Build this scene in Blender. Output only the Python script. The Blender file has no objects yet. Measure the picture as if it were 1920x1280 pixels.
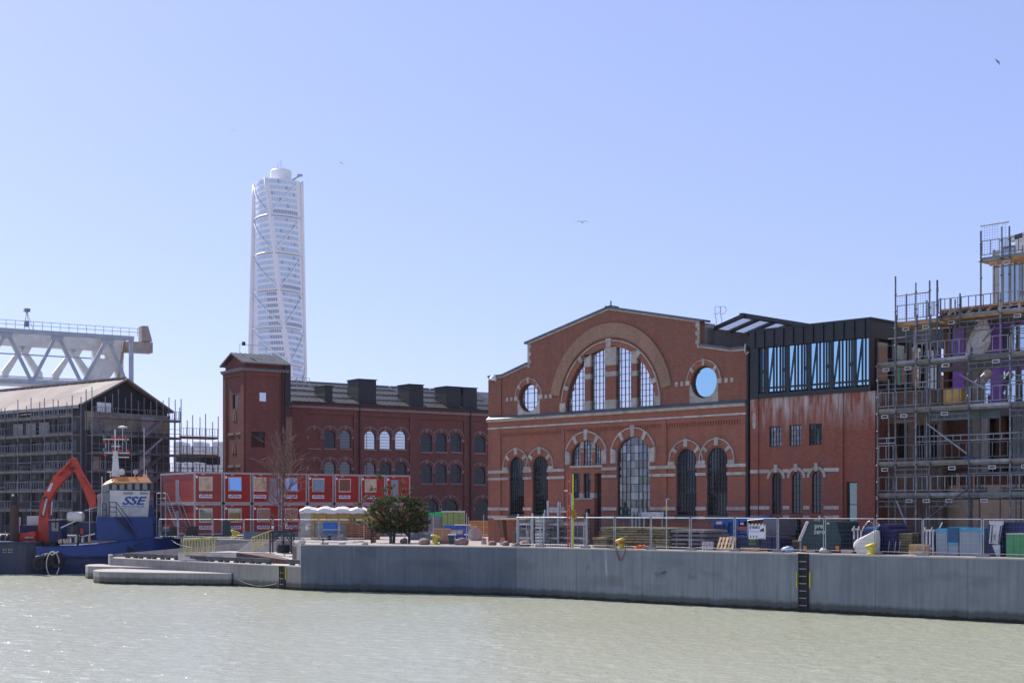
import bpy, bmesh, math, random
import numpy as np
from mathutils import Vector, Matrix, geometry
R = math.radians
random.seed(11)
sc = bpy.context.scene
COL = sc.collection

# ---------------------------------------------------------------- camera, sky, sun, exposure
FPX, HY, CAMZ, QZ = 2667.0, 957.0, 5.8, 3.35        # focal length in photo pixels, horizon row, eye height, quay level
cd = bpy.data.cameras.new('camera'); cam = bpy.data.objects.new('camera', cd); COL.objects.link(cam)
cam.location = (0, 0, CAMZ); cam.rotation_euler = (R(90), 0, 0)
cd.sensor_width = 36; cd.lens = FPX / 1920 * 36; cd.shift_y = (HY - 640) / 1920
cd.clip_start = 0.5; cd.clip_end = 20000
sc.camera = cam
SUN_AZ, SUN_EL = -41, 42          # degrees from +Y (clockwise positive), elevation
w = bpy.data.worlds.new('World'); sc.world = w; w.use_nodes = True
nt = w.node_tree; bg = nt.nodes['Background']
sky = nt.nodes.new('ShaderNodeTexSky'); sky.sky_type = 'NISHITA'; sky.sun_disc = False
sky.sun_elevation = R(SUN_EL); sky.sun_rotation = R(SUN_AZ % 360)
sky.air_density = 0.8; sky.dust_density = 0.7; sky.ozone_density = 4; sky.altitude = 0
tint = nt.nodes.new('ShaderNodeMix'); tint.data_type = 'RGBA'; tint.blend_type = 'MULTIPLY'
tint.inputs['Factor'].default_value = 1.0; tint.inputs[7].default_value = (.53, .485, .74, 1)
nt.links.new(sky.outputs[0], tint.inputs[6]); veil = nt.nodes.new('ShaderNodeMix'); veil.data_type = 'RGBA'; veil.blend_type = 'ADD'; veil.clamp_result = False
veil.inputs['Factor'].default_value = 1.0; veil.inputs[7].default_value = (1.50, 1.80, 2.2, 1)      # thin even veil of spring haze over the whole sky
nt.links.new(tint.outputs[2], veil.inputs[6]); nt.links.new(veil.outputs[2], bg.inputs[0])
bg.inputs[1].default_value = 0.12
sd = bpy.data.lights.new('sun', 'SUN'); sd.energy = 4.6; sd.angle = R(0.5); sd.color = (1, 0.93, 0.85)
sun = bpy.data.objects.new('sun', sd); COL.objects.link(sun)
sv = Vector((math.sin(R(SUN_AZ)) * math.cos(R(SUN_EL)), math.cos(R(SUN_AZ)) * math.cos(R(SUN_EL)), math.sin(R(SUN_EL))))
sun.rotation_euler = (-sv).to_track_quat('-Z', 'Y').to_euler(); sun.location = sv * 300
sc.view_settings.view_transform = 'Standard'; sc.view_settings.look = 'None'
sc.view_settings.exposure = 0.45; sc.view_settings.gamma = 1.0
sc.cycles.max_bounces = 6; sc.cycles.diffuse_bounces = 3; sc.cycles.glossy_bounces = 3; sc.cycles.transmission_bounces = 4
sc.cycles.transparent_max_bounces = 12; sc.cycles.caustics_reflective = False; sc.cycles.caustics_refractive = False

# ---------------------------------------------------------------- materials
MATS = {}
def _new(name):
    m = bpy.data.materials.new(name); m.use_nodes = True
    nt = m.node_tree; return m, nt, nt.nodes['Principled BSDF'], nt.links.new
def N(nt, t, **kw):
    n = nt.nodes.new(t)
    for k, v in kw.items(): setattr(n, k, v)
    return n
def mixc(nt, fac, a, b, mode='MIX'):
    n = N(nt, 'ShaderNodeMix', data_type='RGBA', blend_type=mode)
    for s, v in ((0, fac), (6, a), (7, b)):
        if isinstance(v, (int, float)): n.inputs[s].default_value = v
        elif isinstance(v, tuple): n.inputs[s].default_value = (*v, 1) if len(v) == 3 else v
        else: nt.links.new(v, n.inputs[s])
    return n.outputs[2]
def noise(nt, vec, scale, detail=4, rough=.6):
    n = N(nt, 'ShaderNodeTexNoise'); n.inputs['Scale'].default_value = scale
    n.inputs['Detail'].default_value = detail; n.inputs['Roughness'].default_value = rough
    nt.links.new(vec, n.inputs['Vector']); return n.outputs['Fac']
def ramp(nt, fac, lo, hi, a=0.0, b=1.0):
    n = N(nt, 'ShaderNodeMapRange'); n.inputs[1].default_value = lo; n.inputs[2].default_value = hi
    n.inputs[3].default_value = a; n.inputs[4].default_value = b
    nt.links.new(fac, n.inputs[0]); return n.outputs[0]
def coords(nt, world=False, stretch=(1, 1, 1)):
    if world: v = N(nt, 'ShaderNodeNewGeometry').outputs['Position']
    else: v = N(nt, 'ShaderNodeTexCoord').outputs['Object']
    mp = N(nt, 'ShaderNodeMapping'); mp.inputs['Scale'].default_value = stretch
    nt.links.new(v, mp.inputs[0]); return mp.outputs[0]
def mat(name, col, rough=.6, metal=0.0, var=.25, scale=1.5, bump=0.0, dirt=None, world=True, stretch=(1, 1, 1), spec=.5, alpha=1.0, rnd=0.0):
    """plain surface colour with soft uneven wear"""
    if name in MATS: return MATS[name]
    m, nt, p, L = _new(name)
    v = coords(nt, world, stretch); f = noise(nt, v, scale)
    dk = tuple(c * (1 - var) for c in col); lt = tuple(min(1, c * (1 + var)) for c in col)
    c = mixc(nt, ramp(nt, f, .3, .7), dk, lt)
    if dirt:
        f2 = noise(nt, v, scale * .45, 6, .7)
        c = mixc(nt, ramp(nt, f2, .52, .68), c, dirt)
    if rnd:
        oi = N(nt, 'ShaderNodeObjectInfo'); hs = N(nt, 'ShaderNodeHueSaturation')
        L(ramp(nt, oi.outputs['Random'], 0, 1, 1 - rnd, 1 + rnd), hs.inputs['Value']); L(c, hs.inputs['Color']); c = hs.outputs[0]
    L(c, p.inputs['Base Color'])
    p.inputs['Roughness'].default_value = rough; p.inputs['Metallic'].default_value = metal
    p.inputs['Specular IOR Level'].default_value = spec
    if alpha < 1: p.inputs['Alpha'].default_value = alpha
    if bump:
        b = N(nt, 'ShaderNodeBump'); b.inputs['Strength'].default_value = bump; b.inputs['Distance'].default_value = .03
        L(noise(nt, v, scale * 6), b.inputs['Height']); L(b.outputs[0], p.inputs['Normal'])
    MATS[name] = m; return m
def brick(name, c1, c2, mortar, patch=(.12, .1, .09), bw=.26, bh=.085, patchamt=.45, white=None, ang=-45.6):
    if name in MATS: return MATS[name]
    m, nt, p, L = _new(name)
    def coords(nt, w_, stretch=(1, 1, 1)):      # world position turned so that x runs along the facade
        m1 = N(nt, 'ShaderNodeMapping'); m1.inputs['Rotation'].default_value = (0, 0, R(-ang)); L(N(nt, 'ShaderNodeNewGeometry').outputs['Position'], m1.inputs[0])
        m2 = N(nt, 'ShaderNodeMapping'); m2.inputs['Scale'].default_value = stretch; L(m1.outputs[0], m2.inputs[0]); return m2.outputs[0]
    v = coords(nt, False); s = N(nt, 'ShaderNodeSeparateXYZ'); L(v, s.inputs[0])
    a = N(nt, 'ShaderNodeMath', operation='ADD'); L(s.outputs[0], a.inputs[0]); L(s.outputs[1], a.inputs[1])
    cb = N(nt, 'ShaderNodeCombineXYZ'); L(a.outputs[0], cb.inputs[0]); L(s.outputs[2], cb.inputs[1])
    b = N(nt, 'ShaderNodeTexBrick'); L(cb.outputs[0], b.inputs['Vector'])
    b.inputs['Scale'].default_value = 1; b.inputs['Brick Width'].default_value = bw; b.inputs['Row Height'].default_value = bh
    b.inputs['Mortar Size'].default_value = .009; b.inputs['Color1'].default_value = (*c1, 1); b.inputs['Color2'].default_value = (*c2, 1)
    b.inputs['Mortar'].default_value = (*mortar, 1); b.inputs['Bias'].default_value = -.1
    c = mixc(nt, ramp(nt, noise(nt, v, .55, 6, .7), .42, .72, 0, patchamt), b.outputs['Color'], patch)
    sv_ = coords(nt, False, (3.5, 3.5, .25))
    c = mixc(nt, ramp(nt, noise(nt, sv_, .6, 5), .5, .75, 0, .35), c, tuple(x * .55 for x in c1))
    c = mixc(nt, ramp(nt, noise(nt, v, 9, 3), .35, .7, 0, .35), c, c2)
    c = mixc(nt, ramp(nt, noise(nt, v, 1.7, 6, .75), .56, .74, 0, .30), c, (.30, .22, .19))
    c = mixc(nt, ramp(nt, noise(nt, v, 3.1, 5, .8), .58, .78, 0, .45), c, (.07, .045, .04))
    if white:   # salts running down from the coping
        z0, z1 = white[0] + QZ, white[1] + QZ
        f = N(nt, 'ShaderNodeMath', operation='MULTIPLY'); L(ramp(nt, s.outputs[2], z0, z1), f.inputs[0])
        L(ramp(nt, noise(nt, coords(nt, False, (3, 3, .4)), 1.1, 6), .42, .7, 0, 1), f.inputs[1])
        c = mixc(nt, f.outputs[0], c, (.5, .45, .45))
    L(c, p.inputs['Base Color']); p.inputs['Roughness'].default_value = .85; p.inputs['Specular IOR Level'].default_value = .25
    bu = N(nt, 'ShaderNodeBump'); bu.inputs['Strength'].default_value = .5; bu.inputs['Distance'].default_value = .01
    L(b.outputs['Fac'], bu.inputs['Height']); bu.invert = True; L(bu.outputs[0], p.inputs['Normal'])
    MATS[name] = m; return m
def glass(name, tint=(.03, .035, .04), refl=.5, rcol=(.85, .93, 1), rough=.03, wob=.0, rnd=None):
    """coated window glass: dark body under a mirror-like coat"""
    if name in MATS: return MATS[name]
    m, nt, p, L = _new(name)
    p.inputs['Base Color'].default_value = (*tint, 1); p.inputs['Roughness'].default_value = rough
    if refl < .3: p.inputs['Specular IOR Level'].default_value = .2
    g = N(nt, 'ShaderNodeBsdfGlossy'); g.inputs['Color'].default_value = (*rcol, 1); g.inputs['Roughness'].default_value = rough
    mx = N(nt, 'ShaderNodeMixShader'); mx.inputs[0].default_value = refl
    if rnd:
        pw = N(nt, 'ShaderNodeMath', operation='POWER'); L(N(nt, 'ShaderNodeObjectInfo').outputs['Random'], pw.inputs[0]); pw.inputs[1].default_value = 2.2; L(ramp(nt, pw.outputs[0], 0, 1, rnd[0], rnd[1]), mx.inputs[0])
    L(p.outputs[0], mx.inputs[1]); L(g.outputs[0], mx.inputs[2])
    if wob:
        b = N(nt, 'ShaderNodeBump'); b.inputs['Strength'].default_value = wob; b.inputs['Distance'].default_value = .05
        L(noise(nt, coords(nt, True), 1.3, 2), b.inputs['Height']); L(b.outputs[0], g.inputs['Normal'])
    L(mx.outputs[0], nt.nodes['Material Output'].inputs[0])
    MATS[name] = m; return m

# ---------------------------------------------------------------- mesh building
class MB:
    def __init__(s): s.v = []; s.f = []
    def box(s, x0, x1, y0, y1, z0, z1, M=None):
        b = len(s.v); P = [(x, y, z) for z in (z0, z1) for y in (y0, y1) for x in (x0, x1)]
        if M: P = [tuple(M @ Vector(p)) for p in P]
        s.v += P; s.f += [tuple(b + i for i in q) for q in ((0, 2, 3, 1), (4, 5, 7, 6), (0, 1, 5, 4), (2, 6, 7, 3), (0, 4, 6, 2), (1, 3, 7, 5))]; return s
    def bar(s, p, q, w, h=None, up=(0, 0, 1)):
        p = Vector(p); q = Vector(q); d = q - p; L = d.length
        if L < 1e-6: return s
        d.normalize(); u = Vector(up)
        if abs(d.dot(u)) > .98: u = Vector((0, 1, 0))
        x = d.cross(u).normalized(); z = x.cross(d); h = h or w
        M = Matrix((x, d, z)).transposed().to_4x4(); M.translation = p
        return s.box(-w / 2, w / 2, 0, L, -h / 2, h / 2, M)
    def tube(s, pts, r, n=6, caps=True):
        pts = [Vector(p) for p in pts]; rs = r if isinstance(r, (list, tuple)) else [r] * len(pts); b = len(s.v)
        t0 = (pts[1] - pts[0]).normalized(); u = Vector((0, 0, 1)) if abs(t0.z) < .9 else Vector((1, 0, 0))
        x = t0.cross(u).normalized()
        for i, p in enumerate(pts):
            t = (pts[min(i + 1, len(pts) - 1)] - pts[max(i - 1, 0)]).normalized()
            x = (x - t * x.dot(t)).normalized(); y = t.cross(x)
            for k in range(n):
                a = 2 * math.pi * k / n; s.v.append(tuple(p + (x * math.cos(a) + y * math.sin(a)) * rs[i]))
        for i in range(len(pts) - 1):
            for k in range(n):
                a = b + i * n + k; c = b + i * n + (k + 1) % n; s.f.append((a, c, c + n, a + n))
        if caps: s.f.append(tuple(b + k for k in range(n))[::-1]); s.f.append(tuple(b + (len(pts) - 1) * n + k for k in range(n)))
        return s
    def prism(s, poly, y0, y1, holes=(), M=None):
        """polygon(s) given in x,z, extruded from y0 to y1"""
        loops = [poly] + list(holes); b = len(s.v); flat = [p for l in loops for p in l]; n = len(flat)
        if len(loops) == 1 and len(poly) <= 4: tri = [tuple(range(n))]
        else: tri = geometry.tessellate_polygon([[Vector((p[0], p[1], 0)) for p in l] for l in loops])
        P = [(p[0], y0, p[1]) for p in flat] + [(p[0], y1, p[1]) for p in flat]
        if M: P = [tuple(M @ Vector(p)) for p in P]
        s.v += P
        for t in tri:
            s.f.append(tuple(b + i for i in t)); s.f.append(tuple(b + n + i for i in t[::-1]))
        k = 0
        for l in loops:
            for i in range(len(l)):
                a = b + k + i; c = b + k + (i + 1) % len(l); s.f.append((a, c, c + n, a + n))
            k += len(l)
        return s
    def lathe(s, prof, n=16, M=None):
        b = len(s.v); P = []
        for r, z in prof:
            for k in range(n): a = 2 * math.pi * k / n; P.append((r * math.cos(a), r * math.sin(a), z))
        if M: P = [tuple(M @ Vector(p)) for p in P]
        s.v += P
        for i in range(len(prof) - 1):
            for k in range(n): a = b + i * n + k; c = b + i * n + (k + 1) % n; s.f.append((a, c, c + n, a + n))
        s.f.append(tuple(b + k for k in range(n))[::-1]); s.f.append(tuple(b + (len(prof) - 1) * n + k for k in range(n)))
        return s
    def loft(s, secs, close=True):
        """list of equal-length closed sections -> skin"""
        b = len(s.v); n = len(secs[0])
        for q in secs: s.v += [tuple(p) for p in q]
        for i in range(len(secs) - 1):
            for k in range(n): a = b + i * n + k; c = b + i * n + (k + 1) % n; s.f.append((a, c, c + n, a + n))
        if close: s.f.append(tuple(b + k for k in range(n))[::-1]); s.f.append(tuple(b + (len(secs) - 1) * n + k for k in range(n)))
        return s
    def quad(s, *p): b = len(s.v); s.v += [tuple(q) for q in p]; s.f.append(tuple(range(b, b + len(p)))); return s
    def mesh(s, name, m, smooth=False, fix=True):
        me = bpy.data.meshes.new(name); me.from_pydata(s.v, [], s.f)
        if fix:
            bm = bmesh.new(); bm.from_mesh(me); bmesh.ops.recalc_face_normals(bm, faces=bm.faces); bm.to_mesh(me); bm.free()
        if m: me.materials.append(m)
        if smooth: me.polygons.foreach_set('use_smooth', [True] * len(me.polygons))
        me.update(); return me
def clean(n): return n
def link(name, data, parent=None, label=None, kind=None, mx=None):
    o = bpy.data.objects.new(name, data); COL.objects.link(o)
    if parent: o.parent = parent
    if label: o['label'] = label
    if kind: o['kind'] = kind
    if mx is not None: o.matrix_local = mx
    return o
def part(name, mb, m, parent, label=None, kind=None, smooth=False, mx=None, fix=True):
    return link(name, mb.mesh(name, m, smooth, fix), parent, label, kind, mx)
def thing(name, label, cat, loc=(0, 0, 0), rz=0.0, group=None):
    o = bpy.data.objects.new(name, None); COL.objects.link(o); o.location = loc; o.rotation_euler = (0, 0, rz)
    o.empty_display_size = .3
    o['label'] = label; o['category'] = cat
    if group: o['group'] = group
    return o
def solo(name, mb, m, label, cat, loc=(0, 0, 0), rz=0.0, group=None, smooth=False):
    o = link(name, mb.mesh(name, m, smooth)); o.location = loc; o.rotation_euler = (0, 0, rz); o['label'] = label; o['category'] = cat
    if group: o['group'] = group
    return o
def struct(name, mb, m, parent=None, fix=True):
    o = link(name, mb.mesh(name, m, False, fix), parent); 
    if not parent: o['kind'] = 'structure'
    return o
_U = {}
def unit(kind, m):
    k = (kind, m.name)
    if k not in _U:
        b = MB()
        if kind == 'box': b.box(-.5, .5, -.5, .5, -.5, .5)
        else: b.lathe([(.5, -.5), (.5, .5)], 7)
        _U[k] = b.mesh(kind, m, kind == 'rod')
        if kind == 'rod': _U[k].polygons.foreach_set('use_smooth', [len(p.vertices) == 4 for p in _U[k].polygons])
    return _U[k]
def _ori(p, q, w, h, up=(0, 0, 1)):
    p = Vector(p); q = Vector(q); d = q - p; L = max(d.length, 1e-4); d = d / L; u = Vector(up)
    if abs(d.dot(u)) > .98: u = Vector((0, 1, 0))
    x = d.cross(u).normalized(); y = d.cross(x)
    M = Matrix((x * w, y * h, d * L)).transposed().to_4x4(); M.translation = (p + q) / 2; return M
def rod(name, p, q, r, m, parent, **k): return link(name, unit('rod', m), parent, mx=_ori(p, q, 2 * r, 2 * r), **k)
def beam(name, p, q, w, h, m, parent, up=(0, 0, 1), **k): return link(name, unit('box', m), parent, mx=_ori(p, q, w, h, up), **k)
def boxp(name, x0, x1, y0, y1, z0, z1, m, parent, **k):
    M = Matrix.Diagonal((x1 - x0, y1 - y0, z1 - z0, 1)); M.translation = ((x0 + x1) / 2, (y0 + y1) / 2, (z0 + z1) / 2)
    return link(name, unit('box', m), parent, mx=M, **k)
def text(name, s, size, m, parent, mx, shear=0.0, bold=0.0, align='CENTER', depth=.004, sx=1.0):
    c = bpy.data.curves.new(name, 'FONT'); c.body = s; c.size = size; c.shear = shear; c.offset = bold
    c.align_x = align; c.align_y = 'CENTER'; c.extrude = depth; c.resolution_u = 3; c.space_line = .85
    t = bpy.data.objects.new(name, c); COL.objects.link(t)
    dg = bpy.context.evaluated_depsgraph_get(); me = bpy.data.meshes.new_from_object(t.evaluated_get(dg))
    bpy.data.objects.remove(t); bpy.data.curves.remove(c); me.name = name; me.materials.clear(); me.materials.append(m)
    return link(name, me, parent, mx=mx @ Matrix.Diagonal((sx, 1, 1, 1)))
def facing(x, y, z, rz=0.0):      # text plane standing upright, reading towards -y, turned rz
    return Matrix.Translation((x, y, z)) @ Matrix.Rotation(rz, 4, 'Z') @ Matrix.Rotation(R(90), 4, 'X')
def copy_tree(o, **kw):
    c = o.copy(); COL.objects.link(c)
    for ch in list(o.children):
        d = ch.copy(); COL.objects.link(d); d.parent = c
        for g in list(ch.children):
            e = g.copy(); COL.objects.link(e); e.parent = d
    for k, v in kw.items(): c[k] = v
    return c

# ---------------------------------------------------------------- places
def wp(px, py, Y): return Vector(((px - 960) / FPX * Y, Y, CAMZ + (HY - py) / FPX * Y))
def gp(px, py, z=QZ):            # point on level ground seen at that spot of the photograph
    Y = FPX * (CAMZ - z) / (py - HY); return Vector(((px - 960) / FPX * Y, Y, z))
class Frame:
    """upright plane through two ground points; local x along it, y behind it, z up from quay level"""
    def __init__(s, A, B, z=QZ):
        s.o = Vector((A[0], A[1], z)); d = Vector((B[0] - A[0], B[1] - A[1], 0)); s.len = d.length
        s.ang = math.atan2(d.y, d.x); s.e = d.normalized(); s.n = Vector((-s.e.y, s.e.x, 0))
    def at(s, px, py=HY, d=0.0):
        a = (px - 960) / FPX; o = s.o + s.n * d      # solve (o + e t).x = a (o + e t).y
        t = (a * o.y - o.x) / (s.e.x - a * s.e.y); Y = o.y + s.e.y * t
        return t, CAMZ + (HY - py) / FPX * Y - s.o.z
    def x(s, px, d=0.0): return s.at(px, HY, d)[0]
    def z(s, px, py, d=0.0): return s.at(px, py, d)[1]
    def w(s, x, y, z=0.0): return s.o + s.e * x + s.n * y + Vector((0, 0, z))
    def thing(s, name, label, cat, x=0, y=0, z=0, group=None): return thing(name, label, cat, s.w(x, y, z), s.ang, group)
def arch(cx, hw, z0, zs, rise, n=14):
    P = [(cx - hw, z0), (cx + hw, z0)]
    for i in range(n + 1): a = math.pi * i / n; P.append((cx + hw * math.cos(a), zs + rise * math.sin(a)))
    return P
def ell(cx, cz, rx, rz, n=28, a0=0, a1=360):
    k = n if a1 - a0 == 360 else n + 1
    return [(cx + rx * math.cos(R(a0 + (a1 - a0) * i / n)), cz + rz * math.sin(R(a0 + (a1 - a0) * i / n))) for i in range(k)]
def ring(cx, cz, r0, r1, a0, a1, n=24, q0=None, q1=None):
    """annulus piece; q are vertical radii when flattened"""
    q0 = q0 or r0; q1 = q1 or r1
    return ell(cx, cz, 1, 1, n, a0, a1) and ([(cx + r1 * math.cos(R(a0 + (a1 - a0) * i / n)), cz + q1 * math.sin(R(a0 + (a1 - a0) * i / n))) for i in range(n + 1)]
        + [(cx + r0 * math.cos(R(a1 - (a1 - a0) * i / n)), cz + q0 * math.sin(R(a1 - (a1 - a0) * i / n))) for i in range(n + 1)])
def clip_poly(poly, axis, val, keep):
    out = []
    for i in range(len(poly)):
        a, b = poly[i], poly[(i + 1) % len(poly)]; ia = (a[axis] - val) * keep >= 0; ib = (b[axis] - val) * keep >= 0
        if ia: out.append(a)
        if ia != ib:
            t = (val - a[axis]) / (b[axis] - a[axis]); p = [0, 0]; p[axis] = val; p[1 - axis] = a[1 - axis] + t * (b[1 - axis] - a[1 - axis]); out.append(tuple(p))
    return out
def cell(poly, x0, x1, z0, z1):
    for ax, v, k in ((0, x0, 1), (0, x1, -1), (1, z0, 1), (1, z1, -1)):
        poly = clip_poly(poly, ax, v, k)
        if len(poly) < 3: return []
    return poly
def span(poly, axis, val):
    r = []
    for i in range(len(poly)):
        a, b = poly[i], poly[(i + 1) % len(poly)]
        if (a[axis] - val) * (b[axis] - val) < 0:
            t = (val - a[axis]) / (b[axis] - a[axis]); r.append(a[1 - axis] + t * (b[1 - axis] - a[1 - axis]))
    return (min(r), max(r)) if len(r) > 1 else None
def area(p): return abs(sum(p[i][0] * p[(i + 1) % len(p)][1] - p[(i + 1) % len(p)][0] * p[i][1] for i in range(len(p)))) / 2
def inset(poly, k):
    cx = sum(p[0] for p in poly) / len(poly); cz = sum(p[1] for p in poly) / len(poly)
    rx = max(abs(p[0] - cx) for p in poly); rz = max(abs(p[1] - cz) for p in poly)
    return [(cx + (p[0] - cx) * (1 - k / rx), cz + (p[1] - cz) * (1 - k / rz)) for p in poly]
def window(parent, poly, y, cols, rows, gm, fm, bw=.035, fw=.06, tilt=.35, panes=True, bars=True):
    """convex opening: frame (part) > panes and glazing bars (sub-parts)"""
    xs = [p[0] for p in poly]; zs = [p[1] for p in poly]; x0, x1, z0, z1 = min(xs), max(xs), min(zs), max(zs)
    inn = inset(poly, fw)
    f = part('window', MB().prism(poly, y - .05, y + .05, [inn]), fm, parent)
    gx = [x0 + (x1 - x0) * i / cols for i in range(cols + 1)]; gz = [z0 + (z1 - z0) * i / rows for i in range(rows + 1)]
    if panes:
        for i in range(cols):
            for j in range(rows):
                c = cell(poly, gx[i], gx[i + 1], gz[j], gz[j + 1])
                if len(c) < 3 or area(c) < .01: continue
                c = [p for k, p in enumerate(c) if k == 0 or (abs(p[0] - c[k - 1][0]) + abs(p[1] - c[k - 1][1])) > 1e-4]
                cx = sum(p[0] for p in c) / len(c); cz = sum(p[1] for p in c) / len(c)
                o = part('pane', MB().prism([(p[0] - cx, p[1] - cz) for p in c], -.004, .004), gm, f)
                o.location = (cx, y, cz); o.rotation_euler = (R(random.gauss(0, tilt)), 0, R(random.gauss(0, tilt)))
    else:
        part('glass', MB().prism(inn, y - .004, y + .004), gm, f)
    if bars:
        if panes:
            for g in gx[1:-1]:
                s_ = span(poly, 0, g)
                if s_: boxp('glazing_bar', g - bw / 2, g + bw / 2, y - .04, y + .03, s_[0], s_[1], fm, f)
            for g in gz[1:-1]:
                s_ = span(poly, 1, g)
                if s_: boxp('glazing_bar', s_[0], s_[1], y - .03, y + .02, g - bw / 2, g + bw / 2, fm, f)
        else:
            b = MB()
            for g in gx[1:-1]:
                s_ = span(poly, 0, g)
                if s_: b.box(g - bw / 2, g + bw / 2, y - .04, y + .03, s_[0], s_[1])
            for g in gz[1:-1]:
                s_ = span(poly, 1, g)
                if s_: b.box(s_[0], s_[1], y - .03, y + .02, g - bw / 2, g + bw / 2)
            if b.v: part('glazing_bars', b, fm, f)
    return f
# ---------------------------------------------------------------- shared surfaces
def concrete(name, base, wet=True):
    m, nt, p, L = _new(name); v = coords(nt, True); g = N(nt, 'ShaderNodeNewGeometry'); s = N(nt, 'ShaderNodeSeparateXYZ'); L(g.outputs['Position'], s.inputs[0])
    c = mixc(nt, ramp(nt, noise(nt, v, .35, 6, .65), .3, .7), tuple(x * .8 for x in base), tuple(x * 1.15 for x in base))
    st = coords(nt, True, (5, 5, .22)); c = mixc(nt, ramp(nt, noise(nt, st, .8, 6, .7), .42, .75, 0, .7), c, tuple(x * .58 for x in base))
    st2 = coords(nt, True, (9, 9, .3)); c = mixc(nt, ramp(nt, noise(nt, st2, .5, 3, .5), .70, .78, 0, .5), c, (.6, .6, .6))
    c = mixc(nt, ramp(nt, noise(nt, coords(nt, True, (.6, .6, 1.6)), .45, 3, .5), .6, .72, 0, .5), c, tuple(x * .55 for x in base))
    if wet:
        nz = N(nt, 'ShaderNodeMath', operation='MULTIPLY_ADD'); L(noise(nt, coords(nt, True, (1, 1, .2)), 1.5, 3), nz.inputs[0]); nz.inputs[1].default_value = .35; L(s.outputs[2], nz.inputs[2])
        c = mixc(nt, ramp(nt, nz.outputs[0], .6, .8, .7, 0), c, (.045, .05, .04))
        c = mixc(nt, ramp(nt, nz.outputs[0], .3, .42, .9, 0), c, (.02, .025, .015))
    L(c, p.inputs['Base Color']); p.inputs['Roughness'].default_value = .85; p.inputs['Specular IOR Level'].default_value = .3
    b = N(nt, 'ShaderNodeBump'); b.inputs['Strength'].default_value = .3; b.inputs['Distance'].default_value = .02
    L(noise(nt, v, 4, 6), b.inputs['Height']); L(b.outputs[0], p.inputs['Normal']); MATS[name] = m; return m
M_CONC = concrete('quay_concrete', (.205, .228, .255)); M_CONC_SHADE = concrete('shade_toned_quay_concrete', (.125, .148, .185))  # second mix is darker: shade of the left wall put into its colour
M_CONC2 = concrete('terrace_concrete', (.31, .29, .275))
M_DECK = mat('quay_paving', (.36, .315, .29), .9, var=.22, scale=.8, dirt=(.3, .26, .23))
M_STEP = mat('step_concrete', (.50, .46, .43), .9, var=.15, scale=2)
M_COPE = mat('coping', (.40, .37, .345), .85, var=.15, scale=2)
M_STEEL = mat('galvanised', (.42, .44, .46), .42, .75, .2, 3)
M_STEELD = mat('dull_steel', (.26, .28, .30), .5, .7, .3, 3)
M_BLACK = mat('black_paint', (.012, .013, .016), .45, 0, .3, 2)
M_DARK = mat('dark_void', (.02, .02, .022), .8, 0, .3, 1)
M_YEL = mat('yellow_paint', (.54, .47, .05), .5, 0, .15, 4)
M_WOOD = mat('fresh_timber', (.55, .38, .22), .8, 0, .25, 3, rnd=.25)
M_WOODG = mat('weathered_timber', (.25, .215, .12), .85, 0, .35, 3, rnd=.3)
M_RUBB = mat('rubber', (.02, .02, .02), .7, 0, .3, 3)
M_STONE = mat('sandstone', (.41, .365, .34), .9, 0, .22, 3, world=True, dirt=(.27, .24, .22), rnd=.14)
M_LEAD = mat('lead_flashing', (.10, .115, .135), .5, .3, .25, 2)
M_WHITE = mat('white_paint', (.74, .75, .78), .4, 0, .08, 1.5, dirt=(.55, .5, .45))
M_CORTEN = mat('brown_steel', (.10, .06, .05), .8, 0, .3, 2)

# ---------------------------------------------------------------- water: a real rippled sheet near the quay, flat beyond
WD, WR = .115, .22
def water_mat():
    m, nt, p, L = _new('harbour_water'); v = coords(nt, True)
    c = mixc(nt, ramp(nt, noise(nt, v, .03, 3), .3, .7), (.36, .375, .275), (.42, .43, .325)); L(c, p.inputs['Base Color'])
    p.inputs['Roughness'].default_value = WR; p.inputs['IOR'].default_value = 1.5
    b = N(nt, 'ShaderNodeBump'); b.inputs['Strength'].default_value = 1.0; b.inputs['Distance'].default_value = WD
    L(noise(nt, coords(nt, True, (1, 1.25, 1)), 1.9, 4, .6), b.inputs['Height']); L(b.outputs[0], p.inputs['Normal']); return m
M_WATER = water_mat()
def ripples(X, Y):
    rs = np.random.RandomState(4); Z = np.zeros_like(X)
    for k in range(70):
        lam = .45 * (3.4 ** rs.rand()); a = R(60) + rs.normal(0, .75); ph = rs.rand() * 6.28; kk = 2 * np.pi / lam
        mod = 1 + .5 * np.sin(X * .05 * rs.rand() + Y * .07 * rs.rand() + ph)
        Z += .0021 * lam ** .8 * mod * np.sin(kk * (X * np.cos(a) + Y * np.sin(a)) + ph + .5 * np.sin(X * .3 + ph) + .5 * np.sin(Y * .23 + ph))
    return Z
def grid_sheet(name, x0, x1, y0, y1, st, m):
    xs = np.arange(x0, x1 + 1e-6, st); ys = np.arange(y0, y1 + 1e-6, st); X, Y = np.meshgrid(xs, ys); Z = ripples(X, Y)
    e = np.minimum(np.minimum(X - x0, x1 - X), np.minimum(Y - y0, y1 - Y)); Z *= np.clip(e / 2, 0, 1)
    V = np.stack([X, Y, Z], -1).reshape(-1, 3); n = len(xs); k = len(ys); i = (np.arange(k - 1)[:, None] * n + np.arange(n - 1)[None]).ravel()
    F = np.stack([i, i + 1, i + n + 1, i + n], 1); me = bpy.data.meshes.new(name)
    me.vertices.add(len(V)); me.vertices.foreach_set('co', V.ravel()); me.loops.add(F.size); me.loops.foreach_set('vertex_index', F.ravel().astype(np.int32))
    me.polygons.add(len(F)); me.polygons.foreach_set('loop_start', np.arange(0, F.size, 4, dtype=np.int32)); me.polygons.foreach_set('use_smooth', [True] * len(F))
    me.update(); me.materials.append(m); return me
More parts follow.
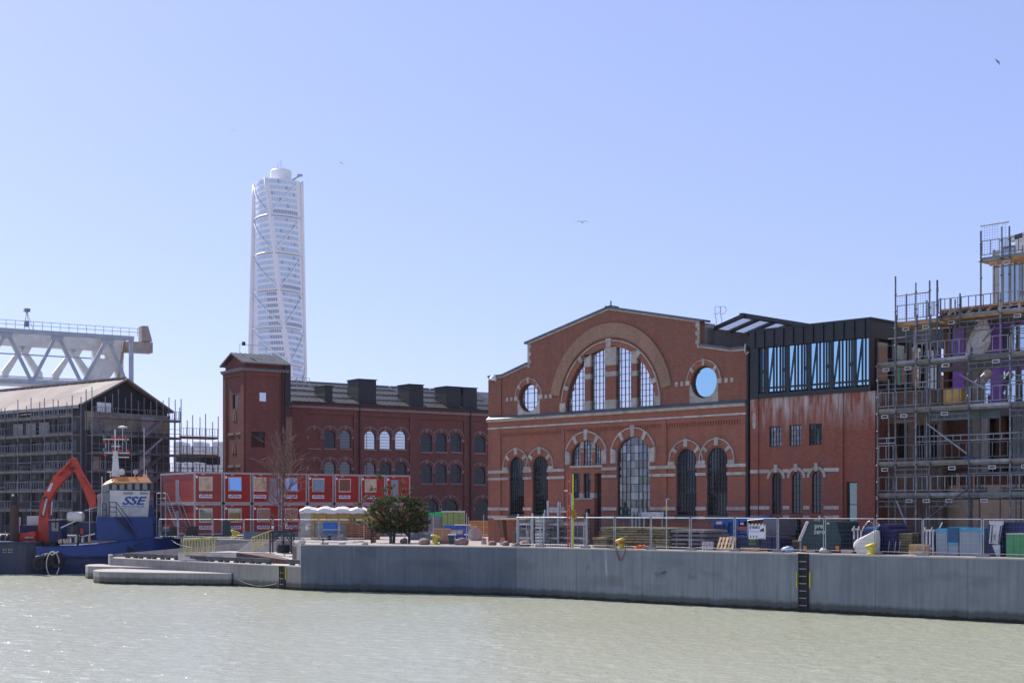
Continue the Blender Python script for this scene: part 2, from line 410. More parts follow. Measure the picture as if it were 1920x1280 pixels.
wv = grid_sheet('water', -54, 54, 42, 138, .17, M_WATER)
bm = bmesh.new(); bm.from_mesh(wv)
def q4(*p):
    f = bm.faces.new([bm.verts.new(Vector(v)) for v in p]); f.normal_flip() if f.normal.z < 0 else None
BG = 2600
q4((-BG, -BG, 0), (BG, -BG, 0), (BG, 42, 0), (-BG, 42, 0)); q4((-BG, 138, 0), (BG, 138, 0), (BG, BG, 0), (-BG, BG, 0))
q4((-BG, 42, 0), (-54, 42, 0), (-54, 138, 0), (-BG, 138, 0)); q4((54, 42, 0), (BG, 42, 0), (BG, 138, 0), (54, 138, 0))
bmesh.ops.recalc_face_normals(bm, faces=bm.faces); bm.to_mesh(wv); bm.free()
wo = link('water', wv); wo['kind'] = 'structure'

# ---------------------------------------------------------------- land
QA, QB = Vector((.29, 96.7)), Vector((25.97, 73.3)); qd = (QB - QA).normalized(); QE = QA + qd * 75
QL = Vector((-15.4, 103.8)); W1 = Vector((-21.8, 119.5)); U1 = Vector((-29.3, 127.0)); U2 = Vector((-33, 140.2)); BND = Vector((-18.5, 119))
TL = Vector((-34.8, 123.0))
edge = [QE, QA, QL, BND, W1, U1, U2, Vector((-400, 150)), Vector((-2400, 800)), Vector((-2400, 2500)), Vector((2500, 2500)), Vector((2500, QE.y))]
edge_xy = [(p.x, p.y) for p in edge]
def slab(poly, z0, z1):
    b = MB(); n = len(poly); tri = geometry.tessellate_polygon([[Vector((p[0], p[1], 0)) for p in poly]])
    b.v = [(p[0], p[1], z1) for p in poly] + [(p[0], p[1], z0) for p in poly]
    for t in tri: b.f.append(tuple(t)); b.f.append(tuple(n + i for i in t[::-1]))
    for i in range(n): b.f.append((i, (i + 1) % n, n + (i + 1) % n, n + i))
    return b
def offset_in(A, B, k):          # move a line inland
    d = (B - A).normalized(); nrm = Vector((-d.y, d.x)); return A + nrm * k, B + nrm * k
# the paved ground stops 0.35 m short of the walls that hold it
gpoly = [QE + Vector((.3, .4)), QA + Vector((.12, .42)), QL + Vector((.35, .33)), BND + Vector((.3, .1)), W1 + Vector((.1, .35)), U1 + Vector((.3, .2)), U2 + Vector((.3, .35)),
         Vector((-400, 150.4)), Vector((-2400, 800)), Vector((-2400, 2500)), Vector((2500, 2500)), Vector((2500, QE.y))]
struct('ground', slab([(p.x, p.y) for p in gpoly], -1.5, QZ - .004), M_DECK)

def wall_run(name, label, A, B, z0, z1, thick, m, pl=5.2, cope=True, cat='wall'):
    F = Frame(A, B, 0); t = F.thing(name, label, cat); n = max(1, round(F.len / pl)); L_ = F.len / n
    for i in range(n):
        boxp('wall_panel', i * L_ + .008, (i + 1) * L_ - .008, 0, thick, z0, z1 - (.09 if cope else 0), m, t)
    boxp('joint_backing', .02, F.len - .02, .03, thick - .03, z0, z1 - .1, M_DARK, t)
    if cope:
        for i in range(n): boxp('coping_slab', i * L_ + .004, (i + 1) * L_ - .004, .012, thick, z1 - .088, z1, M_COPE, t)
    return t
FQ = Frame(QA, QB)
def scuffs(t, F):
    M_ = mat('scuff', (.15, .17, .19), .9, 0, .3, 3)
    for px, py, r, a0, a1 in ((1238, 1068, .42, 200, 350), (1243, 1064, .30, 170, 330), (1298, 1074, .34, 190, 330), (1302, 1068, .24, 150, 320), (1111, 1062, .5, 150, 215)):
        x, z = F.x(px), F.z(px, py); part('scuff_mark', MB().prism(ring(x, z, r * .45, r * 1.25, a0, a1, 12), -.004, -.001), M_, t)
scuffs(wall_run('quay_wall', 'long grey concrete quay wall right of the bend, carrying the dark ladder', QA, QE, -1.5, QZ, .4, M_CONC), Frame(QA, QE, 0))
wall_run('quay_wall', 'shade-darkened grey concrete quay wall left of the bend, under the pine tree', QL, QA, -1.5, QZ, .4, M_CONC_SHADE, 4.3)
wall_run('quay_wall', 'short side of the high quay block facing the stepped terrace', BND, QL, -1.5, QZ, .35, M_CONC_SHADE, 8)  # same shade-darkened concrete, tones down the sun on this side
wall_run('quay_wall', 'low grey quay wall below the red cabins, behind the sloping parapet', U1, W1, -1.5, QZ, .35, M_CONC2)
wall_run('quay_wall', 'quay wall behind the blue tug under the left scaffolding', U2, U1, -1.5, QZ, .35, M_CONC2)
wall_run('quay_wall', 'far quay edge behind the barge on the left', Vector((-400, 150)), U2, -1.5, QZ, .35, M_CONC2, 12)
# stepped terrace
TZ = 1.74
FT = Frame(TL, QL, 0)
wall_run('terrace_wall', 'streaked concrete wall of the low terrace with the yellow ladder guards', TL, QL, -1.5, TZ, .35, M_CONC2, 4.4)
TLB = Vector((-35.6, 125.4))
wall_run('terrace_wall', 'rounded concrete end wall of the low terrace beside the blue tug', TLB, TL, -1.5, 1.97, .3, M_CONC2, 5, False)
def px_pt(px, Y): return ((px - 960) / FPX * Y, Y)
tp = [tuple(FT.w(.0, .36).xy), tuple(FT.w(FT.len, .36).xy), (BND.x - .05, BND.y), (W1.x, W1.y - .02), (TLB.x + .3, TLB.y)]
struct('terrace_floor', slab(tp, -1.4, TZ - .003), M_STEP)
steps = thing('terrace_steps', 'broad pale concrete steps rising from the low terrace to the quay', 'steps')
for k in range(4):
    Y0 = 114.9 + .55 * k; z = TZ + .165 * (k + 1); Y1 = 117.2 if k == 3 else 117.3
    P = [px_pt(340 - 2 * k, Y0), px_pt(448, Y0), px_pt(448, Y1), px_pt(395 + k, Y1)]
    part('step', slab(P, TZ - .001 * k, z - .002 * k), M_STEP, steps)
part('landing', slab([px_pt(392, 117.31), px_pt(548, 114.5), (BND.x - .06, 118.5), px_pt(430, 119.9)], TZ, 2.40), M_STEP, steps)
for k in range(5):
    Y0 = 117.6 + .33 * k; z = 2.40 + .16 * (k + 1)
    part('step', slab([px_pt(446 + 5 * k, Y0), px_pt(516, Y0), (px_pt(530, 119.5)), (W1.x + .3, 119.4)], 2.39 - .002 * k, z - .002 * k), M_STEP, steps)
# sloping parapet and brown planters
pw = thing('sloping_parapet', 'sloping concrete parapet climbing from the terrace point to the quay', 'wall')
a = Vector((-35.3, 125.3)); b_ = Vector((-22.1, 119.4)); d = (b_ - a).normalized(); nn = Vector((-d.y, d.x)) * .35
b = MB(); b.v = [(a.x, a.y, -1), (b_.x, b_.y, -1), (b_.x, b_.y, 3.16), (a.x, a.y, 1.97)]; b.v += [(x + nn.x, y + nn.y, z) for x, y, z in b.v[:4]]
b.f = [(0, 1, 2, 3), (7, 6, 5, 4), (0, 4, 5, 1), (3, 2, 6, 7), (1, 5, 6, 2), (0, 3, 7, 4)]; part('parapet_body', b, M_CONC2, pw)
def wedge(label, pts, z0):
    o = MB(); n = len(pts); o.v = [(x, y, z0) for x, y, z in pts] + [tuple(p) for p in pts]
    o.f = [tuple(range(n))[::-1], tuple(range(n, 2 * n))] + [(i, (i + 1) % n, n + (i + 1) % n, n + i) for i in range(n)]
    solo('retaining_edge', o, M_CORTEN, label, 'retaining wall')
A_ = px_pt(443, 112.5); B_ = px_pt(545, 108.3); wedge('low brown steel retaining wedge in the middle of the terrace', [(A_[0], A_[1], 2.50), (B_[0], B_[1], 2.0), (B_[0] + .2, B_[1] + .35, 2.0), (A_[0] + 2.2, A_[1] + .6, 2.5)], TZ)
ramp_ = MB(); P = [px_pt(452, 113.1), px_pt(548, 108.7), px_pt(566, 108.4), px_pt(566, 112.2), px_pt(548, 114.4), px_pt(475, 114.8)]; ZZ = [2.48, 1.80, 1.80, 2.02, 2.36, 2.42]
ramp_.v = [(p[0], p[1], TZ - .2) for p in P] + [(p[0], p[1], z) for p, z in zip(P, ZZ)]; ramp_.f = [tuple(range(6))[::-1], tuple(range(6, 12))] + [(i, (i + 1) % 6, 6 + (i + 1) % 6, 6 + i) for i in range(6)]
struct('terrace_ramp', ramp_, M_STEP)
A_ = px_pt(548, 110.5); wedge('brown steel retaining wedge beside the high quay block', [(A_[0], A_[1], 3.15), (-15.9, 108.6, 2.75), (-15.7, 109, 2.75), (A_[0] + .8, A_[1] + 3, 3.15)], TZ)
# dark sleeper kerb on blocks along the terrace edge
kb = FT.thing('sleeper_kerb', 'row of dark timber sleepers raised on blocks along the terrace edge', 'kerb', 0, 0, TZ)
M_SLEEP = mat('dark_sleeper', (.075, .08, .085), .85, 0, .3, 2, rnd=.2)
nb = 12; x0 = .9; Lb = (FT.len - 1.6) / nb
for i in range(nb):
    if i == 10: continue
    xa = x0 + i * Lb
    boxp('sleeper', xa + .03, xa + Lb - .05, .75, 1.1, .14, .42, M_SLEEP, kb)
    for xx in (xa + .35, xa + Lb - .5): boxp('block', xx, xx + .38, .8, 1.05, 0, .139, M_SLEEP, kb)
# low platforms at water level
def platform(label, pts, z):
    t = thing('mooring_platform', label, 'platform'); part('platform_body', slab(pts, -1.4, z - .07), M_CONC2, t); part('platform_slab', slab([(x * 1.0 + 0, y) for x, y in pts], z - .068, z), M_COPE, t)
platform('front low concrete platform with a rounded end at the water', [px_pt(434, 109.7), px_pt(300, 111.2), px_pt(205, 112.7), px_pt(186, 113.3), px_pt(177, 114.4), px_pt(175, 115.7), px_pt(180, 117), px_pt(198, 118.3), px_pt(225, 119)][::-1] + [px_pt(432, 111.2)], .97)
platform('rear low concrete platform peeping out left of the front one', [px_pt(300, 117.6), px_pt(225, 119.3), px_pt(176, 120.5), px_pt(165, 121.3), px_pt(160, 122.8), px_pt(166, 124.8), px_pt(188, 126), px_pt(196, 125.2), px_pt(208, 123.1)][::-1], 1.10)

# ---------------------------------------------------------------- ladders, ropes, bollards on the walls
def wall_ladder(F, x, ztop, label, guards=(-1.2, -.2), zs=0):
    t = F.thing('quay_ladder', label, 'ladder', x, -.16, 0); zb = -F.o.z - .3
    boxp('recess', -.32, .32, .14, .155, zb, ztop, M_DARK, t)
    for s in (-.27, .27): boxp('stile', s - .03, s + .03, -.03, .05, zb, ztop + (0.02), M_BLACK, t)
    n = int((ztop - zb) / .42)
    for i in range(n): rod('rung', (-.27, .0, zb + .42 * (i + .6)), (.27, 0, zb + .42 * (i + .6)), .022, M_STEEL, t)
    for s in (-.42, .42): boxp('grab_bar', s - .03, s + .03, .03, .12, guards[0], guards[1], M_YEL, t)
wall_ladder(FQ, FQ.x(1508), -.02, 'dark steel ladder down the right quay wall below the green waste compactor', (-1.95, -1.05), 0)
FT2 = Frame(TL, QL, TZ)
wall_ladder(FT2, FT2.x(531), -.05, 'dark ladder with yellow bars down the terrace wall beside the high block', (-1.0, -.05))
def rope(name, label, pts, r, m, sag=0, cat='rope', n=10):
    P = []
    for i in range(len(pts) - 1):
        a, b = Vector(pts[i]), Vector(pts[i + 1])
        for k in range(n): t = k / n; p = a.lerp(b, t); p.z -= sag * 4 * t * (1 - t); P.append(p)
    P.append(Vector(pts[-1])); return solo(name, MB().tube(P, r, 5), m, label, cat, smooth=True)
M_ROPE = mat('pale_rope', (.6, .58, .5), .9)
pA = FT.w(FT.x(447), -.06, .55); pB = FT.w(FT.x(520), -.06, .42)
rope('mooring_rope', 'thin pale rope hanging in a bow on the terrace wall above the water', [pA, pB], .025, M_ROPE, .35)
def bollard(label, x, y, z, ang=0, hook=True, s=1.0):
    t = thing('bollard', label, 'bollard', (x, y, z), ang, 'yellow mooring bollards along the quay')
    part('base', MB().lathe([(.34 * s, 0), (.34 * s, .05), (.22 * s, .08), (.2 * s, .45 * s), (.26 * s, .52 * s)], 16), M_YEL, t, smooth=False)
    part('head', MB().loft([[Vector((.42 * s * k + xx, math.cos(a) * .24 * s * w_, .6 * s + k * .1 * s + math.sin(a) * .13 * s * w_)) for a in [2 * math.pi * i / 10 for i in range(10)]] for k, w_, xx in ((-1.1, .35, 0), (-.8, .85, 0), (0, 1, 0), (.5, 1, 0), (.75, .6, 0))]), M_YEL, t, smooth=True)
    return t
g = FQ.w(FQ.x(1164, .6), .6); bollard('yellow bollard with an orange strap in front of the timber stack', g.x, g.y, QZ + .02, FQ.ang, s=.92)
strap = [FQ.w(FQ.x(1158), .4, .5), FQ.w(FQ.x(1156), -.07, .1), FQ.w(FQ.x(1157), -.06, -.25), FQ.w(FQ.x(1160), -.06, -.55), FQ.w(FQ.x(1163), -.06, -.72), FQ.w(FQ.x(1166), -.06, -.68), FQ.w(FQ.x(1170), -.06, -.35), FQ.w(FQ.x(1174), -.07, .03)]
M_ORG = mat('orange_plastic', (.65, .12, .03), .5, 0, .15, 2)
rope('mooring_strap', 'worn reddish strap looped over the quay edge below the bollard', strap, .04, mat('old_strap', (.2, .12, .1), .9), 0, 'strap', 3)
solo('strap_coil', MB().tube([(.24 * math.cos(a), .24 * math.sin(a), .40) for a in [i * .6 for i in range(11)]], .06, 6), M_ORG, 'orange strap wound around the yellow bollard neck', 'strap', (g.x, g.y, QZ + .0), 0)
heap = FQ.thing('strap_heap', 'bright red orange heap of straps on the quay right of the strapped bollard', 'straps', FQ.x(1204, .7), .7, .01)
for k in range(5): part('strap', MB().tube([(-.55 + .13 * k + .3 * math.cos(a + k), .1 * math.sin(a * 2), .06 + .05 * k * abs(math.sin(a))) for a in [i * .7 for i in range(9)]], .045, 5), M_ORG, heap)
p = gp(816, 1020.5); bollard('yellow bollard between the round boulder and the wheelie bin', p.x, p.y, QZ + .01, R(170), s=.95)
p = wp(440, 1005, 124); bollard('yellow bollard on the far quay in front of the red cabins', p.x, p.y, QZ + .01, R(200), s=1.0)
g = FQ.w(FQ.x(1634, .7), .7); bollard('olive yellow bollard in front of the white big bag', g.x, g.y, QZ + .01, FQ.ang, s=.85)
rope('mooring_rope', 'slack pale rope from the tug bow to the terrace handrail', [wp(322, 1012, 129), wp(343, 1022, 124), wp(375, 1025, 122)], .03, M_ROPE, .1)
rope('mooring_rope', 'pale rope running from the handrail up to the far yellow bollard', [wp(398, 1020, 122), wp(420, 1012, 123), wp(436, 1003, 124)], .03, M_ROPE, .1)

def handrail(label, P0, P1, h, n):
    t = thing('handrail', label, 'handrail', P0, 0, 'yellow stair handrails on the terrace'); P0 = Vector(P0); D = Vector(P1) - P0
    rod('top_rail', (0, 0, h), tuple(D + Vector((0, 0, h))), .045, M_YEL, t)
    dx = Vector((D.x, D.y, 0)).normalized() * .16
    for i in range(n):
        q = D * (i + .15) / (n - .5)
        for s in (-1, 1): rod('leg', tuple(q + dx * .35 * s), tuple(q + dx * s * 1.2 + Vector((0, 0, h))), .032, M_YEL, t)
    return t
handrail('yellow handrail with splayed legs on the lower flight of steps', wp(345, 1040, 114.6), wp(404, 1034, 117.5), 1.2, 6)
handrail('yellow handrail on the upper flight of steps beside the bare tree', wp(473, 1035, 117.4), wp(509, 1021, 119.2), 1.2, 4)
# ---------------------------------------------------------------- the brick hall with the great arch, and the annex beside it
FH = Frame((-1.74, 110.7), (15.4, 93.2))
M_BR = brick('red_brick', (0.287, 0.088, 0.058), (0.384, 0.136, 0.092), (0.232, 0.159, 0.129))
M_BRU = brick('upper_brick', (0.225, 0.074, 0.051), (0.306, 0.112, 0.079), (0.204, 0.143, 0.121))
M_BRD = brick('dentil_brick', (0.317, 0.098, 0.061), (0.403, 0.140, 0.091), (0.195, 0.122, 0.104))
M_BRO = brick('brown_arch_brick', (0.302, 0.159, 0.108), (0.412, 0.246, 0.174), (0.222, 0.174, 0.143), patch=(.10, .07, .05), bw=.2, bh=.07)
M_BRA = brick('annex_brick', (0.242, 0.065, 0.044), (0.327, 0.097, 0.066), (0.204, 0.121, 0.096), white=(7.3, 9.2))
M_GLS = glass('hall_glass', (.20, .21, .24), .72, (.96, .97, 1.0), .05)
M_GLD = glass('lower_glass', (.010, .012, .016), .045, (.8, .9, 1), .05, rnd=(.01, .09))
M_GLM = glass('mid_glass', (.02, .025, .03), .30, (.9, .93, 1), .04, rnd=(.10, .26))
M_GLB = glass('mirror_glass', (.04, .14, .22), .82, (.50, .79, .90), .01)
M_FRM = mat('iron_frame', (.03, .034, .04), .5, .2, .2, 3)
hall = FH.thing('brick_hall', 'red brick industrial hall with a gable and one great arched window', 'building')
hx = FH.x; hz = FH.z
def hp(*pp): return [FH.at(a, b) for a, b in pp]
LX, RX = hx(917), hx(1400)
zc1 = (hz(918, 787) + hz(1400, 754)) / 2; zs1 = (hz(920, 806.5) + hz(1400, 775)) / 2
top = [(LX, 0), (RX, 0), (RX, hz(1398, 653.5)), (hx(1372), hz(1372, 656)), (hx(1312), hz(1312, 648)), (hx(1312), hz(1312, 602)),
       FH.at(1142, 578), (hx(989.4), hz(989.4, 643.5)), (hx(989.4), hz(989.4, 683)), (hx(943), hz(943, 705)), (LX, hz(918, 708))]
opens = []; wins = []
def archw(pl, pr, apex, foot, bot, seg=None):
    x0, x1 = hx(pl), hx(pr); c = (x0 + x1) / 2; pm = (pl + pr) / 2; za = hz(pm, apex); z0 = hz(pm, bot)
    rise = seg or (x1 - x0) / 2; return arch(c, (x1 - x0) / 2, z0, za - rise, rise), c, (x1 - x0) / 2, za - rise, rise
tall = []
for pl, pr, ap, bt in ((955.0, 982.5, 855.5, 965.5), (998.5, 1027.5, 854, 965.8), (1268.5, 1306, 840.5, 966.5), (1325.5, 1364, 838, 966.8)):
    q = archw(pl, pr, ap, None, bt); tall.append(q); opens.append(q[0])
wide = archw(1157.5, 1218.5, 819, None, 965.8, 1.25); opens.append(wide[0])
# three-light window over two small ones and a door
u3 = []
upx = ((1072.5, 1087.5), (1093.5, 1109), (1115, 1127.5)); ax0, ax1 = hx(1071), hx(1129); ac, ahw = (ax0 + ax1) / 2, (ax1 - ax0) / 2
zsp, rs_ = hz(1100, 826) - 1.15, 1.15; full = arch(ac, ahw, hz(1100, 873), zsp, rs_); opens.append(full)
lo = []
for a, b_, c, d in ((1072.5, 1087, 887, 933.5), (1094, 1107.5, 887, 933.2)): lo.append([(hx(a), hz(a, d)), (hx(b_), hz(a, d)), (hx(b_), hz(a, c)), (hx(a), hz(a, c))])
lo.append([(hx(1114.5), .05), (hx(1127.5), .05), (hx(1127.5), hz(1121, 886.5)), (hx(1114.5), hz(1121, 886.5))]); opens += lo
# the great arch
gL, gR = hx(1062), hx(1228.5); gc = (gL + gR) / 2; gr = (gR - gL) / 2; zb = zc1 + .18
garch = [(gc - gr, zb), (gc + gr, zb)] + [(gc + gr * math.cos(R(a)), zb + .25 + (hz(1148, 650) - zb - .25) * math.sin(R(a))) for a in range(0, 181, 6)]
opens.append(garch); gq = hz(1148, 650) - zb - .25
# two round windows
rnd_w = []
for pc, py_, rr in ((991.5, 745.5, 1.06), (1320, 716, 1.09)): rnd_w.append((hx(pc), hz(pc, py_), rr)); opens.append(ell(hx(pc), hz(pc, py_), rr, rr, 28))
low_o = [o for o in opens if max(p[1] for p in o) < zs1]; up_o = [o for o in opens if o not in low_o]
part('wall', MB().prism([(LX, 0), (RX, 0), (RX, zs1), (LX, zs1)], 0, .55, low_o), M_BR, hall, 'lower wall of red brick')
part('wall', MB().prism([(LX, zs1 + .001), (RX, zs1 + .001)] + top[2:], 0, .55, up_o), M_BRU, hall, 'upper gable wall of darker brick')
# body behind, roofs
bt = [(p[0] + (.3 if i in (0, 10, 9, 8) else -.3 if i in (1, 2, 3) else 0), p[1] - (.35 if p[1] > 1 else 0)) for i, p in enumerate(top)]
part('roof', MB().prism(bt, .56, 26), mat('hall_roof', (.16, .15, .15), .8, 0, .2, 1), hall)
boxp('side_wall', RX - .5, RX, .551, 26, 0, top[2][1] - .05, M_BR, hall)
boxp('side_wall', LX, LX + .5, .551, 26, 0, top[10][1] - .05, M_BR, hall)
gx_ = top[4][0]; boxp('gable_return', gx_ - .45, gx_, .551, 1.7, top[4][1] - .3, top[5][1] - .05, mat('return_stone', (.36, .33, .32), .9), hall)
boxp('gable_return', top[7][0], top[7][0] + .45, .551, 1.7, top[8][1] - .3, top[7][1] - .05, M_STONE, hall)
# copings along the gable
def cope_line(P, Q, h=.20, y0=-.14, y1=.75, m=M_LEAD, up=.0, ext=0.0):
    P, Q = Vector((P[0], 0, P[1])), Vector((Q[0], 0, Q[1])); d = (Q - P).normalized(); P -= d * ext; Q += d * ext; n = Vector((-d.z, 0, d.x))
    if n.z < 0: n = -n
    P += n * up; Q += n * up; a, b_, c, d_ = P, Q, Q + n * h, P + n * h
    return MB().prism([(v.x, v.z) for v in (a, b_, c, d_)], y0, y1)
for i, j, e in ((10, 9, .02), (9, 8, .02), (7, 6, .25), (6, 5, .28), (4, 3, .0), (3, 2, .1)):
    part('coping', cope_line(top[i], top[j], .15, -.16, .8, M_LEAD, .0, e), M_LEAD, hall)
    part('stone_edge', cope_line(top[i], top[j], .11, -.09, -.002, M_STONE, -.115, 0), M_STONE, hall)
rod('roof_pin', (top[6][0], .2, top[6][1] + .1), (top[6][0], .2, top[6][1] + .55), .05, M_BLACK, hall)
def quoins(x, z0, z1, side):
    n = int((z1 - z0) / .25); h = (z1 - z0) / n
    for i in range(n): w_ = .34 if i % 2 else .20; boxp('quoin', min(x, x + side * w_), max(x, x + side * w_), -.035, .03, z0 + i * h + .008, z0 + (i + 1) * h - .006, M_STONE, hall)
quoins(top[7][0], top[8][1] - .25, top[7][1] - .1, 1); quoins(top[4][0], top[4][1] - .15, top[5][1] - .1, -1)
# cornice and string courses
part('cornice', MB().prism([(-0.0, -.02), (-.20, -.02), (-.26, .10), (-.26, .20), (0, .2)], 0, RX - LX + .1, M=Matrix(((0, 1, 0, LX - .05), (1, 0, 0, 0), (0, 0, 1, zc1 - .2), (0, 0, 0, 1)))), M_STONE, hall)
n = 9; ww = (RX - LX + .1) / n
for i in range(n):
    b = MB(); x0, x1 = LX - .05 + i * ww + .01, LX - .05 + (i + 1) * ww - .01
    b.v = [(x0, -.29, zc1), (x1, -.29, zc1), (x1, -.001, zc1 + .24), (x0, -.001, zc1 + .24), (x0, -.29, zc1 - .03), (x1, -.29, zc1 - .03), (x1, -.001, zc1 + .005), (x0, -.001, zc1 + .005)]
    b.f = [(0, 1, 2, 3), (4, 5, 1, 0), (7, 6, 5, 4), (0, 3, 7, 4), (1, 5, 6, 2)]; part('flashing', b, M_LEAD, hall)
boxp('string_course', LX - .03, RX + .02, -.13, -.001, zs1, zs1 + .13, M_STONE, hall)
boxp('brick_frieze', LX - .02, RX + .01, -.07, -.002, zs1 + .131, zc1 - .221, M_BRD, hall)
def pil(a, b_, z0, z1, d=.10, m=M_BR): boxp('pilaster', hx(a), hx(b_), -d, -.001, z0, z1, m, hall)
zt = zs1 - .01
pil(917.3, 940, 0, zt, .11); pil(1053, 1058.5, 0, zt, .06); pil(1240, 1251, 0, zt, .09); pil(1390, 1399.8, 0, zt, .11)
pil(917.3, 941, zc1 + .25, top[9][1] - .2, .1, M_BRU); 
boxp('panel_head', hx(940.2), hx(1052.8), -.06, -.002, zt - .42, zt, M_BRD, hall); boxp('panel_head', hx(1058.8), hx(1239.8), -.06, -.002, zt - .3, zt, M_BRD, hall); boxp('panel_head', hx(1251.3), hx(1389.8), -.06, -.002, zt - .3, zt, M_BRD, hall)
b = MB(); x = hx(942)
while x < hx(1388):
    if not (hx(1238) < x < hx(1251.5) or hx(1051) < x < hx(1060)): b.box(x, x + .11, -.10, -.061, zt - .55, zt - .31)
    x += .22
part('dentils', b, M_BRD, hall, kind='stuff')
# stone bands, broken by the windows
bands = [((918.5, 885.7), (1399, 870.2), .22), ((918.5, 898.4), (1399, 886), .20), ((918.5, 954.2), (1399, 952), .235), ((918.5, 969.3), (1399, 969.5), .22)]
spans_full = [(t[1] - t[2], t[1] + t[2]) for t in tall] + [(wide[1] - wide[2], wide[1] + wide[2]), (hx(1060), ax1 + .05)]
for k, ((a, ya), (b_, yb), h) in enumerate(bands):
    z = (hz(a, ya) + hz(b_, yb)) / 2; cuts = sorted(spans_full); x = LX - .02
    for c0, c1 in cuts + [(RX + .01, 0)]:
        if c0 - x > .1:
            n = max(1, round((c0 - x) / 1.3)); l = (c0 - x) / n
            for i in range(n): boxp('stone_band', x + i * l + .006, x + (i + 1) * l - .006, -.135, .02, z - h / 2, z + h / 2, M_STONE, hall)
        x = c1
# arch hoods with voussoirs
def hood(cx, zs, r, rise, wd, keys, foot=True, thin=.07, keyw=.32, flat=1.0, top_only=False):
    R0, R1 = r, r + wd; q0, q1 = rise, rise + wd * flat
    part('brick_arch', MB().prism(ring(cx, zs, R0, R1, 0, 180, 22, q0, q1), -.055, -.001), M_BRD, hall)
    part('stone_moulding', MB().prism(ring(cx, zs, R1, R1 + thin, 0, 180, 24, q1, q1 + thin), -.12, -.001), M_STONE, hall)
    for a, kw in keys:
        c, s = math.cos(R(a)), math.sin(R(a)); d = Vector((c, s)); t = Vector((-s, c)); ext = .12 if a == 90 else .02
        p0 = Vector((cx + c * R0, zs + s * q0)); p1 = Vector((cx + c * (R1 + ext), zs + s * (q1 + ext)))
        part('keystone' if a == 90 else 'voussoir', MB().prism([tuple(p0 - t * kw * .38), tuple(p0 + t * kw * .38), tuple(p1 + t * kw * .5), tuple(p1 - t * kw * .5)], -.15, .02), M_STONE, hall)
for o, c, hw, zs, rise in tall:
    hood(c, zs, hw + .12, rise + .12, .42, ((90, .36), (38, .26), (142, .26)))
    for s in (-1, 1): boxp('springer', min(c + s * (hw + .1), c + s * (hw + .66)), max(c + s * (hw + .1), c + s * (hw + .66)), -.15, .0, zs - .27, zs, M_STONE, hall)
def seghood(cx, hw, zs, rise):
    q = 1.0; part('brick_arch', MB().prism(ring(cx, zs, hw + .05, hw + .45, 18, 162, 20, rise + .05, rise + .62), -.055, -.001), M_BRD, hall)
    part('stone_moulding', MB().prism(ring(cx, zs, hw + .45, hw + .53, 18, 162, 20, rise + .62, rise + .70), -.12, -.001), M_STONE, hall)
    for a in (20, 55, 90, 125, 160):
        kw = .38 if a == 90 else .33 if a in (55, 125) else .5
        c, s = math.cos(R(a)), math.sin(R(a)); p0 = Vector((cx + c * (hw + .04), zs + s * (rise + .04))); p1 = Vector((cx + c * (hw + .56), zs + s * (rise + (.84 if a == 90 else .70)))); d = (p1 - p0).normalized(); t = Vector((-d.y, d.x))
        if a in (20, 160): 
            x0 = cx + (hw + .0) * (1 if a == 20 else -1); x1 = x0 + (.48 if a == 20 else -.48)
            part('springer', MB().prism([(x0, zs - .55), (x1, zs - .55), (x1, zs + .55), (x0, zs + .35)], -.15, .02), M_STONE, hall); continue
        part('voussoir', MB().prism([tuple(p0 - t * kw * .36), tuple(p0 + t * kw * .36), tuple(p1 + t * kw * .5), tuple(p1 - t * kw * .5)], -.15, .02), M_STONE, hall)
seghood(wide[1], wide[2] + .05, wide[3], wide[4]); seghood(ac, ahw + .02, zsp, rs_)
# windows, set back
D = .15
for i, (o, c, hw, zs, rise) in enumerate(tall):
    window(hall, o, D, 2, 3, M_GLD, M_FRM, .06, .11, 1.2)
    b = MB(); xs = [p[0] for p in o]
    for k in range(1, 7):
        g = c - hw + 2 * hw * k / 7; s_ = span(o, 0, g)
        if s_: b.box(g - .014, g + .014, D - .06, D - .03, s_[0] + .05, s_[1] - .05)
    for k in range(1, 14):
        z = o[0][1] + (zs + rise - o[0][1]) * k / 14; s_ = span(o, 1, z)
        if s_: b.box(s_[0] + .05, s_[1] - .05, D - .058, D - .032, z - .013, z + .013)
    part('window_grille', b, M_FRM, hall)
    part('sill', MB().prism([(-.02, 0), (-.02, .3), (.34, .34), (.34, 0)], c - hw - .04, c + hw + .04, M=Matrix(((0, 1, 0, 0), (1, 0, 0, -.16), (0, 0, 1, o[0][1] - .3), (0, 0, 0, 1)))), M_LEAD, hall)
window(hall, wide[0], D, 8, 10, M_GLM, M_FRM, .04, .09, 1.1)
part('sill', MB().prism([(-.02, 0), (-.02, .3), (.34, .34), (.34, 0)], wide[1] - wide[2] - .04, wide[1] + wide[2] + .04, M=Matrix(((0, 1, 0, 0), (1, 0, 0, -.16), (0, 0, 1, wide[0][0][1] - .3), (0, 0, 0, 1)))), M_LEAD, hall)
for a, b_ in upx:
    x0, x1 = hx(a), hx(b_); pl = clip_poly(clip_poly(full, 0, x0, 1), 0, x1, -1); window(hall, pl, D, 3, 6, M_GLM, M_FRM, .035, .05, 1.2)
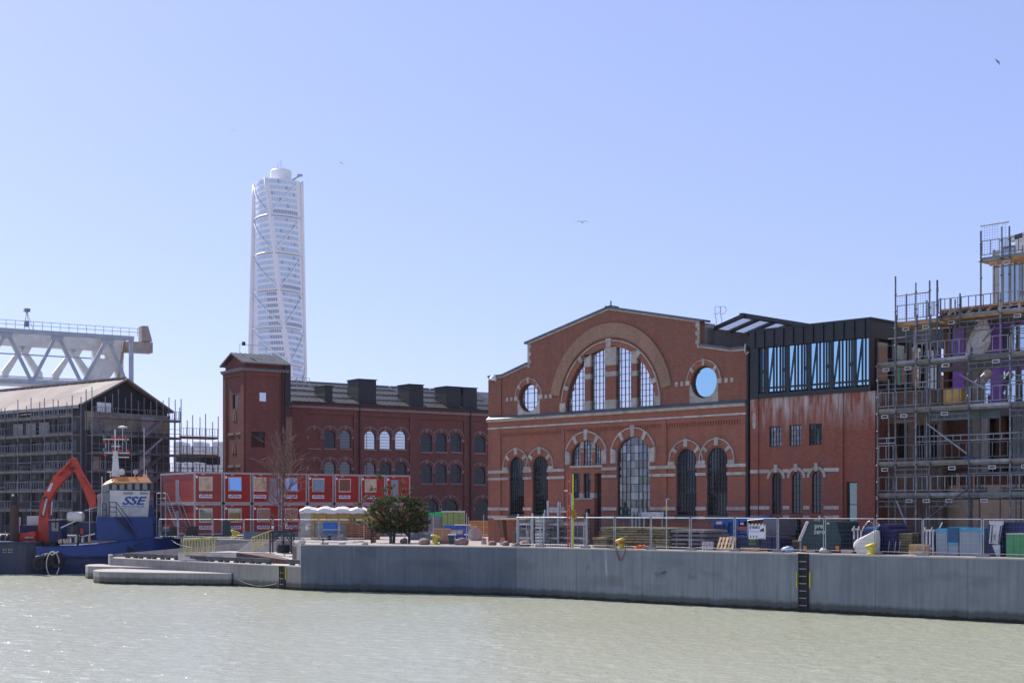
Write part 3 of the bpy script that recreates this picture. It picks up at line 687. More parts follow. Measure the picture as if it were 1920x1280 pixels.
for a, b_ in ((1087.6, 1093.4), (1109.1, 1114.9)):
    x0, x1 = hx(a), hx(b_); s_ = span(full, 0, (x0 + x1) / 2); h = s_[1] - s_[0]
    boxp('mullion_pier', x0, x1, .06, .5, s_[0], s_[1] - .42 * h, M_BR, hall)
    boxp('mullion_cap', x0 - .01, x1 + .01, .04, .5, s_[1] - .42 * h + .002, s_[1] - .34 * h, M_STONE, hall); boxp('mullion_pier', x0, x1, .06, .5, s_[1] - .34 * h + .002, s_[1] - .26 * h, M_BR, hall)
    boxp('mullion_head', x0 - .0, x1 + .0, .05, .5, s_[1] - .26 * h + .002, s_[1] + .04, M_STONE, hall)
boxp('sill', hx(1070), hx(1130), -.08, .25, hz(1100, 876), hz(1100, 873) + .03, M_STONE, hall)
for l in lo[:2]: window(hall, l, D, 2, 4, M_GLD, M_FRM, .03, .05, .6)
window(hall, lo[2], .42, 1, 3, glass('door_glass', (.02, .045, .05), .25, (.7, .95, 1), .05), M_FRM, .06, .06, .8)
boxp('sill', hx(1070), hx(1112.5), -.09, .2, hz(1090, 936), hz(1090, 933.6), M_STONE, hall)
for a in (1090.6, 1110.7): boxp('pier_base', hx(a) - .2, hx(a) + .2, -.03, .3, hz(1090, 933.4), hz(1090, 924), M_STONE, hall)
# great arch: lights between piers
pier = ((1096.4, 1107.3), (1134.6, 1154.8), (1183.4, 1194))
lights = []; x = gL
for a, b_ in pier: lights.append((x, hx(a))); x = hx(b_)
lights.append((x, gR))
for a, b_ in lights:
    pl = clip_poly(clip_poly(garch, 0, a + .004, 1), 0, b_ - .004, -1)
    if pl: window(hall, pl, .22, 5 if b_ - a > 1.6 else 4, 9 if max(p[1] for p in pl) > zb + 3.5 else 6, M_GLS, M_FRM, .032, .045, .28)
for k, (a, b_) in enumerate(pier):
    x0, x1 = hx(a), hx(b_); pc = clip_poly(clip_poly(garch, 0, x0, 1), 0, x1, -1); zt_ = max(p[1] for p in pc) + .05; h = zt_ - zb
    f = (0, .15, .52, .60, .70, 1) if k == 1 else (0, .17, .56, .65, .78, 1)
    for i in range(5):
        e = .02 if i % 2 == 0 else 0
        boxp('pier_stone' if i % 2 == 0 else 'pier_brick', x0 - e, x1 + e, -.02 - e, .54, zb + h * f[i] + .002, zb + h * f[i + 1], M_STONE if i % 2 == 0 else M_BRU, hall)
zq = zb + .25
part('brick_arch', MB().prism(ring(gc, zq, gr + .001, gr + .42, 0, 180, 40, gq + .001, gq + .42), -.04, -.001), M_BR, hall)
part('stone_moulding', MB().prism(ring(gc, zq, gr + .42, gr + .50, 0, 180, 44, gq + .42, gq + .50), -.10, -.001), M_STONE, hall)
part('brown_arch', MB().prism(ring(gc, zq, gr + .72, gr + 1.62, 11, 169, 44, gq + .70, gq + 1.72), -.13, -.001), M_BRO, hall)
for a in (20, 52, 90, 128, 160):
    c, s = math.cos(R(a)), math.sin(R(a)); kw = .48 if a == 90 else .33; p0 = Vector((gc + c * (gr), zq + s * (gq))); e = .62 if a == 90 else .44
    p1 = Vector((gc + c * (gr + e), zq + s * (gq + e))); d = (p1 - p0).normalized(); t = Vector((-d.y, d.x))
    part('keystone' if a == 90 else 'voussoir', MB().prism([tuple(p0 - t * kw * .42), tuple(p0 + t * kw * .42), tuple(p1 + t * kw * .5), tuple(p1 - t * kw * .5)], -.17, .03), M_STONE, hall)
for s in (-1, 1):
    x0, x1 = sorted((gc + s * (gr + .0), gc + s * (gr + .55))); boxp('springer', x0, x1, -.16, .02, zc1 + .2, zq + .42, M_STONE, hall)
# round windows
M_RSTONE = mat('pale_ring', (.42, .33, .27), .9)
for k, (c, z, r) in enumerate(rnd_w):
    if k == 0: window(hall, ell(c, z, r, r, 28), .26, 6, 6, M_GLS, M_FRM, .035, .08, .3)
    else: 
        f = part('window', MB().prism(ring(c, z, r - .1, r, 0, 360, 30), .2, .3), M_FRM, hall); part('glass', MB().prism(ell(c, z, r - .09, r - .09, 30), .25, .26), M_GLB, f)
    part('brick_arch', MB().prism(ring(c, z, r + .02, r + .3, 0, 180, 20, r + .02, r + .36), -.04, -.001), M_BRD, hall)
    part('stone_moulding', MB().prism(ring(c, z, r + .30, r + .37, 0, 180, 22, r + .36, r + .43), -.09, -.001), M_STONE, hall)
    for a in (90, 40, 140):
        cc, ss = math.cos(R(a)), math.sin(R(a)); p0 = Vector((c + cc * (r + .02), z + ss * (r + .02))); p1 = Vector((c + cc * (r + .34), z + ss * (r + .48))); d = (p1 - p0).normalized(); t = Vector((-d.y, d.x)); kw = .22
        part('voussoir', MB().prism([tuple(p0 - t * kw * .4), tuple(p0 + t * kw * .4), tuple(p1 + t * kw * .5), tuple(p1 - t * kw * .5)], -.12, .03), M_STONE, hall)
    hole = [(c + r * math.cos(R(a)), z + r * math.sin(R(a))) for a in range(180, 361, 10)]
    part('stone_apron', MB().prism([(c - r - .12, z - .1), (c - r - .12, z - r - .32), (c + r + .12, z - r - .32), (c + r + .12, z - .1)] + [(c + (r + .001) * math.cos(R(a)), z + (r + .001) * math.sin(R(a)) if a not in (0, 180) else z - .1) for a in range(-6, -175, -12)], -.03, .04), M_STONE, hall)
    for s in (-1, 1):
        boxp('stone_block', c + s * (r + .26) - .17, c + s * (r + .26) + .17, -.10, .0, z - .16, z + .16, M_STONE, hall)
        for q in (.78, 1.25): boxp('stone_block', c + s * (r + q) - .12, c + s * (r + q) + .12, -.05, .0, z - .15, z + .15, M_STONE, hall)
# down pipe, wall lamp, bulkhead
pipe = hx(1404); rod('down_pipe', (pipe, -.12, .1), (pipe, -.12, top[2][1] - .1), .10, M_BLACK, hall)
lp = FH.thing('wall_lamp', 'white dome security lamp high on the left corner of the brick hall', 'lamp', hx(928), -.2, hz(928, 712))
part('lamp_shade', MB().lathe([(.02, .34), (.16, .32), (.30, .12), (.32, 0), (.28, -.02)], 16, Matrix.Rotation(R(20), 4, 'Y')), M_WHITE, lp, smooth=False); rod('bracket', (-.1, .2, -.5), (0, 0, .1), .035, M_BLACK, lp)

# glazed roof light behind the right shoulder
sl = FH.thing('roof_light', 'glazed steel roof light sloping up behind the right shoulder of the hall', 'skylight')
d0 = 1.6; ex, ez = FH.at(1318, 625, d0); rx, rz = FH.at(1393, 591.5, d0)
nR, st = 7, 1.9
M_SKG = mat('skylight_glass', (.65, .72, .8), .2, 0, .05, 1, alpha=.35)
for i in range(nR):
    y = d0 + i * st
    beam('rafter', (ex, y, ez), (rx, y, rz), .26, .10, M_FRM, sl, up=(0, 1, 0))
    if i < nR - 1:
        b = MB(); b.quad((ex + .1, y + .5, ez + .02), (rx - .2, y + .5, rz - .05), (rx - .2, y + st - .2, rz - .05), (ex + .1, y + st - .2, ez + .02)); b.quad((ex + .1, y + .5, ez - .01), (rx - .2, y + .5, rz - .08), (rx - .2, y + st - .2, rz - .08), (ex + .1, y + st - .2, ez - .01)); part('pane', b, M_SKG, sl)
        b = MB(); b.box(0, 1, 0, 1, 0, 1); beam('opaque_panel', (ex, y + .32, ez + .02), (rx, y + .32, rz + .0), .06, .3, mat('grey_panel', (.2, .19, .19), .7), sl, up=(0, 1, 0))
beam('eaves_rail', (ex, d0 - .3, ez - .08), (ex, d0 + nR * st - .5, ez - .08), .2, .22, M_FRM, sl)
beam('ridge_rail', (rx, d0 - .2, rz + .0), (rx, d0 + nR * st, rz + .0), .3, .3, M_FRM, sl)
part('upstand', MB().box(ex - .1, ex + .1, d0 - .2, d0 + nR * st, ez - 1.6, ez - .2), mat('grey_panel', (.2, .19, .19), .7), sl)
part('ridge_cap', MB().prism([(rx - .1, rz + .1), (rx + 1.6, rz - .25), (rx + 1.6, rz - .45), (rx - .1, rz - .15)], d0, d0 + nR * st), M_FRM, sl)
an = thing('roof_antenna', 'pair of thin bent antenna rods shaped like letters on the roof', 'antenna', tuple(FH.w(hx(1343, 9), 9, hz(1343, 612, 9))), 0)
def prod(dx):
    k = 112 / FPX; c = [(0, 0), (0, 1.0), (-.12, 1.6), (-.12, 2.9), (.32, 2.85), (.46, 2.4), (.25, 1.9), (-.1, 1.75)]
    part('antenna_rod', MB().tube([(x * .75 + dx, 0, z * .52) for x, z in c], .022, 4), M_STEELD, an)
prod(0); prod(.42)

# ---------------------------------------------------------------- annex: brick below, black steel and mirror glass above
anx = FH.thing('annex_building', 'brick annex with a black steel and mirror glass upper storey', 'building')
AX0, AX1 = hx(1408.5), hx(1643); az = (hz(1410, 748) + hz(1630, 733)) / 2
ao = []
sq = ((1442.5, 1465, 799, 837.3), (1480, 1502.7, 796, 835.8), (1516.7, 1541, 794, 834)); ar = ((1447, 1465.3, 886, 964), (1484.5, 1503, 884.5, 963), (1522, 1541.3, 883.2, 962))
def rect(a, b_, t, bt): m_ = (a + b_) / 2; return [(hx(a), hz(m_, bt)), (hx(b_), hz(m_, bt)), (hx(b_), hz(m_, t)), (hx(a), hz(m_, t))]
SQ = [rect(*s) for s in sq]
AR = []
for a, b_, t, bt in ar: x0, x1 = hx(a), hx(b_); c = (x0 + x1) / 2; hw = (x1 - x0) / 2; m_ = (a + b_) / 2; AR.append((arch(c, hw, hz(m_, bt), hz(m_, t) - hw, hw), c, hw, hz(m_, t) - hw))
dr = [(hx(1587), .05), (hx(1606.6), .05), (hx(1606.6), hz(1597, 903)), (hx(1587), hz(1597, 903))]
lw = [(hx(1479), .05), (hx(1502), .05), (hx(1502), hz(1490, 972)), (hx(1479), hz(1490, 972))]
part('wall', MB().prism([(AX0, 0), (AX1, 0), (AX1, az), (AX0, az)], 0, .5, SQ + [a[0] for a in AR] + [dr, lw]), M_BRA, anx)
boxp('side_wall', AX1 - .5, AX1, .501, 9, 0, az, M_BRA, anx); boxp('back_wall', AX0, AX1 - .5, 8.5, 9, 0, az, M_BRA, anx)
for s in SQ: window(anx, s, .12, 4, 4, M_GLM if s is not SQ[2] else M_GLD, M_FRM, .035, .06, 1.5)
for a in AR:
    window(anx, a[0], .14, 3, 6, M_GLD, M_FRM, .04, .06, 1.0, panes=False)
    part('stone_moulding', MB().prism(ring(a[1], a[3], a[2] + .14, a[2] + .32, 0, 180, 14), -.09, -.001), M_STONE, anx)
    boxp('keystone', a[1] - .12, a[1] + .12, -.14, .02, a[3] + a[2] + .02, a[3] + a[2] + .52, M_STONE, anx)
window(anx, dr, .2, 1, 3, glass('door_glass', (.02, .045, .05), .25, (.7, .95, 1), .05), M_FRM, .05, .07, .8)
window(anx, lw, .3, 2, 2, M_GLD, M_FRM, .05, .07, .8)
for a, b_, d in ((1408.5, 1423, .10), (1575, 1582, .12), (1629, 1643, .14)): boxp('pilaster', hx(a), hx(b_), -d, -.001, 0, az - .02, M_BRA, anx)
zB1 = (hz(1415, 884.5) + hz(1575, 879)) / 2; zB3 = (hz(1415, 952.5) + hz(1575, 950)) / 2; zB4 = hz(1500, 969)
for (a, b_), zl in (((1423.5, 1443.5), (zB1, zB3, zB4)), ((1468.5, 1481), (zB1, zB3, zB4)), ((1506.5, 1518.5), (zB1, zB3, zB4)), ((1545, 1574.5), (zB1, zB3, zB4)), ((1408.6, 1422.9), (zB1, zB3, zB4))):
    for z in zl: boxp('stone_band', hx(a), hx(b_), -.13 if a < 1410 else -.05, .01, z - .115, z + .115, M_STONE, anx)
for i in range(5): w_ = .30 if i % 2 else .2; boxp('quoin', hx(1416) - w_ / 2, hx(1416) + w_ / 2, -.13, -.1, hz(1416, 803) + i * .2, hz(1416, 803) + i * .2 + .19, mat('pale_brick', (.4, .35, .34), .9), anx)
# upper box
zt0, zt1 = hz(1409, 624.5), hz(1634, 597); zt_ = (zt0 + zt1) / 2; zw = (hz(1411, 654) + hz(1630, 632)) / 2; BX0, BX1 = hx(1409), hx(1634)
M_BLK = mat('black_steel_cladding', (.018, .02, .026), .42, .3, .25, 1.2, spec=.6)
boxp('fascia', BX0, BX1, -.18, .6, zw, zt_, M_BLK, anx)
for i in range(12): x = BX0 + (BX1 - BX0) * (i + .5) / 12; boxp('fascia_rib', x - .06, x + .06, -.26, -.18, zw, zt_ - .02, M_BLK, anx)
boxp('roof_slab', BX0 - .1, BX1 + .1, -.22, 9.2, zt_ + .001, zt_ + .12, M_BLK, anx)
boxp('bottom_beam', BX0, BX1, -.12, .6, az + .001, az + .30, M_BLK, anx)
boxp('box_core', BX0 + .3, BX1 - .2, .62, 8.8, az + .1, zt_, M_DARK, anx)
gl0, gl1 = hx(1424), hx(1631); nb = 5; bw_ = (gl1 - gl0) / nb
zg0, zg1 = az + .31, zw - .001
for i in range(nb):
    x = gl0 + i * bw_
    for a, b_ in ((.02, .10), (.125, .21), (.235, .30), (.40, .67), (.69, .81), (.83, .98)):
        o = boxp('pane', x + a * bw_, x + b_ * bw_, .02, .04, zg0 + .1, zg1 - .05, M_GLB, anx)
    for a in (.112, .222, .395, .68, .82, .99): boxp('fin', x + a * bw_ - .03, x + a * bw_ + .03, -.05, .3, zg0, zg1, M_BLK, anx)
    boxp('spandrel', x + .085 * bw_, x + .40 * bw_, -.04, .3, zg0 + .44 * (zg1 - zg0), zg0 + .52 * (zg1 - zg0), M_BLK, anx)
    boxp('spandrel', x + .29 * bw_, x + .40 * bw_, -.03, .5, zg0, zg1, M_BLK, anx)
    boxp('transom', x, x + bw_, -.05, .33, zg0 + .28, zg0 + .40, M_BLK, anx)
    beam('brace', (x + .42 * bw_, -.04, zg0), (x + .68 * bw_, -.04, zg1), .05, .04, M_BLK, anx)
boxp('end_post', BX0, gl0, -.15, .6, az, zg1, M_BLK, anx); boxp('end_post', gl1, BX1, -.15, .6, az, zg1, M_BLK, anx)
for i in range(4):
    y0 = .8 + i * 2.0; boxp('side_window', BX1 - .19, BX1 - .15, y0, y0 + 1.3, zg0 + .3, zg1 - .2, glass('side_glass', (.16, .17, .12), .25, (1, 1, .9), .08), anx)
    boxp('side_post', BX1 - .2, BX1, y0 - .45, y0 - .05, az, zg1, M_BLK, anx)
boxp('side_fascia', BX1 - .2, BX1 - .0, .601, 9, zw, zt_, M_BLK, anx)
part('hanging_pipe', MB().tube([(hx(1402), -.25, hz(1402, 645)), (hx(1402), -.3, hz(1402, 660)), (hx(1405), -.3, hz(1405, 665)), (hx(1408), -.25, hz(1408, 660))], .05, 6), M_STEEL, anx)
# ---------------------------------------------------------------- factory wing and its stair tower
M_BRF = brick('factory_brick', (.165, .054, .045), (.225, .077, .062), (.14, .095, .082), patch=(.09, .04, .035), ang=34.6)
M_ROOFD = mat('factory_roof', (.062, .062, .066), .5, .25, .15, .4)
M_BLKB = mat('black_box', (.014, .015, .018), .5, .1, .3, 2)
FF = Frame((-24.9, 160), (-2.8, 175.2)); fac = FF.thing('factory_wing', 'long red brick factory wing with arched windows and black roof boxes', 'building')
fx, fz = FF.x, FF.z
FL = fx(548); FR = fx(960); zE = fz(560, 762)
wins_f = []
rows = [(( (589.8, 0), (619.4, 1), (648.6, 1)), 806, 840), (((694.7, 1), (723.4, 1), (752.4, 1)), 807.5, 842), (((800.5, 1), (828, 1), (855, 1)), 811.5, 846.7), (((900.6, 1), (928, 1)), 816, 848.5)]
fo = []
def fwin(px, top_, bot_, hwp=10.2, glass_=True):
    x = fx(px); hw = (fx(px + hwp) - fx(px - hwp)) / 2; z1 = fz(px, top_); z0 = fz(px, bot_); o = arch(x, hw, z0, z1 - hw, hw, 12)
    wins_f.append((o, x, hw, z1 - hw, glass_, z0)); return o
for r in range(2):
    for ws, t, b_ in rows:
        for px, g in ws: fwin(px, t + 59.5 * r - (.0 if r == 0 else 1), b_ + 59 * r, 10.2, g)
for px, hw in ((807.8, 14.6), (844.5, 14.6), (905.5, 13.5), (700, 14.6), (738, 14.6)): fwin(px, 935.5, 985, hw)
part('wall', MB().prism([(FL, 0), (FR, 0), (FR, zE), (FL, zE)], .14, .6, [w_[0] for w_ in wins_f if w_[4]]), M_BRF, fac)
for a, b_ in ((548, 575.5), (663.5, 683.5), (768.8, 787.5), (870.5, 888.5)): boxp('pilaster', fx(a), fx(b_), 0, .139, 0, zE - .12, M_BRF, fac)
for (a, b_), y in zip(((575.7, 663.3), (683.7, 768.6), (787.7, 870.3), (888.7, 960)), (776.5, 781.5, 786.5, 790)): boxp('panel_head', fx(a), fx(b_), .01, .139, fz((a + b_) / 2, y), zE - .12, M_BRF, fac)
M_FST = mat('factory_stone', (.25, .18, .165), .9, 0, .2, 3)
gm = [glass('factory_glass_a', (.012, .015, .018), .02, (.8, .9, 1), .06), glass('factory_glass_b', (.03, .035, .035), .08, (.9, .94, 1), .06), glass('factory_glass_c', (.15, .16, .17), .45, (.95, .97, 1), .08)]
for k, (o, x, hw, zs, g, z0) in enumerate(wins_f):
    if g: window(fac, o, .28, 4, 6, gm[2] if k in (3, 4, 5) else gm[1] if k in (2, 11, 12, 13, 14) else gm[0], M_FRM, .035, .06, 1.0, panes=False)
    part('brick_arch', MB().prism(ring(x, zs, hw + .03, hw + .40, 0, 180, 16), .07, .139), M_BRF, fac)
    part('stone_moulding', MB().prism(ring(x, zs, hw + .40, hw + .50, 0, 180, 18), .03, .139), M_FST, fac)
    boxp('keystone', x - .12, x + .12, .04, .2, zs + hw + .05, zs + hw + .55, M_FST, fac)
    for s in (-1, 1): boxp('springer', x + s * (hw + .27) - .2, x + s * (hw + .27) + .2, .02, .138, zs - .3, zs, M_FST, fac)
    boxp('sill', x - hw - .1, x + hw + .1, .03, .3, z0 - .16, z0, M_FST, fac)
boxp('eaves_band', FL - .1, FR, -.16, .6, zE - .118, zE + .14, M_FST, fac); boxp('eaves_brick', FL - .05, FR, -.08, .6, zE + .141, zE + .42, M_BRF, fac)
boxp('side_wall', FL, FL + .5, .601, 16, 0, zE, M_BRF, fac)
boxp('gutter', FL - .2, FR, -.36, -.1, zE + .43, zE + .62, M_BLKB, fac)
RY, RZ = 8.5, fz(571, 716, 8.5); ZG = zE + .42
rf = MB(); rf.v = [(FL - .2, -.2, ZG), (FR + 12, -.2, ZG), (FR + 12, RY, RZ), (FL - .2, RY, RZ), (FL - .2, 17, ZG), (FR + 12, 17, ZG)]; rf.f = [(0, 1, 2, 3), (3, 2, 5, 4), (0, 3, 4), (1, 5, 2), (0, 4, 5, 1)]
rof = part('roof', rf, M_ROOFD, fac)
def rp(x, t, up=.1): return (x, -.2 + (RY + .2) * t, ZG + (RZ - ZG) * t + up)
for k, t in enumerate((.30, .55, .80, .985)):
    x = FL
    while x < FR - 4: rod('snow_rail', rp(x, t), rp(x + 5.6, t), .07, M_STEELD, rof); x += 5.8
b = MB(); x = FL
while x < FR: b.box(x, x + .05, -.2, RY, 0, .06, Matrix(((1, 0, 0, 0), (0, 1, 0, 0), (0, (RZ - ZG) / (RY + .2), 1, ZG + .2 * (RZ - ZG) / (RY + .2)), (0, 0, 0, 1)))); x += .62
part('roof_seams', b, M_ROOFD, rof, kind='stuff')
for a, b_, t, bt in ((608.5, 622.7, 724, 748), (671, 704.6, 712, 752.5), (766, 793, 721.5, 754), (836, 863, 725.5, 757), (867.5, 893.5, 727.5, 758)):
    x0, x1 = fx(a, 1), fx(b_, 1); z1 = fz((a + b_) / 2, t, 1); 
    boxp('roof_box', x0, x1, .9, 3.6, ZG + .1, z1, M_BLKB, fac); boxp('roof_box_lid', x0 - .1, x1 + .1, .8, 3.7, z1 + .002, z1 + .09, M_BLKB, fac)
for a in (673.5, 881.5): rod('down_pipe', (fx(a), -.13, 0), (fx(a), -.13, zE + .4), .09, M_BLKB, fac)

FW = Frame((-28.6, 152), (-28.6 + 8.2, 152 + 5.7)); tw = FW.thing('stair_tower', 'square red brick stair tower with a small gabled roof', 'tower')
tx, tz = FW.x, FW.z; TW, TD = 4.9, 5.5; zC = tz(470, 697)
zo = [( (tx(486.6), tx(500.5)), (735.6, 752), 494), ((tx(470), tx(497)), (809, 838), 484)]
to = [[(x0, tz(pm, y1)), (x1, tz(pm, y1)), (x1, tz(pm, y0)), (x0, tz(pm, y0))] for (x0, x1), (y0, y1), pm in zo]
part('wall', MB().prism([(0, 0), (TW, 0), (TW, zC), (0, zC)], .0, .4, to), M_BRF, tw)
part('glass', MB().prism(to[0], .12, .15), gm[2], tw); part('glass', MB().prism(to[1], .2, .23), gm[0], tw)
LM = Matrix(((0, 1, 0, 0), (1, 0, 0, 0), (0, 0, 1, 0), (0, 0, 0, 1)))     # swaps x and y: builds on the left face
FWL = Frame(tuple(FW.w(0, TD).xy), tuple(FW.w(0, 0).xy))   # left face seen left to right
def lxy(px): return TD - FWL.x(px)
lo_ = [(lxy(446.6), FWL.z(441, 766)), (lxy(436), FWL.z(441, 766)), (lxy(436), FWL.z(441, 739.5)), (lxy(446.6), FWL.z(441, 739.5))]
part('wall', MB().prism([(.401, 0), (TD, 0), (TD, zC), (.401, zC)], 0, .4, [lo_], M=LM), M_BRF, tw); part('glass', MB().prism(lo_, .15, .18, M=LM), gm[0], tw)
boxp('back_wall', .401, TW, TD - .4, TD, 0, zC, M_BRF, tw); boxp('right_wall', TW - .4, TW, .401, TD - .401, 0, zC, M_BRF, tw)
for z0, z1, e, m in ((zC, zC + .12, .10, M_BRF), (zC + .121, zC + .3, .22, M_FST), (zC + .301, zC + .42, .30, M_LEAD)): boxp('cornice', -e, TW + e, -e, TD + e, z0, z1, m, tw)
zU = zC + .42; zE2 = tz(457.6, 679); zA = FW.z(440, 663.5, 2.7)
boxp('attic', .15, TW - .15, .15, TD - .15, zU + .001, zE2, M_BRF, tw)
part('gable', MB().prism([(.15, zE2 + .001), (TD - .15, zE2 + .001), (TD / 2, zA - .12)], .15, TW - .15, M=LM), M_BRF, tw)
for s in (0, 1):
    y0 = -.3 if s == 0 else TD + .3; b = MB(); dz = .14
    b.v = [(-.35, y0, zE2 - .1), (TW + .35, y0, zE2 - .1), (TW + .35, TD / 2, zA), (-.35, TD / 2, zA)]; b.v += [(x, y, z + dz) for x, y, z in b.v]
    b.f = [(0, 1, 2, 3), (4, 5, 6, 7), (0, 1, 5, 4), (1, 2, 6, 5), (2, 3, 7, 6), (3, 0, 4, 7)]; rs_o = part('roof', b, mat('tower_roof', (.14, .135, .13), .45, .4, .2, 2), tw)
    b = MB()
    for i in range(11):
        x = -.3 + i * (TW + .6) / 10; b.bar((x, y0, zE2 + .07), (x, TD / 2, zA + .17), .05, .06)
    part('roof_seams', b, mat('tower_roof', (.14, .135, .13)), rs_o)
for a in (1.0, 1.2): pass
boxp('band', -.05, .0, .35, TD - .35, zC - .02, zC, M_BRF, tw)
for a, b_ in ((.12, .75), (TW - .75, TW - .12)): boxp('pilaster', a, b_, -.09, -.001, 0, zC - .4, M_BRF, tw)
boxp('panel_head', .12, TW - .12, -.09, -.001, zC - .399, zC - .01, M_BRF, tw)
for a, b_ in ((.02, .75), (TD - .75, TD)): boxp('pilaster', -.09, -.001, a, b_, 0, zC - .4, M_BRF, tw)
boxp('panel_head', -.09, -.001, .02, TD, zC - .399, zC - .01, M_BRF, tw)
for px, py in ((440, 782), (438.6, 843)):
    y = lxy(px); z = FWL.z(px, py)
    for s in (-1, 1):
        part('arrow_stone', MB().prism([(y + s * .12, z + .25), (y, z + .72), (y, z + .95), (y + s * .32, z + .3), (y + s * .42, z - .4), (y + s * .2, z - .4)], -.05, .02, M=LM), M_FST, tw)
for py in (813, 873.5):
    z = FWL.z(440, py)
    for a, b_ in ((.9, 2.1), (2.7, 4.2)): boxp('stone_band', -.06, .01, a, b_, z - .14, z + .14, M_FST, tw)
for x, m in ((TW - .55, M_BLKB), (TW - .2, M_BLKB)): rod('down_pipe', (x, -.2, 0), (x, -.2, zC + .2), .08, m, tw)
boxp('roof_gutter', TW - .25, TW + .5, -.1, TD - .5, zC - 3.5, zE2 + .1, M_BLKB, tw)
rd = FW.thing('maintenance_landing', 'small railed steel landing on the roof beside the stair tower', 'platform', TW + .1, 1.2, tz(545, 725))
boxp('deck', -.9, 3.0, -.6, .8, -.12, 0, M_STEEL, rd)
for i in range(6): rod('post', (-.9 + i * .78, -.6, 0), (-.9 + i * .78, -.6, 1.1), .03, M_STEEL, rd)
for z in (.55, 1.1): rod('rail', (-.9, -.6, z), (3, -.6, z), .03, M_STEEL, rd)
wl = FW.thing('roof_railing', 'thin railing and lamp on the ridge of the stair tower', 'railing', -.2, TD / 2, zA + .1)
for x in (.9, 2.2, 4): rod('post', (x, 0, 0), (x, 0, 1.0), .025, M_STEELD, wl)
rod('rail', (.9, 0, 1.0), (4, 0, 1.0), .025, M_STEELD, wl); boxp('lamp', 1.2, 1.5, -.15, .15, .9, 1.3, M_BLKB, wl)

# ---------------------------------------------------------------- twisting white tower far behind
TY = 790.0; TX = (521.5 - 960) / FPX * TY; M_TT = mat('tower_white', (.86, .86, .88), .45, 0, .03, .05); M_TG = glass('tower_glass', (.42, .54, .64), .35, (.85, .95, 1), .2); M_TD = glass('tower_window', (.26, .30, .38), .2, (.8, .9, 1), .2)
tt = thing('twisted_tower', 'tall white twisting skyscraper with diagonal struts, far behind the stair tower', 'skyscraper', (TX, TY, QZ))
HT = (957 - 344) / FPX * TY + (CAMZ - QZ); SH = HT / 9; RC = 13.7
def ang(z): return R(-20 + (HT - z) / SH * 10.5 - 90)          # front corner direction
def tpos(z, k, u, out=0.0):
    """point on face k (0 right of the front corner, 1..3 round), u 0..1 along it"""
    a = ang(z); c0 = a + k * math.pi / 2; c1 = c0 + math.pi / 2; rr = 13.5 / math.cos(min(abs(a + math.pi / 2), R(34)))
    p = Vector((math.cos(c0), math.sin(c0))) * rr; q = Vector((math.cos(c1), math.sin(c1))) * rr; n = (p + q).normalized()
    m_ = p.lerp(q, u) + n * (out + 1.7 * math.sin(math.pi * u)); return (m_.x, m_.y, z)
for sgm in range(9):
    z0 = HT - (sgm + 1) * SH + .9; z1 = HT - sgm * SH - (.0 if sgm == 0 else .0)
    secs = []
    for i in range(9):
        z = z0 + (z1 - z0) * i / 8; s_ = []
        for k in range(4):
            for u in (0.03, .12, .3, .5, .7, .88, .97): s_.append(tpos(z, k, u))
        secs.append(s_)
    tb = part('tower_block', MB().loft(secs), M_TT, tt)
    if sgm > 7: continue
    gb, wb, fb = MB(), MB(), MB()
    nf = 6; fh = (z1 - z0) / nf
    for f_ in range(nf):
        for k in (0, 3):
            z = z0 + fh * f_ + fh * .24; zz = z0 + fh * f_ + fh * .80; nw = 11; mech = f_ == 0
            ua, ub = (.10, .86) if k == 0 else (.22, .93)
            for i in range(nw):
                u0 = ua + (ub - ua) * i / nw; u1 = ua + (ub - ua) * (i + .80) / nw; b = wb if (k == 0 and ((f_ == 0 and sgm in (0, 2, 3)) or (sgm * 7 + f_ * 3 + i) % 9 == 0) or (k == 3 and sgm > 2 and i > 5)) else gb
                P = [tpos(z, k, u0, .12), tpos(z, k, u1, .12), tpos(zz, k, u1, .12), tpos(zz, k, u0, .12)]; b.quad(*P)
    part('window_bands', gb, M_TG, tb, kind='stuff'); 
    if wb.v: part('dark_windows', wb, M_TD, tb, kind='stuff')
    zr = z0 - .3
    for k in (0, 3, 1):
        if sgm < 8: part('ring_beam', MB().tube([tpos(zr, k, u, .45) for u in (0, .12, .25, .4, .5, .6, .75, .88, 1)], .38, 5), M_TT, tt)
    part('diagonal_strut', MB().tube([tpos(z1 - 1 + (z0 - z1 + 2) * i / 8, 3, .04 + .93 * i / 8, .5) for i in range(9)], .4, 5), M_TT, tt)
    part('diagonal_strut', MB().tube([tpos(z0 + 1 + (z1 - z0 - 3) * i / 8, 0, .03 + .83 * i / 8, .5) for i in range(9)], .4, 5), M_TT, tt)
part('corner_beam', MB().tube([tpos(HT - i * SH / 3, 0, 0, -.0) for i in range(26)], .9, 6), M_TT, tt, smooth=True)
part('spine', MB().tube([(lambda p: (p[0] * 1.05, p[1] * 1.05, p[2]))(tpos(HT - i * SH / 3, 3, 0, .0)) for i in range(27)], 1.3, 6), M_TT, tt, smooth=True)
part('spine', MB().tube([(lambda p: (p[0] * 1.03, p[1] * 1.03, p[2]))(tpos(HT - i * SH / 3, 1, 0, .0)) for i in range(27)], 1.0, 6), M_TT, tt, smooth=True)
part('spine_wedge', MB().loft([[(lambda p, n_: (p[0] * n_, p[1] * n_, p[2]))(tpos(HT - i * SH / 3 - .5, 2, u, 0), k_) for u, k_ in ((.2, 1), (.44, 1.16), (.56, 1.16), (.8, 1))] for i in range(27)]), M_TT, tt)
part('roof_drum', MB().lathe([(6, HT), (6, HT + 6.4), (5.4, HT + 7)], 24, Matrix.Translation((1.6, 0, 0))), M_TT, tt, smooth=False)
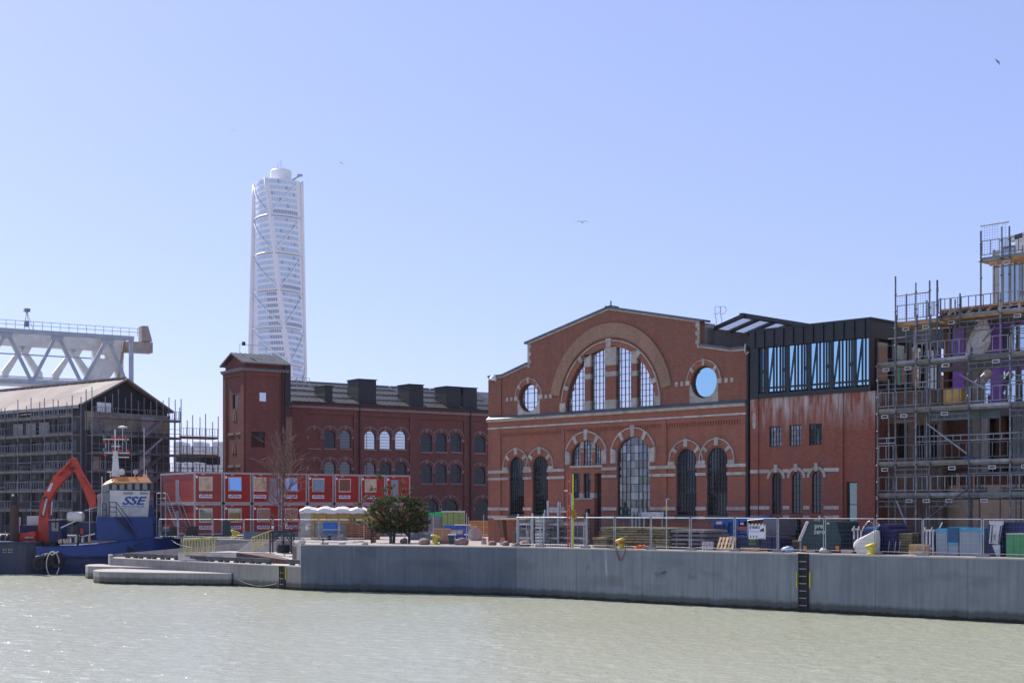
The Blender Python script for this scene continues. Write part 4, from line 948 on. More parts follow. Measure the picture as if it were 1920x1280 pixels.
part('roof_crane', MB().bar((8, -4, HT + .5), (13.5, -5, HT + 3.4), 1.0, .7).box(11.5, 14.2, -6, -4, HT + 2.6, HT + 3.8), M_STEEL, tt)
for x, h in ((0, 4), (1.6, 6), (3, 2.2)): rod('antenna', (x, 0, HT + 7), (x, 0, HT + 7 + h), .12, M_STEELD, tt)

# ---------------------------------------------------------------- gantry crane
GY0, GY1 = 200.0, 210.0; FG = Frame((-960 / FPX * GY0, GY0), ((250 - 960) / FPX * GY1, GY1)); M_GC = mat('crane_paint', (.68, .68, .66), .55, 0, .15, .5, dirt=(.56, .50, .45)); M_GB = mat('crane_truss', (.38, .42, .48), .5, 0, .15, 1); M_GR = mat('crane_rust', (.36, .31, .28), .7, 0, .2, .9, dirt=(.26, .16, .11))
gc_ = FG.thing('gantry_crane', 'pale grey gantry crane girder standing behind the scaffolded building', 'crane')
gx, gz_ = FG.x, FG.z
def gpt(px, py, d=0): return (gx(px, d), d, gz_(px, py, d))
zt = gz_(100, 625); zbm = gz_(60, 717); GX0, GX1 = gx(-130), gx(250)
beam('top_chord', (GX0, 0, zt), (GX1, 0, zt), .9, .6, M_GB, gc_); beam('bottom_chord', (GX0, 0, zbm), (gx(240), 0, zbm), .7, .55, M_GB, gc_)
tn, bn = (-83, 12, 107, 202), (-35, 60, 154, 240)
for a, b_ in ((-83, -35), (12, -35), (12, 60), (107, 60), (107, 154), (202, 154), (202, 240)): beam('truss_diagonal', (gx(a), 0, zt), (gx(b_), 0, zbm), .38, .45, M_GB, gc_)
beam('end_post', (gx(246), 0, zt + .2), (gx(246), 0, zbm - 3), .55, .6, M_GB, gc_)
for a in tn: 
    if a > -50: part('gusset', MB().prism([(gx(a) - 1.0, zt + .25), (gx(a) + 1.0, zt + .25), (gx(a) + .7, zt - 1.1), (gx(a) - .7, zt - 1.1)], -.28, .28), M_GB, gc_)
# rear box girder with haunched legs
d = 4.5; zr0, zr1 = gz_(100, 628, d), gz_(100, 652, d); zr2 = gz_(100, 720, d)
boxp('girder_box', gx(-130, d), gx(232, d), d, d + 1.2, zr1, zr0, M_GC, gc_); boxp('lower_girder', gx(-130, d), gx(210, d), d, d + 1.2, zr2 - .5, zr2 + .7, M_GC, gc_)
for c in (-5, 90, 185):
    for s in (-1, 1):
        if c == 185 and s > 0: continue
        P = [(gx(c + s * 9, d), zr2), (gx(c + s * 22, d), zr2), (gx(c + s * 58, d), zr1 + .05), (gx(c + s * 62, d), zr1 + .3), (gx(c + s * 22, d), zr1 + .3), (gx(c + s * 33, d), zr1 - .6)]
        P = [(gx(c + s * 8, d), zr2), (gx(c + s * 19, d), zr2), (gx(c + s * 22, d), zr2 + 1.2), (gx(c + s * 52, d), zr1 - .1), (gx(c + s * 60, d), zr1 + .2), (gx(c + s * 28, d), zr1 + .2), (gx(c + s * 36, d), zr1 - 1.0), (gx(c + s * 10, d), zr2 + 1.6)]
        part('haunched_leg', MB().prism(P, d + .1, d + 1.1), M_GC, gc_)
part('end_plate', MB().prism([gpt(176, 650, d)[::2], gpt(232, 650, d)[::2], gpt(232, 672, d)[::2], gpt(206, 708, d)[::2], gpt(176, 712, d)[::2]], d - .1, d + 1.3, [[gpt(188, 664, d)[::2], gpt(200, 664, d)[::2], gpt(200, 672, d)[::2], gpt(188, 672, d)[::2]]]), M_GC, gc_)
boxp('end_leg', gx(219, d), gx(232, d), d + .1, d + 1.2, zbm - 20, gz_(225, 670, d), M_GC, gc_)
part('end_bracket', MB().prism([gpt(233, 640, 2)[::2], gpt(285, 642, 2)[::2], gpt(285, 662, 2)[::2], gpt(250, 660, 2)[::2], gpt(233, 660, 2)[::2]], 1.6, 3.6), M_GR, gc_)
part('buffer_tower', MB().prism([gpt(265, 611, 2)[::2], gpt(277, 611, 2)[::2], gpt(285, 640, 2)[::2], gpt(265, 640, 2)[::2]], 1.8, 3.4), M_GR, gc_)
rail = MB(); x = GX0; zt2 = zt + .35
while x < gx(262): rail.tube([(x, .1, zt2), (x, .1, zt2 + 1.15)], .035, 4, False); x += 1.25
for z in (.6, 1.15): rail.tube([(GX0, .1, zt2 + z), (gx(262), .1, zt2 + z)], .035, 4, False)
part('railing', rail, M_STEELD, gc_)
la = gx(51); part('light_mast', MB().bar((la - .35, .3, zt2), (la, .3, zt2 + 2.6), .08).bar((la + .35, .3, zt2), (la + .05, .3, zt2 + 2.6), .08).bar((la + .9, .3, zt2), (la + .1, .3, zt2 + 2.4), .05).box(la - .25, la + .3, 0, .6, zt2 + .4, zt2 + 1.2), M_STEELD, gc_)
boxp('light_head', la - .35, la + .4, -.2, .7, zt2 + 2.5, zt2 + 2.95, M_STEELD, gc_)
boxp('trolley', gx(163, 6), gx(180, 6), 4, 7, zt - 6.0, zt - 4.0, M_GC, gc_); rod('tie_rod', (gx(-130), 2.5, zt - 3), (gx(180), 2.5, zt - 3.0), .1, M_GB, gc_); rod('tie_rod', (gx(-130), 2.5, zt - 6.2), (gx(180), 2.5, zt - 6.2), .08, M_GB, gc_)
beam('rusty_strut', (gx(241), 2, zt), (gx(230), 3, zbm), .3, .4, M_GR, gc_)
# ---------------------------------------------------------------- generic tube scaffold
M_TUBE = mat('scaffold_tube', (.19, .20, .225), .5, .35, .4, 2, rnd=.5); M_TUBED = mat('scaffold_tube_dark', (.14, .15, .17), .5, .5, .25, 4)
M_PLANK = mat('scaffold_deck', (.20, .19, .18), .8, .1, .3, 2); M_PLANKW = mat('scaffold_plywood', (.42, .24, .12), .8, 0, .3, 2)
_gf = {}
def guard_frame(L, m, n=5, h=.95):
    k = (round(L, 2), m.name, n)
    if k not in _gf:
        b = MB()
        for z in (.15, h): b.box(0, L, -.02, .02, z - .02, z + .02)
        for i in range(n): x = .06 + (L - .12) * i / (n - 1); b.box(x - .02, x + .02, -.02, .02, .15, h)
        _gf[k] = b.mesh('guard_frame', m, fix=False)
    return _gf[k]
_lb = {}
def lattice(L, m, h=.30):
    k = (round(L, 2), m.name)
    if k not in _lb:
        b = MB()
        for z in (0, h): b.box(0, L, -.02, .02, z - .025, z + .025)
        n = max(2, int(L / .45))
        for i in range(n + 1): x = .02 + (L - .04) * i / n; b.box(x - .018, x + .018, -.015, .015, .02, h - .02)
        _lb[k] = b.mesh('lattice_beam', m, fix=False)
    return _lb[k]
# ---------------------------------------------------------------- scaffolded building on the left
SA, SB = Vector((-76.2, 175.6)), Vector((-45.4, 150.0)); FS = Frame(SA, SB); FE = Frame(SB, (-45.4 + 6.4, 150 + 7.7))
BL, BW = FS.len, 11.3; ZEV = 13.6; ZRG = 16.6
lb = FS.thing('gabled_building', 'old gabled building wrapped in scaffolding on the left', 'building')
M_LB = mat('dark_render', (.075, .075, .08), .85, 0, .35, .5); M_LBB = mat('olive_render', (.36, .31, .23), .9, 0, .25, .5, dirt=(.28, .24, .18)); M_LROOF = mat('worn_roof', (.27, .225, .205), .85, 0, .2, .35, dirt=(.19, .16, .15))
ow = []; 
for lv in range(5):
    for i in range(15):
        x = 1.4 + i * 2.6; z = .9 + lv * 2.5
        ow.append([(x, z), (x + 1.3, z), (x + 1.3, z + 1.6), (x, z + 1.6)])
part('wall', MB().prism([(0, 0), (BL, 0), (BL, ZEV), (0, ZEV)], 0, .4, ow), M_LB, lb)
gld = glass('dusty_glass', (.03, .033, .038), .06, (.8, .9, 1), .3)
for o in ow[::1]: boxp('window', o[0][0] + .001, o[1][0] - .001, .2, .23, o[0][1] + .001, o[2][1] - .001, gld if random.random() < .6 else M_DARK, lb)
part('end_wall', MB().prism([(0.401, 0), (BW, 0), (BW, 11.0), (.401, 11.0)], BL - .4, BL, M=LM), M_LB, lb, 'dark lower end wall')
part('end_wall', MB().prism([(0.401, 11.001), (BW, 11.001), (BW, ZEV - .6), (.401, ZEV - .6)], BL - .4, BL, M=LM), M_LBB, lb, 'olive plastered upper end wall')
part('gable', MB().prism([(-.2, ZEV - .3), (BW + .2, ZEV - .3), (BW / 2, ZRG - .15)], BL - .9, BL - .5, M=LM), M_BLKB, lb, 'black gable triangle')
part('back_wall', MB().box(0, BL - .4, BW - .4, BW, 0, ZEV), M_LB, lb)
for s in (0, 1):
    y0 = -.45 if s == 0 else BW + .45; b = MB(); b.v = [(0, y0, ZEV - .25), (BL + .15, y0, ZEV - .25), (BL + .15, BW / 2, ZRG), (0, BW / 2, ZRG)]; b.v += [(x, y, z + .22) for x, y, z in b.v]
    b.f = [(0, 1, 2, 3), (4, 5, 6, 7), (0, 1, 5, 4), (1, 2, 6, 5), (2, 3, 7, 6), (3, 0, 4, 7)]; ro = part('roof', b, M_LROOF, lb)
    if s == 0:
        for i in range(22): x = 1 + i * (BL - 1) / 22; boxp('ridge_tile', x, x + (BL - 1) / 22 - .25, BW / 2 - .35, BW / 2 + .2, ZRG + .16, ZRG + .36, M_LROOF, ro)
        sl_ = (ZRG - ZEV + .25) / (BW / 2 + .45)
        for xa, xb, ta, tb in ((BL - 6.5, BL - 2.2, .55, .93), (8, 11, .1, .98), (4, 5.5, .2, .8)):
            ya, yb = y0 + ta * (BW / 2 + .45), y0 + tb * (BW / 2 + .45); b = MB(); b.quad((xa, ya, ZEV - .25 + .23 + sl_ * (ya - y0)), (xb, ya, ZEV - .25 + .23 + sl_ * (ya - y0)), (xb + 1.5, yb, ZEV - .25 + .23 + sl_ * (yb - y0)), (xa + 1.5, yb, ZEV - .25 + .23 + sl_ * (yb - y0))); part('roof_patch', b, mat('roof_patch_dark', (.04, .04, .045), .7), ro)  # flat near-black slanted patches on the front roof slope
        boxp('bargeboard', BL + .16, BL + .22, -.45, -.1, ZEV - .4, ZEV + .1, M_BLKB, lb)
beam('fascia', (0, -.5, ZEV - .2), (BL + .15, -.5, ZEV - .2), .1, .35, mat('pale_fascia', (.35, .33, .31), .8), lb)

def scaffold(F, label, x0, x1, n, ya, yb, levels, top, zb=0, m=M_TUBE, md=M_PLANK, baluster=5, inner=True, brace=(), ends=(0, 1), cat='scaffold', guards=True, lat=False, name='scaffold'):
    t = F.thing(name, label, cat); L = (x1 - x0) / n
    for i in range(n + 1):
        x = x0 + i * L; h = top + random.uniform(-.5, .6)
        rod('standard', (x, ya, zb), (x, ya, h), .05, m, t)
        if inner: rod('standard', (x, yb, zb), (x, yb, h - random.uniform(0, .6)), .05, m, t)
    for z in levels:
        for i in range(n):
            x = x0 + i * L
            boxp('deck', x + .02, x + L - .02, ya + .06, yb - .06, z - .10, z, md, t)
            boxp('toe_board', x + .03, x + L - .03, ya + .0, ya + .03, z, z + .16, md, t)
            if guards:
                if random.random() < .85: link('guard_frame', guard_frame(L - .1, m, baluster), t, mx=Matrix.Translation((x + .05, ya - .05, z + .1)))
                else: 
                    rod('guard_rail', (x, ya - .05, z + 1.0), (x + L, ya - .05, z + 1.0), .028, m, t); rod('guard_rail', (x, ya - .05, z + .5), (x + L, ya - .05, z + .5), .028, m, t)
            if lat and random.random() < .7: link('lattice_beam', lattice(L, m), t, mx=Matrix.Translation((x, ya - .07, z - .55)))
    for (i, z0, z1, s) in brace:
        x = x0 + i * L; beam('brace', (x, ya - .08, z0) if s > 0 else (x + L, ya - .08, z0), (x + L, ya - .08, z1) if s > 0 else (x, ya - .08, z1), .07, .07, m, t)
    return t
lv = [2.45, 4.5, 6.6, 8.5, 10.4, 12.3]
scaffold(FS, 'tube scaffold along the long side of the gabled building', 0, BL + 1.2, 16, -1.9, -.85, lv, 14.2, brace=[(2, 2.45, 4.5, 1), (7, 6.6, 8.5, 1)], baluster=6)
# thin see-through nets/boards behind the guard frames on the top lift
nt_ = FS.thing('net_screen', 'strip of pale translucent sheeting on the top scaffold lift under the eaves', 'sheeting')
M_NET = mat('debris_net', (.42, .42, .44), .8, alpha=.6)
for i in range(13):
    if i in (5, 9): continue
    x = 3 + i * 2.55; boxp('net_sheet', x, x + 1.9, -1.0, -.98, 10.55, 11.95, M_NET, nt_)
sc_e = scaffold(FE, 'tube scaffold across the gable end with a diagonal stair', 0, 11.4, 7, -1.9, -.85, lv, 14.9, baluster=6)
for k, (z0, z1) in enumerate(((10.4, 12.3), (8.5, 10.4), (6.6, 8.5), (4.5, 6.6))):
    beam('stair_stringer', (6.0, -2.1, z0), (8.4, -2.1, z1), .06, .22, M_TUBE, sc_e); beam('stair_stringer', (6.0, -2.7, z0), (8.4, -2.7, z1), .06, .22, M_TUBE, sc_e)
for z in lv[1:]: boxp('landing', 5.4, 9.2, -2.8, -1.95, z - .08, z, M_TUBE, sc_e)
boxp('white_tarp', 1.2, 2.9, -1.1, -1.0, 12.9, 13.9, mat('white_sheet', (.75, .75, .76), .7, 0, .1, 2), sc_e)
for x, z0, h, w_ in ((6.2, 11.0, 1.6, 1.6), (5.6, 1, 6, 2.1), (5.9, 7, 2, 1.4)): boxp('net_sheet', x, x + w_, -1.96, -1.94, z0, z0 + h, M_NET, sc_e)
boxp('insulation_board', 1.3, 2.2, -.3, -.2, 6.7, 8.2, mat('tan_board', (.50, .33, .22), .8), sc_e); boxp('insulation_board', .9, 2.4, -.3, -.2, 10.7, 11.9, mat('grey_board', (.3, .28, .28), .8), sc_e)
FX2 = Frame(tuple(FE.w(11.6, -1).xy), tuple(FE.w(18, -2.6).xy))
scaffold(FX2, 'free standing open scaffold tower between the gable and the brick tower', 0, 4.6, 3, -.6, .9, [6.6, 8.6, 10.6], 13.4, m=M_TUBE, md=mat('brown_deck', (.16, .11, .08), .8), baluster=5)
wk = FX2.thing('walkway_bridge', 'elevated scaffold walkway reaching the red brick tower', 'bridge')
boxp('deck', -1, 9.5, -.4, 1.2, 5.6, 6.1, M_TUBED, wk); boxp('deck_edge', -1, 9.5, -.43, -.401, 5.95, 6.2, M_TUBE, wk)
for i in range(8): rod('post', (i * 1.3 + .2, -.45, 5.6), (i * 1.3 + .2, -.45, 7.3 + (4.0 if i in (5, 7) else 0)), .045, M_TUBE, wk)
for z in (6.7, 7.2): rod('guard_rail', (-1, -.45, z), (9.4, -.45, z), .03, M_TUBE, wk)
for x in (2, 6.2): rod('prop', (x, .4, 0), (x, .4, 5.6), .12, M_TUBED, wk)
part('branching_prop', MB().bar((3.6, .3, 3.6), (1.8, .3, 5.6), .14).bar((3.6, .3, 3.6), (5.4, .3, 5.6), .14).bar((3.6, .3, 0), (3.6, .3, 5.6), .18), M_TUBED, wk)
# pale things far beyond the gap
for px0, px1, y0, y1, Y, lab, col in ((325, 418, 828, 862, 260, 'pale hall far behind the scaffold walkway', (.55, .56, .6)), (326, 372, 866, 884, 230, 'white building low in the gap under the walkway', (.62, .63, .66))):
    a = wp(px0, 957, Y); b_ = wp(px1, 957, Y); F_ = Frame(a.xy, b_.xy); t = F_.thing('distant_hall', lab, 'building'); z1 = F_.z((px0 + px1) / 2, y0)
    n = 5
    for i in range(n): boxp('wall_panel', F_.len * i / n + .03, F_.len * (i + 1) / n - .03, 0, 6, 0, z1 * (.94 if i % 2 else 1), mat('pale_cladding_%d' % (Y), col, .6, 0, .1, .3), t)
    boxp('window_band', .5, F_.len - .5, -.05, -.01, z1 * .72, z1 * .82, M_GLD, t)
dm = thing('blue_dome', 'blue rounded tent roof far behind the red cabins', 'tent', tuple(wp(398, 957, 215).xy) + (QZ,)); part('dome_skin', MB().lathe([(4.0, 0), (4, 5.2), (3.4, 6.6), (2.2, 7.6), (.3, 8.3)], 20), mat('blue_fabric', (.16, .24, .42), .6), dm, smooth=True)

# ---------------------------------------------------------------- red site cabins
CC = Vector((-28.96, 129.4)); ca = R(34.8); cdv = Vector((math.cos(ca), math.sin(ca))); FC = Frame(CC, CC + cdv * 22.9)
M_CAB = mat('cabin_red', (.33, .022, .016), .5, 0, .12, .8, dirt=(.28, .025, .018), spec=.3); M_CABS = mat('cabin_side_red', (.29, .035, .03), .5, 0, .1, .5); M_CF = mat('cabin_frame_grey', (.36, .34, .36), .5, .1, .12, 2); M_CW = mat('cabin_window_frame', (.58, .54, .50), .5)
M_SIGN = mat('sign_white', (.78, .78, .80), .5, 0, .03, 1); M_INK = mat('sign_blue', (.03, .07, .30), .5, 0, .05, 1); M_DOOR = mat('cabin_door', (.22, .24, .30), .5, 0, .1, 2)
W_, Hc, Dc = 22.9 / 8, 2.83, 8.4; blindm = [mat('blind_tan', (.50, .40, .28), .6, 0, .25, 2), glass('cab_blue', (.03, .09, .2), .72, (.42, .68, 1), .03), mat('blind_peach', (.52, .36, .24), .6, 0, .2, 3), glass('cab_blue2', (.05, .1, .2), .55, (.5, .68, .95), .06), glass('cab_grey', (.07, .09, .09), .22, (.75, .85, .9), .08), glass('cab_dark', (.03, .035, .03), .14, (.8, .9, .9), .06)]
seen = {0: 'tan blind in its window', 1: 'clear blue sky mirrored in its window', 2: 'peach blind in its window', 3: 'dull blue window behind the bare tree', 4: 'grey green window', 5: 'dark window'}
nth = ['first', 'second', 'third', 'fourth', 'fifth', 'sixth', 'seventh', 'last']
import string
for lvl in (1, 0):
    for i in range(8):
        wk_ = {(1, 0): 0, (1, 1): 1, (1, 2): 2, (1, 3): 3, (1, 4): 4, (1, 5): 5, (1, 6): 0, (1, 7): None, (0, 0): 5, (0, 1): 5, (0, 2): 4, (0, 3): 4}.get((lvl, i), 5)
        desc = ('grey door and no window' if wk_ is None else seen[wk_]) + (', grey door beside it' if (lvl, i) == (1, 2) else '')
        c = FC.thing('site_cabin', f"{'upper' if lvl else 'lower'} red cabin, {nth[i]} from the left, {desc}", 'cabin', i * W_, 0, .25 + lvl * (Hc + .05), 'red site cabins stacked two high')
        w0, w1 = .06, W_ - .06
        boxp('body', w0 + .08, w1 - .08, .03, Dc - .05, .12, Hc - .12, M_CAB if i else M_CABS, c)
        for z0, z1 in ((0, .13), (Hc - .13, Hc)): boxp('frame_beam', w0, w1, -.03, .1, z0, z1, M_CF, c); boxp('frame_beam', w0, w0 + .09, .101, Dc, z0, z1, M_CF, c)
        for x0, x1 in ((w0, w0 + .13), (w1 - .13, w1)): boxp('corner_post', x0, x1, -.028, .12, .131, Hc - .131, M_CF, c)
        boxp('corner_post', w0, w0 + .12, Dc - .2, Dc - .05, .131, Hc - .131, M_CF, c)
        boxp('roof_sheet', w0, w1, .0, Dc, Hc + .001, Hc + .03, M_CF, c)
        wx = .52 if (lvl, i) != (1, 2) else .18
        if wk_ is not None:
            f = boxp('window_frame', wx, wx + 1.30, -.0, .06, Hc * .40, Hc * .86, M_CW, c); gl_ = boxp('glass', wx + .08, wx + 1.22, -.012, -.002, Hc * .40 + .09, Hc * .86 - .08, blindm[wk_], c)
            if wk_ in (1, 3, 4): gl_.matrix_local = Matrix.Translation((wx + .65, -.095, Hc * .63)) @ Matrix.Rotation(R(-9), 4, 'X') @ Matrix.Diagonal((1.14, .01, Hc * .46 - .17, 1))
            if lvl == 1 or i < 4:
                sg = boxp('sign', wx + .02, wx + 1.26, -.01, .028, Hc * .175, Hc * .285, M_SIGN, c)
                text('lettering', 'PEAB', .30, M_INK, c, facing(wx + .64, -.014, Hc * .231), bold=.008, sx=1.1); boxp('sign_bar', wx + .1, wx + .24, -.016, -.011, Hc * .205, Hc * .255, M_INK, c); boxp('sign_bar', wx + 1.04, wx + 1.18, -.016, -.011, Hc * .205, Hc * .255, M_INK, c)
        if (lvl, i) in ((1, 2), (1, 7)):
            dx_ = 1.72 if i == 2 else .6; boxp('door', dx_, dx_ + .86, .0, .05, .14, Hc * .84, M_DOOR, c)
            if i == 7: boxp('sign', 1.6, 2.5, -.01, .028, Hc * .175, Hc * .285, M_SIGN, c); text('lettering', 'PEAB', .26, M_INK, c, facing(2.05, -.014, Hc * .231), bold=.008)
        boxp('vent', .75, 1.05, .0, .02, Hc - .22, Hc - .16, M_CW, c); boxp('notice', .2, .40, .0, .02, Hc - .52, Hc - .32, M_SIGN, c)
        if i == 0:
            boxp('side_door', w0 + .06, w0 + .079, 3.8, 4.7, .14, 2.2, M_DOOR, c)
        if i: boxp('corner_casting', -.14, .14, -.06, .12, -.10 if lvl else Hc - .02, .12 if lvl else Hc + .03, M_BLKB, c)
stc = FC.thing('cabin_stair', 'galvanised stair with a landing climbing the side of the first red cabin', 'stair', -.05, 4.6, 0)
boxp('landing', -1.3, -.02, -1.2, 1.1, Hc + .15, Hc + .25, M_STEEL, stc)
for s in (-.1, -1.15): beam('stringer', (s, -1.2, Hc + .2), (s, -4.2, .1), .06, .22, M_STEEL, stc); rod('hand_rail', (s, -1.2, Hc + 1.2), (s, -4.2, 1.1), .035, M_STEEL, stc)
for i in range(11): boxp('tread', -1.1, -.14, -1.35 - i * .26, -1.12 - i * .26, Hc - .05 - i * .26, Hc - .01 - i * .26, M_STEEL, stc)
for y in (-1.2, 0, 1.1): rod('post', (-1.28, y, 0), (-1.28, y, Hc + 1.3), .04, M_STEEL, stc)
for z in (.75, 1.25): rod('rail', (-1.28, -1.2, Hc + z), (-1.28, 1.1, Hc + z), .03, M_STEEL, stc)
# ---------------------------------------------------------------- building site on the right: old wall, new building, scaffold
M_OLD = brick('old_brown_brick', (.16, .085, .060), (.24, .13, .09), (.15, .11, .09), patch=(.07, .045, .04), bw=.22, bh=.08, patchamt=.7)
M_PUR = mat('purple_membrane', (.26, .10, .46), .5, 0, .18, 1.2); M_BEIGE = mat('beige_sheeting', (.24, .205, .18), .7, 0, .2, 1.5); M_RBR = mat('raw_brown_wall', (.14, .05, .035), .9, 0, .3, .8)
M_CREAM = mat('cream_block', (.58, .42, .31), .9, 0, .15, 1.5, dirt=(.48, .33, .24)); M_GREYW = mat('grey_board', (.3, .28, .28)); M_SLAB = mat('slab_edge', (.14, .13, .13), .85, 0, .25, 1)
M_SKY = glass('site_glass', (.12, .14, .18), .62, (.75, .88, 1), .04); M_BLUET = mat('blue_tarp', (.03, .12, .32), .45, 0, .2, 2, alpha=.9); M_SMOKE = mat('grey_tarp', (.12, .16, .2), .5, 0, .2, 2, alpha=.85)
ob = FH.thing('old_brick_wall', 'old mottled brown brick wall with two dark openings behind the right scaffold', 'wall', 0, 0)
d = 1.2; OX0, OX1 = hx(1646, d), hx(1768, d); oz = hz(1700, 733, d)
oo = [[(hx(a, d), hz(m_, bt, d)), (hx(b_, d), hz(m_, bt, d)), (hx(b_, d), hz(m_, t, d)), (hx(a, d), hz(m_, t, d))] for a, b_, t, bt in ((1657, 1702, 794, 858), (1716, 1757, 796, 859)) for m_ in ((a + b_) / 2,)]
part('wall', MB().prism([(OX0, 0), (OX1, 0), (OX1, oz), (OX0, oz)], d, d + .5, oo), M_OLD, ob)
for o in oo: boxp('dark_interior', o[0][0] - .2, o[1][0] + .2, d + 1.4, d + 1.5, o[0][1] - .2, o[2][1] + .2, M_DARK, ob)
nb_ = FH.thing('new_building', 'unfinished building with purple membrane and a timber roof under scaffolding', 'building')
d = 2.0; NX0, NX1 = hx(1764, d), hx(1930, d) + 9
def nz(px, py): return hz(px, py, 2.0)
zf = [0, nz(1850, 884), nz(1850, 772), nz(1850, 682), nz(1850, 600)]
for z in zf[1:]: boxp('floor_slab', NX0 + .0, NX1, d - .05, d + 10, z - .28, z, M_SLAB, nb_)
def nw(px0, px1, z0, z1, m, nm='wall_panel', dd=0.0, th=.25): boxp(nm, hx(px0, 2.0), hx(px1, 2.0) if px1 < 1990 else NX1, d + dd, d + dd + th, z0 + .002, z1 - .282, m, nb_)
for k in (3, 4):
    z0, z1 = zf[k - 1], zf[k]
    nw(1786, 1808, z0, z1, M_PUR, 'membrane_panel'); nw(1857, 1880, z0, z1, M_PUR, 'membrane_panel'); nw(1808.2, 1840, z0, z1, M_BEIGE, 'sheeting', .08, .1)
    nw(1840.2, 1856.8, z0, z1, M_GREYW, 'sheeting', .1, .1); nw(1764, 1785.8, z0, z1, M_DARK, 'dark_opening', .9)
    boxp('window', hx(1881, 2) , hx(1905, 2), d + .05, d + .1, z0 + .3, z1 - .5, M_SKY, nb_); boxp('window_post', hx(1905.2, 2), hx(1911, 2), d - .02, d + .3, z0, z1 - .29, mat('brown_post', (.12, .08, .06), .8), nb_)
    boxp('window', hx(1911.3, 2), hx(1935, 2), d + .05, d + .1, z0 + .3, z1 - .5, M_SKY, nb_); nw(1935.3, 2100, z0, z1, M_PUR, 'membrane_panel'); 
    boxp('head_band', hx(1881, 2), hx(1935, 2), d, d + .2, z1 - .499, z1 - .283, M_PUR, nb_); boxp('sill_band', hx(1881, 2), hx(1935, 2), d, d + .2, z0, z0 + .3, M_PUR, nb_)
boxp('corner_window', hx(1843, 2), hx(1856, 2), d + .06, d + .09, zf[2] + .4, zf[2] + 1.9, M_SKY, nb_)
nw(1766, 1812, zf[1], zf[2], M_RBR, 'brown_wall', .3); nw(1812.3, 1822, zf[1], zf[2], M_DARK, 'dark_opening', 1.4); nw(1822.2, 1840, zf[1], zf[2], M_BEIGE, 'column', .1); nw(1840.3, 1852, zf[1], zf[2], M_GREYW, 'column', .0); nw(1852.3, 1870, zf[1], zf[2], M_RBR, 'brown_wall', .9); nw(1870.3, 1895, zf[1], zf[2], M_DARK, 'dark_opening', 1.4); nw(1895.3, 2100, zf[1], zf[2], mat('smoke_sheet', (.17, .19, .2), .5, 0, .3, 1), 'sheeting', .2)
boxp('lintel', NX0, NX1, d + .02, d + .3, zf[1] - .75, zf[1] - .282, M_RBR, nb_)
o_ = [[(hx(a, 2), nz(a, 936)), (hx(b_, 2), nz(b_, 936)), (hx(b_, 2), nz(b_, 913)), (hx(a, 2), nz(a, 913))] for a, b_ in ((1804, 1851), (1877, 1925))]
part('cream_wall', MB().prism([(hx(1771, 2), 0), (NX1, 0), (NX1, zf[1] - .76), (hx(1771, 2), zf[1] - .76)], d + .05, d + .4, o_), M_CREAM, nb_)
for o in o_: boxp('window', o[0][0] + .01, o[1][0] - .01, d + .2, d + .24, o[0][1] + .01, o[2][1] - .01, mat('grey_window', (.13, .13, .14), .4), nb_)
for a in (1779, 1797, 1828): boxp('copper_flashing', hx(a, 2), hx(a + 3, 2), d - .25, d - .2, nz(a, 925), nz(a, 888), mat('copper_foil', (.55, .28, .18), .35, .5, .3, 4), nb_)
boxp('end_wall', NX0, NX0 + .3, d + .31, d + 10, 0, zf[4] - .3, M_RBR, nb_)
boxp('back_wall', NX0 + .301, NX1, d + 9.7, d + 10, 0, zf[4] - .3, M_SLAB, nb_)
# timber roof cassette on top
rc = FH.thing('timber_cassette', 'long open timber roof cassette with slanting studs on top of the purple building', 'roof frame')
dd = 1.2; TX0, TX1 = hx(1764, dd), hx(1930, dd) + 8; tz0, tz1 = hz(1850, 590, dd), hz(1850, 570.5, dd)
for z in (tz0, tz1 - .12): boxp('timber_rail', TX0, TX1, dd, dd + .3, z, z + .12, M_WOOD, rc)
boxp('dark_board', TX0 + .1, TX1, dd + .31, dd + .4, tz0, tz1, mat('dark_membrane', (.03, .035, .045), .7), rc); boxp('end_board', TX0 - .06, TX0, dd, dd + 4, tz0, tz1, M_WOOD, rc)
boxp('roof_board', TX0, TX1, dd + .41, dd + 8, tz1 - .1, tz1, mat('roof_ply', (.3, .2, .12), .8), rc)
x = TX0 + .3; k = 0
while x < TX1 - 1: beam('stud', (x, dd + .1, tz0 + .1), (x + .45, dd + .1, tz1 - .1), .07, .14, M_WOOD, rc); boxp('stud', x + .85, x + .97, dd + .02, dd + .28, tz0 + .121, tz1 - .121, M_WOOD, rc); x += 1.22
for i in range(14): x = TX0 + .2 + i * 1.1; boxp('bottom_board', x, x + .8, dd - .25 + random.uniform(-.1, .1), dd + .2, tz0 - .22, tz0 - .12, M_WOOD, rc)
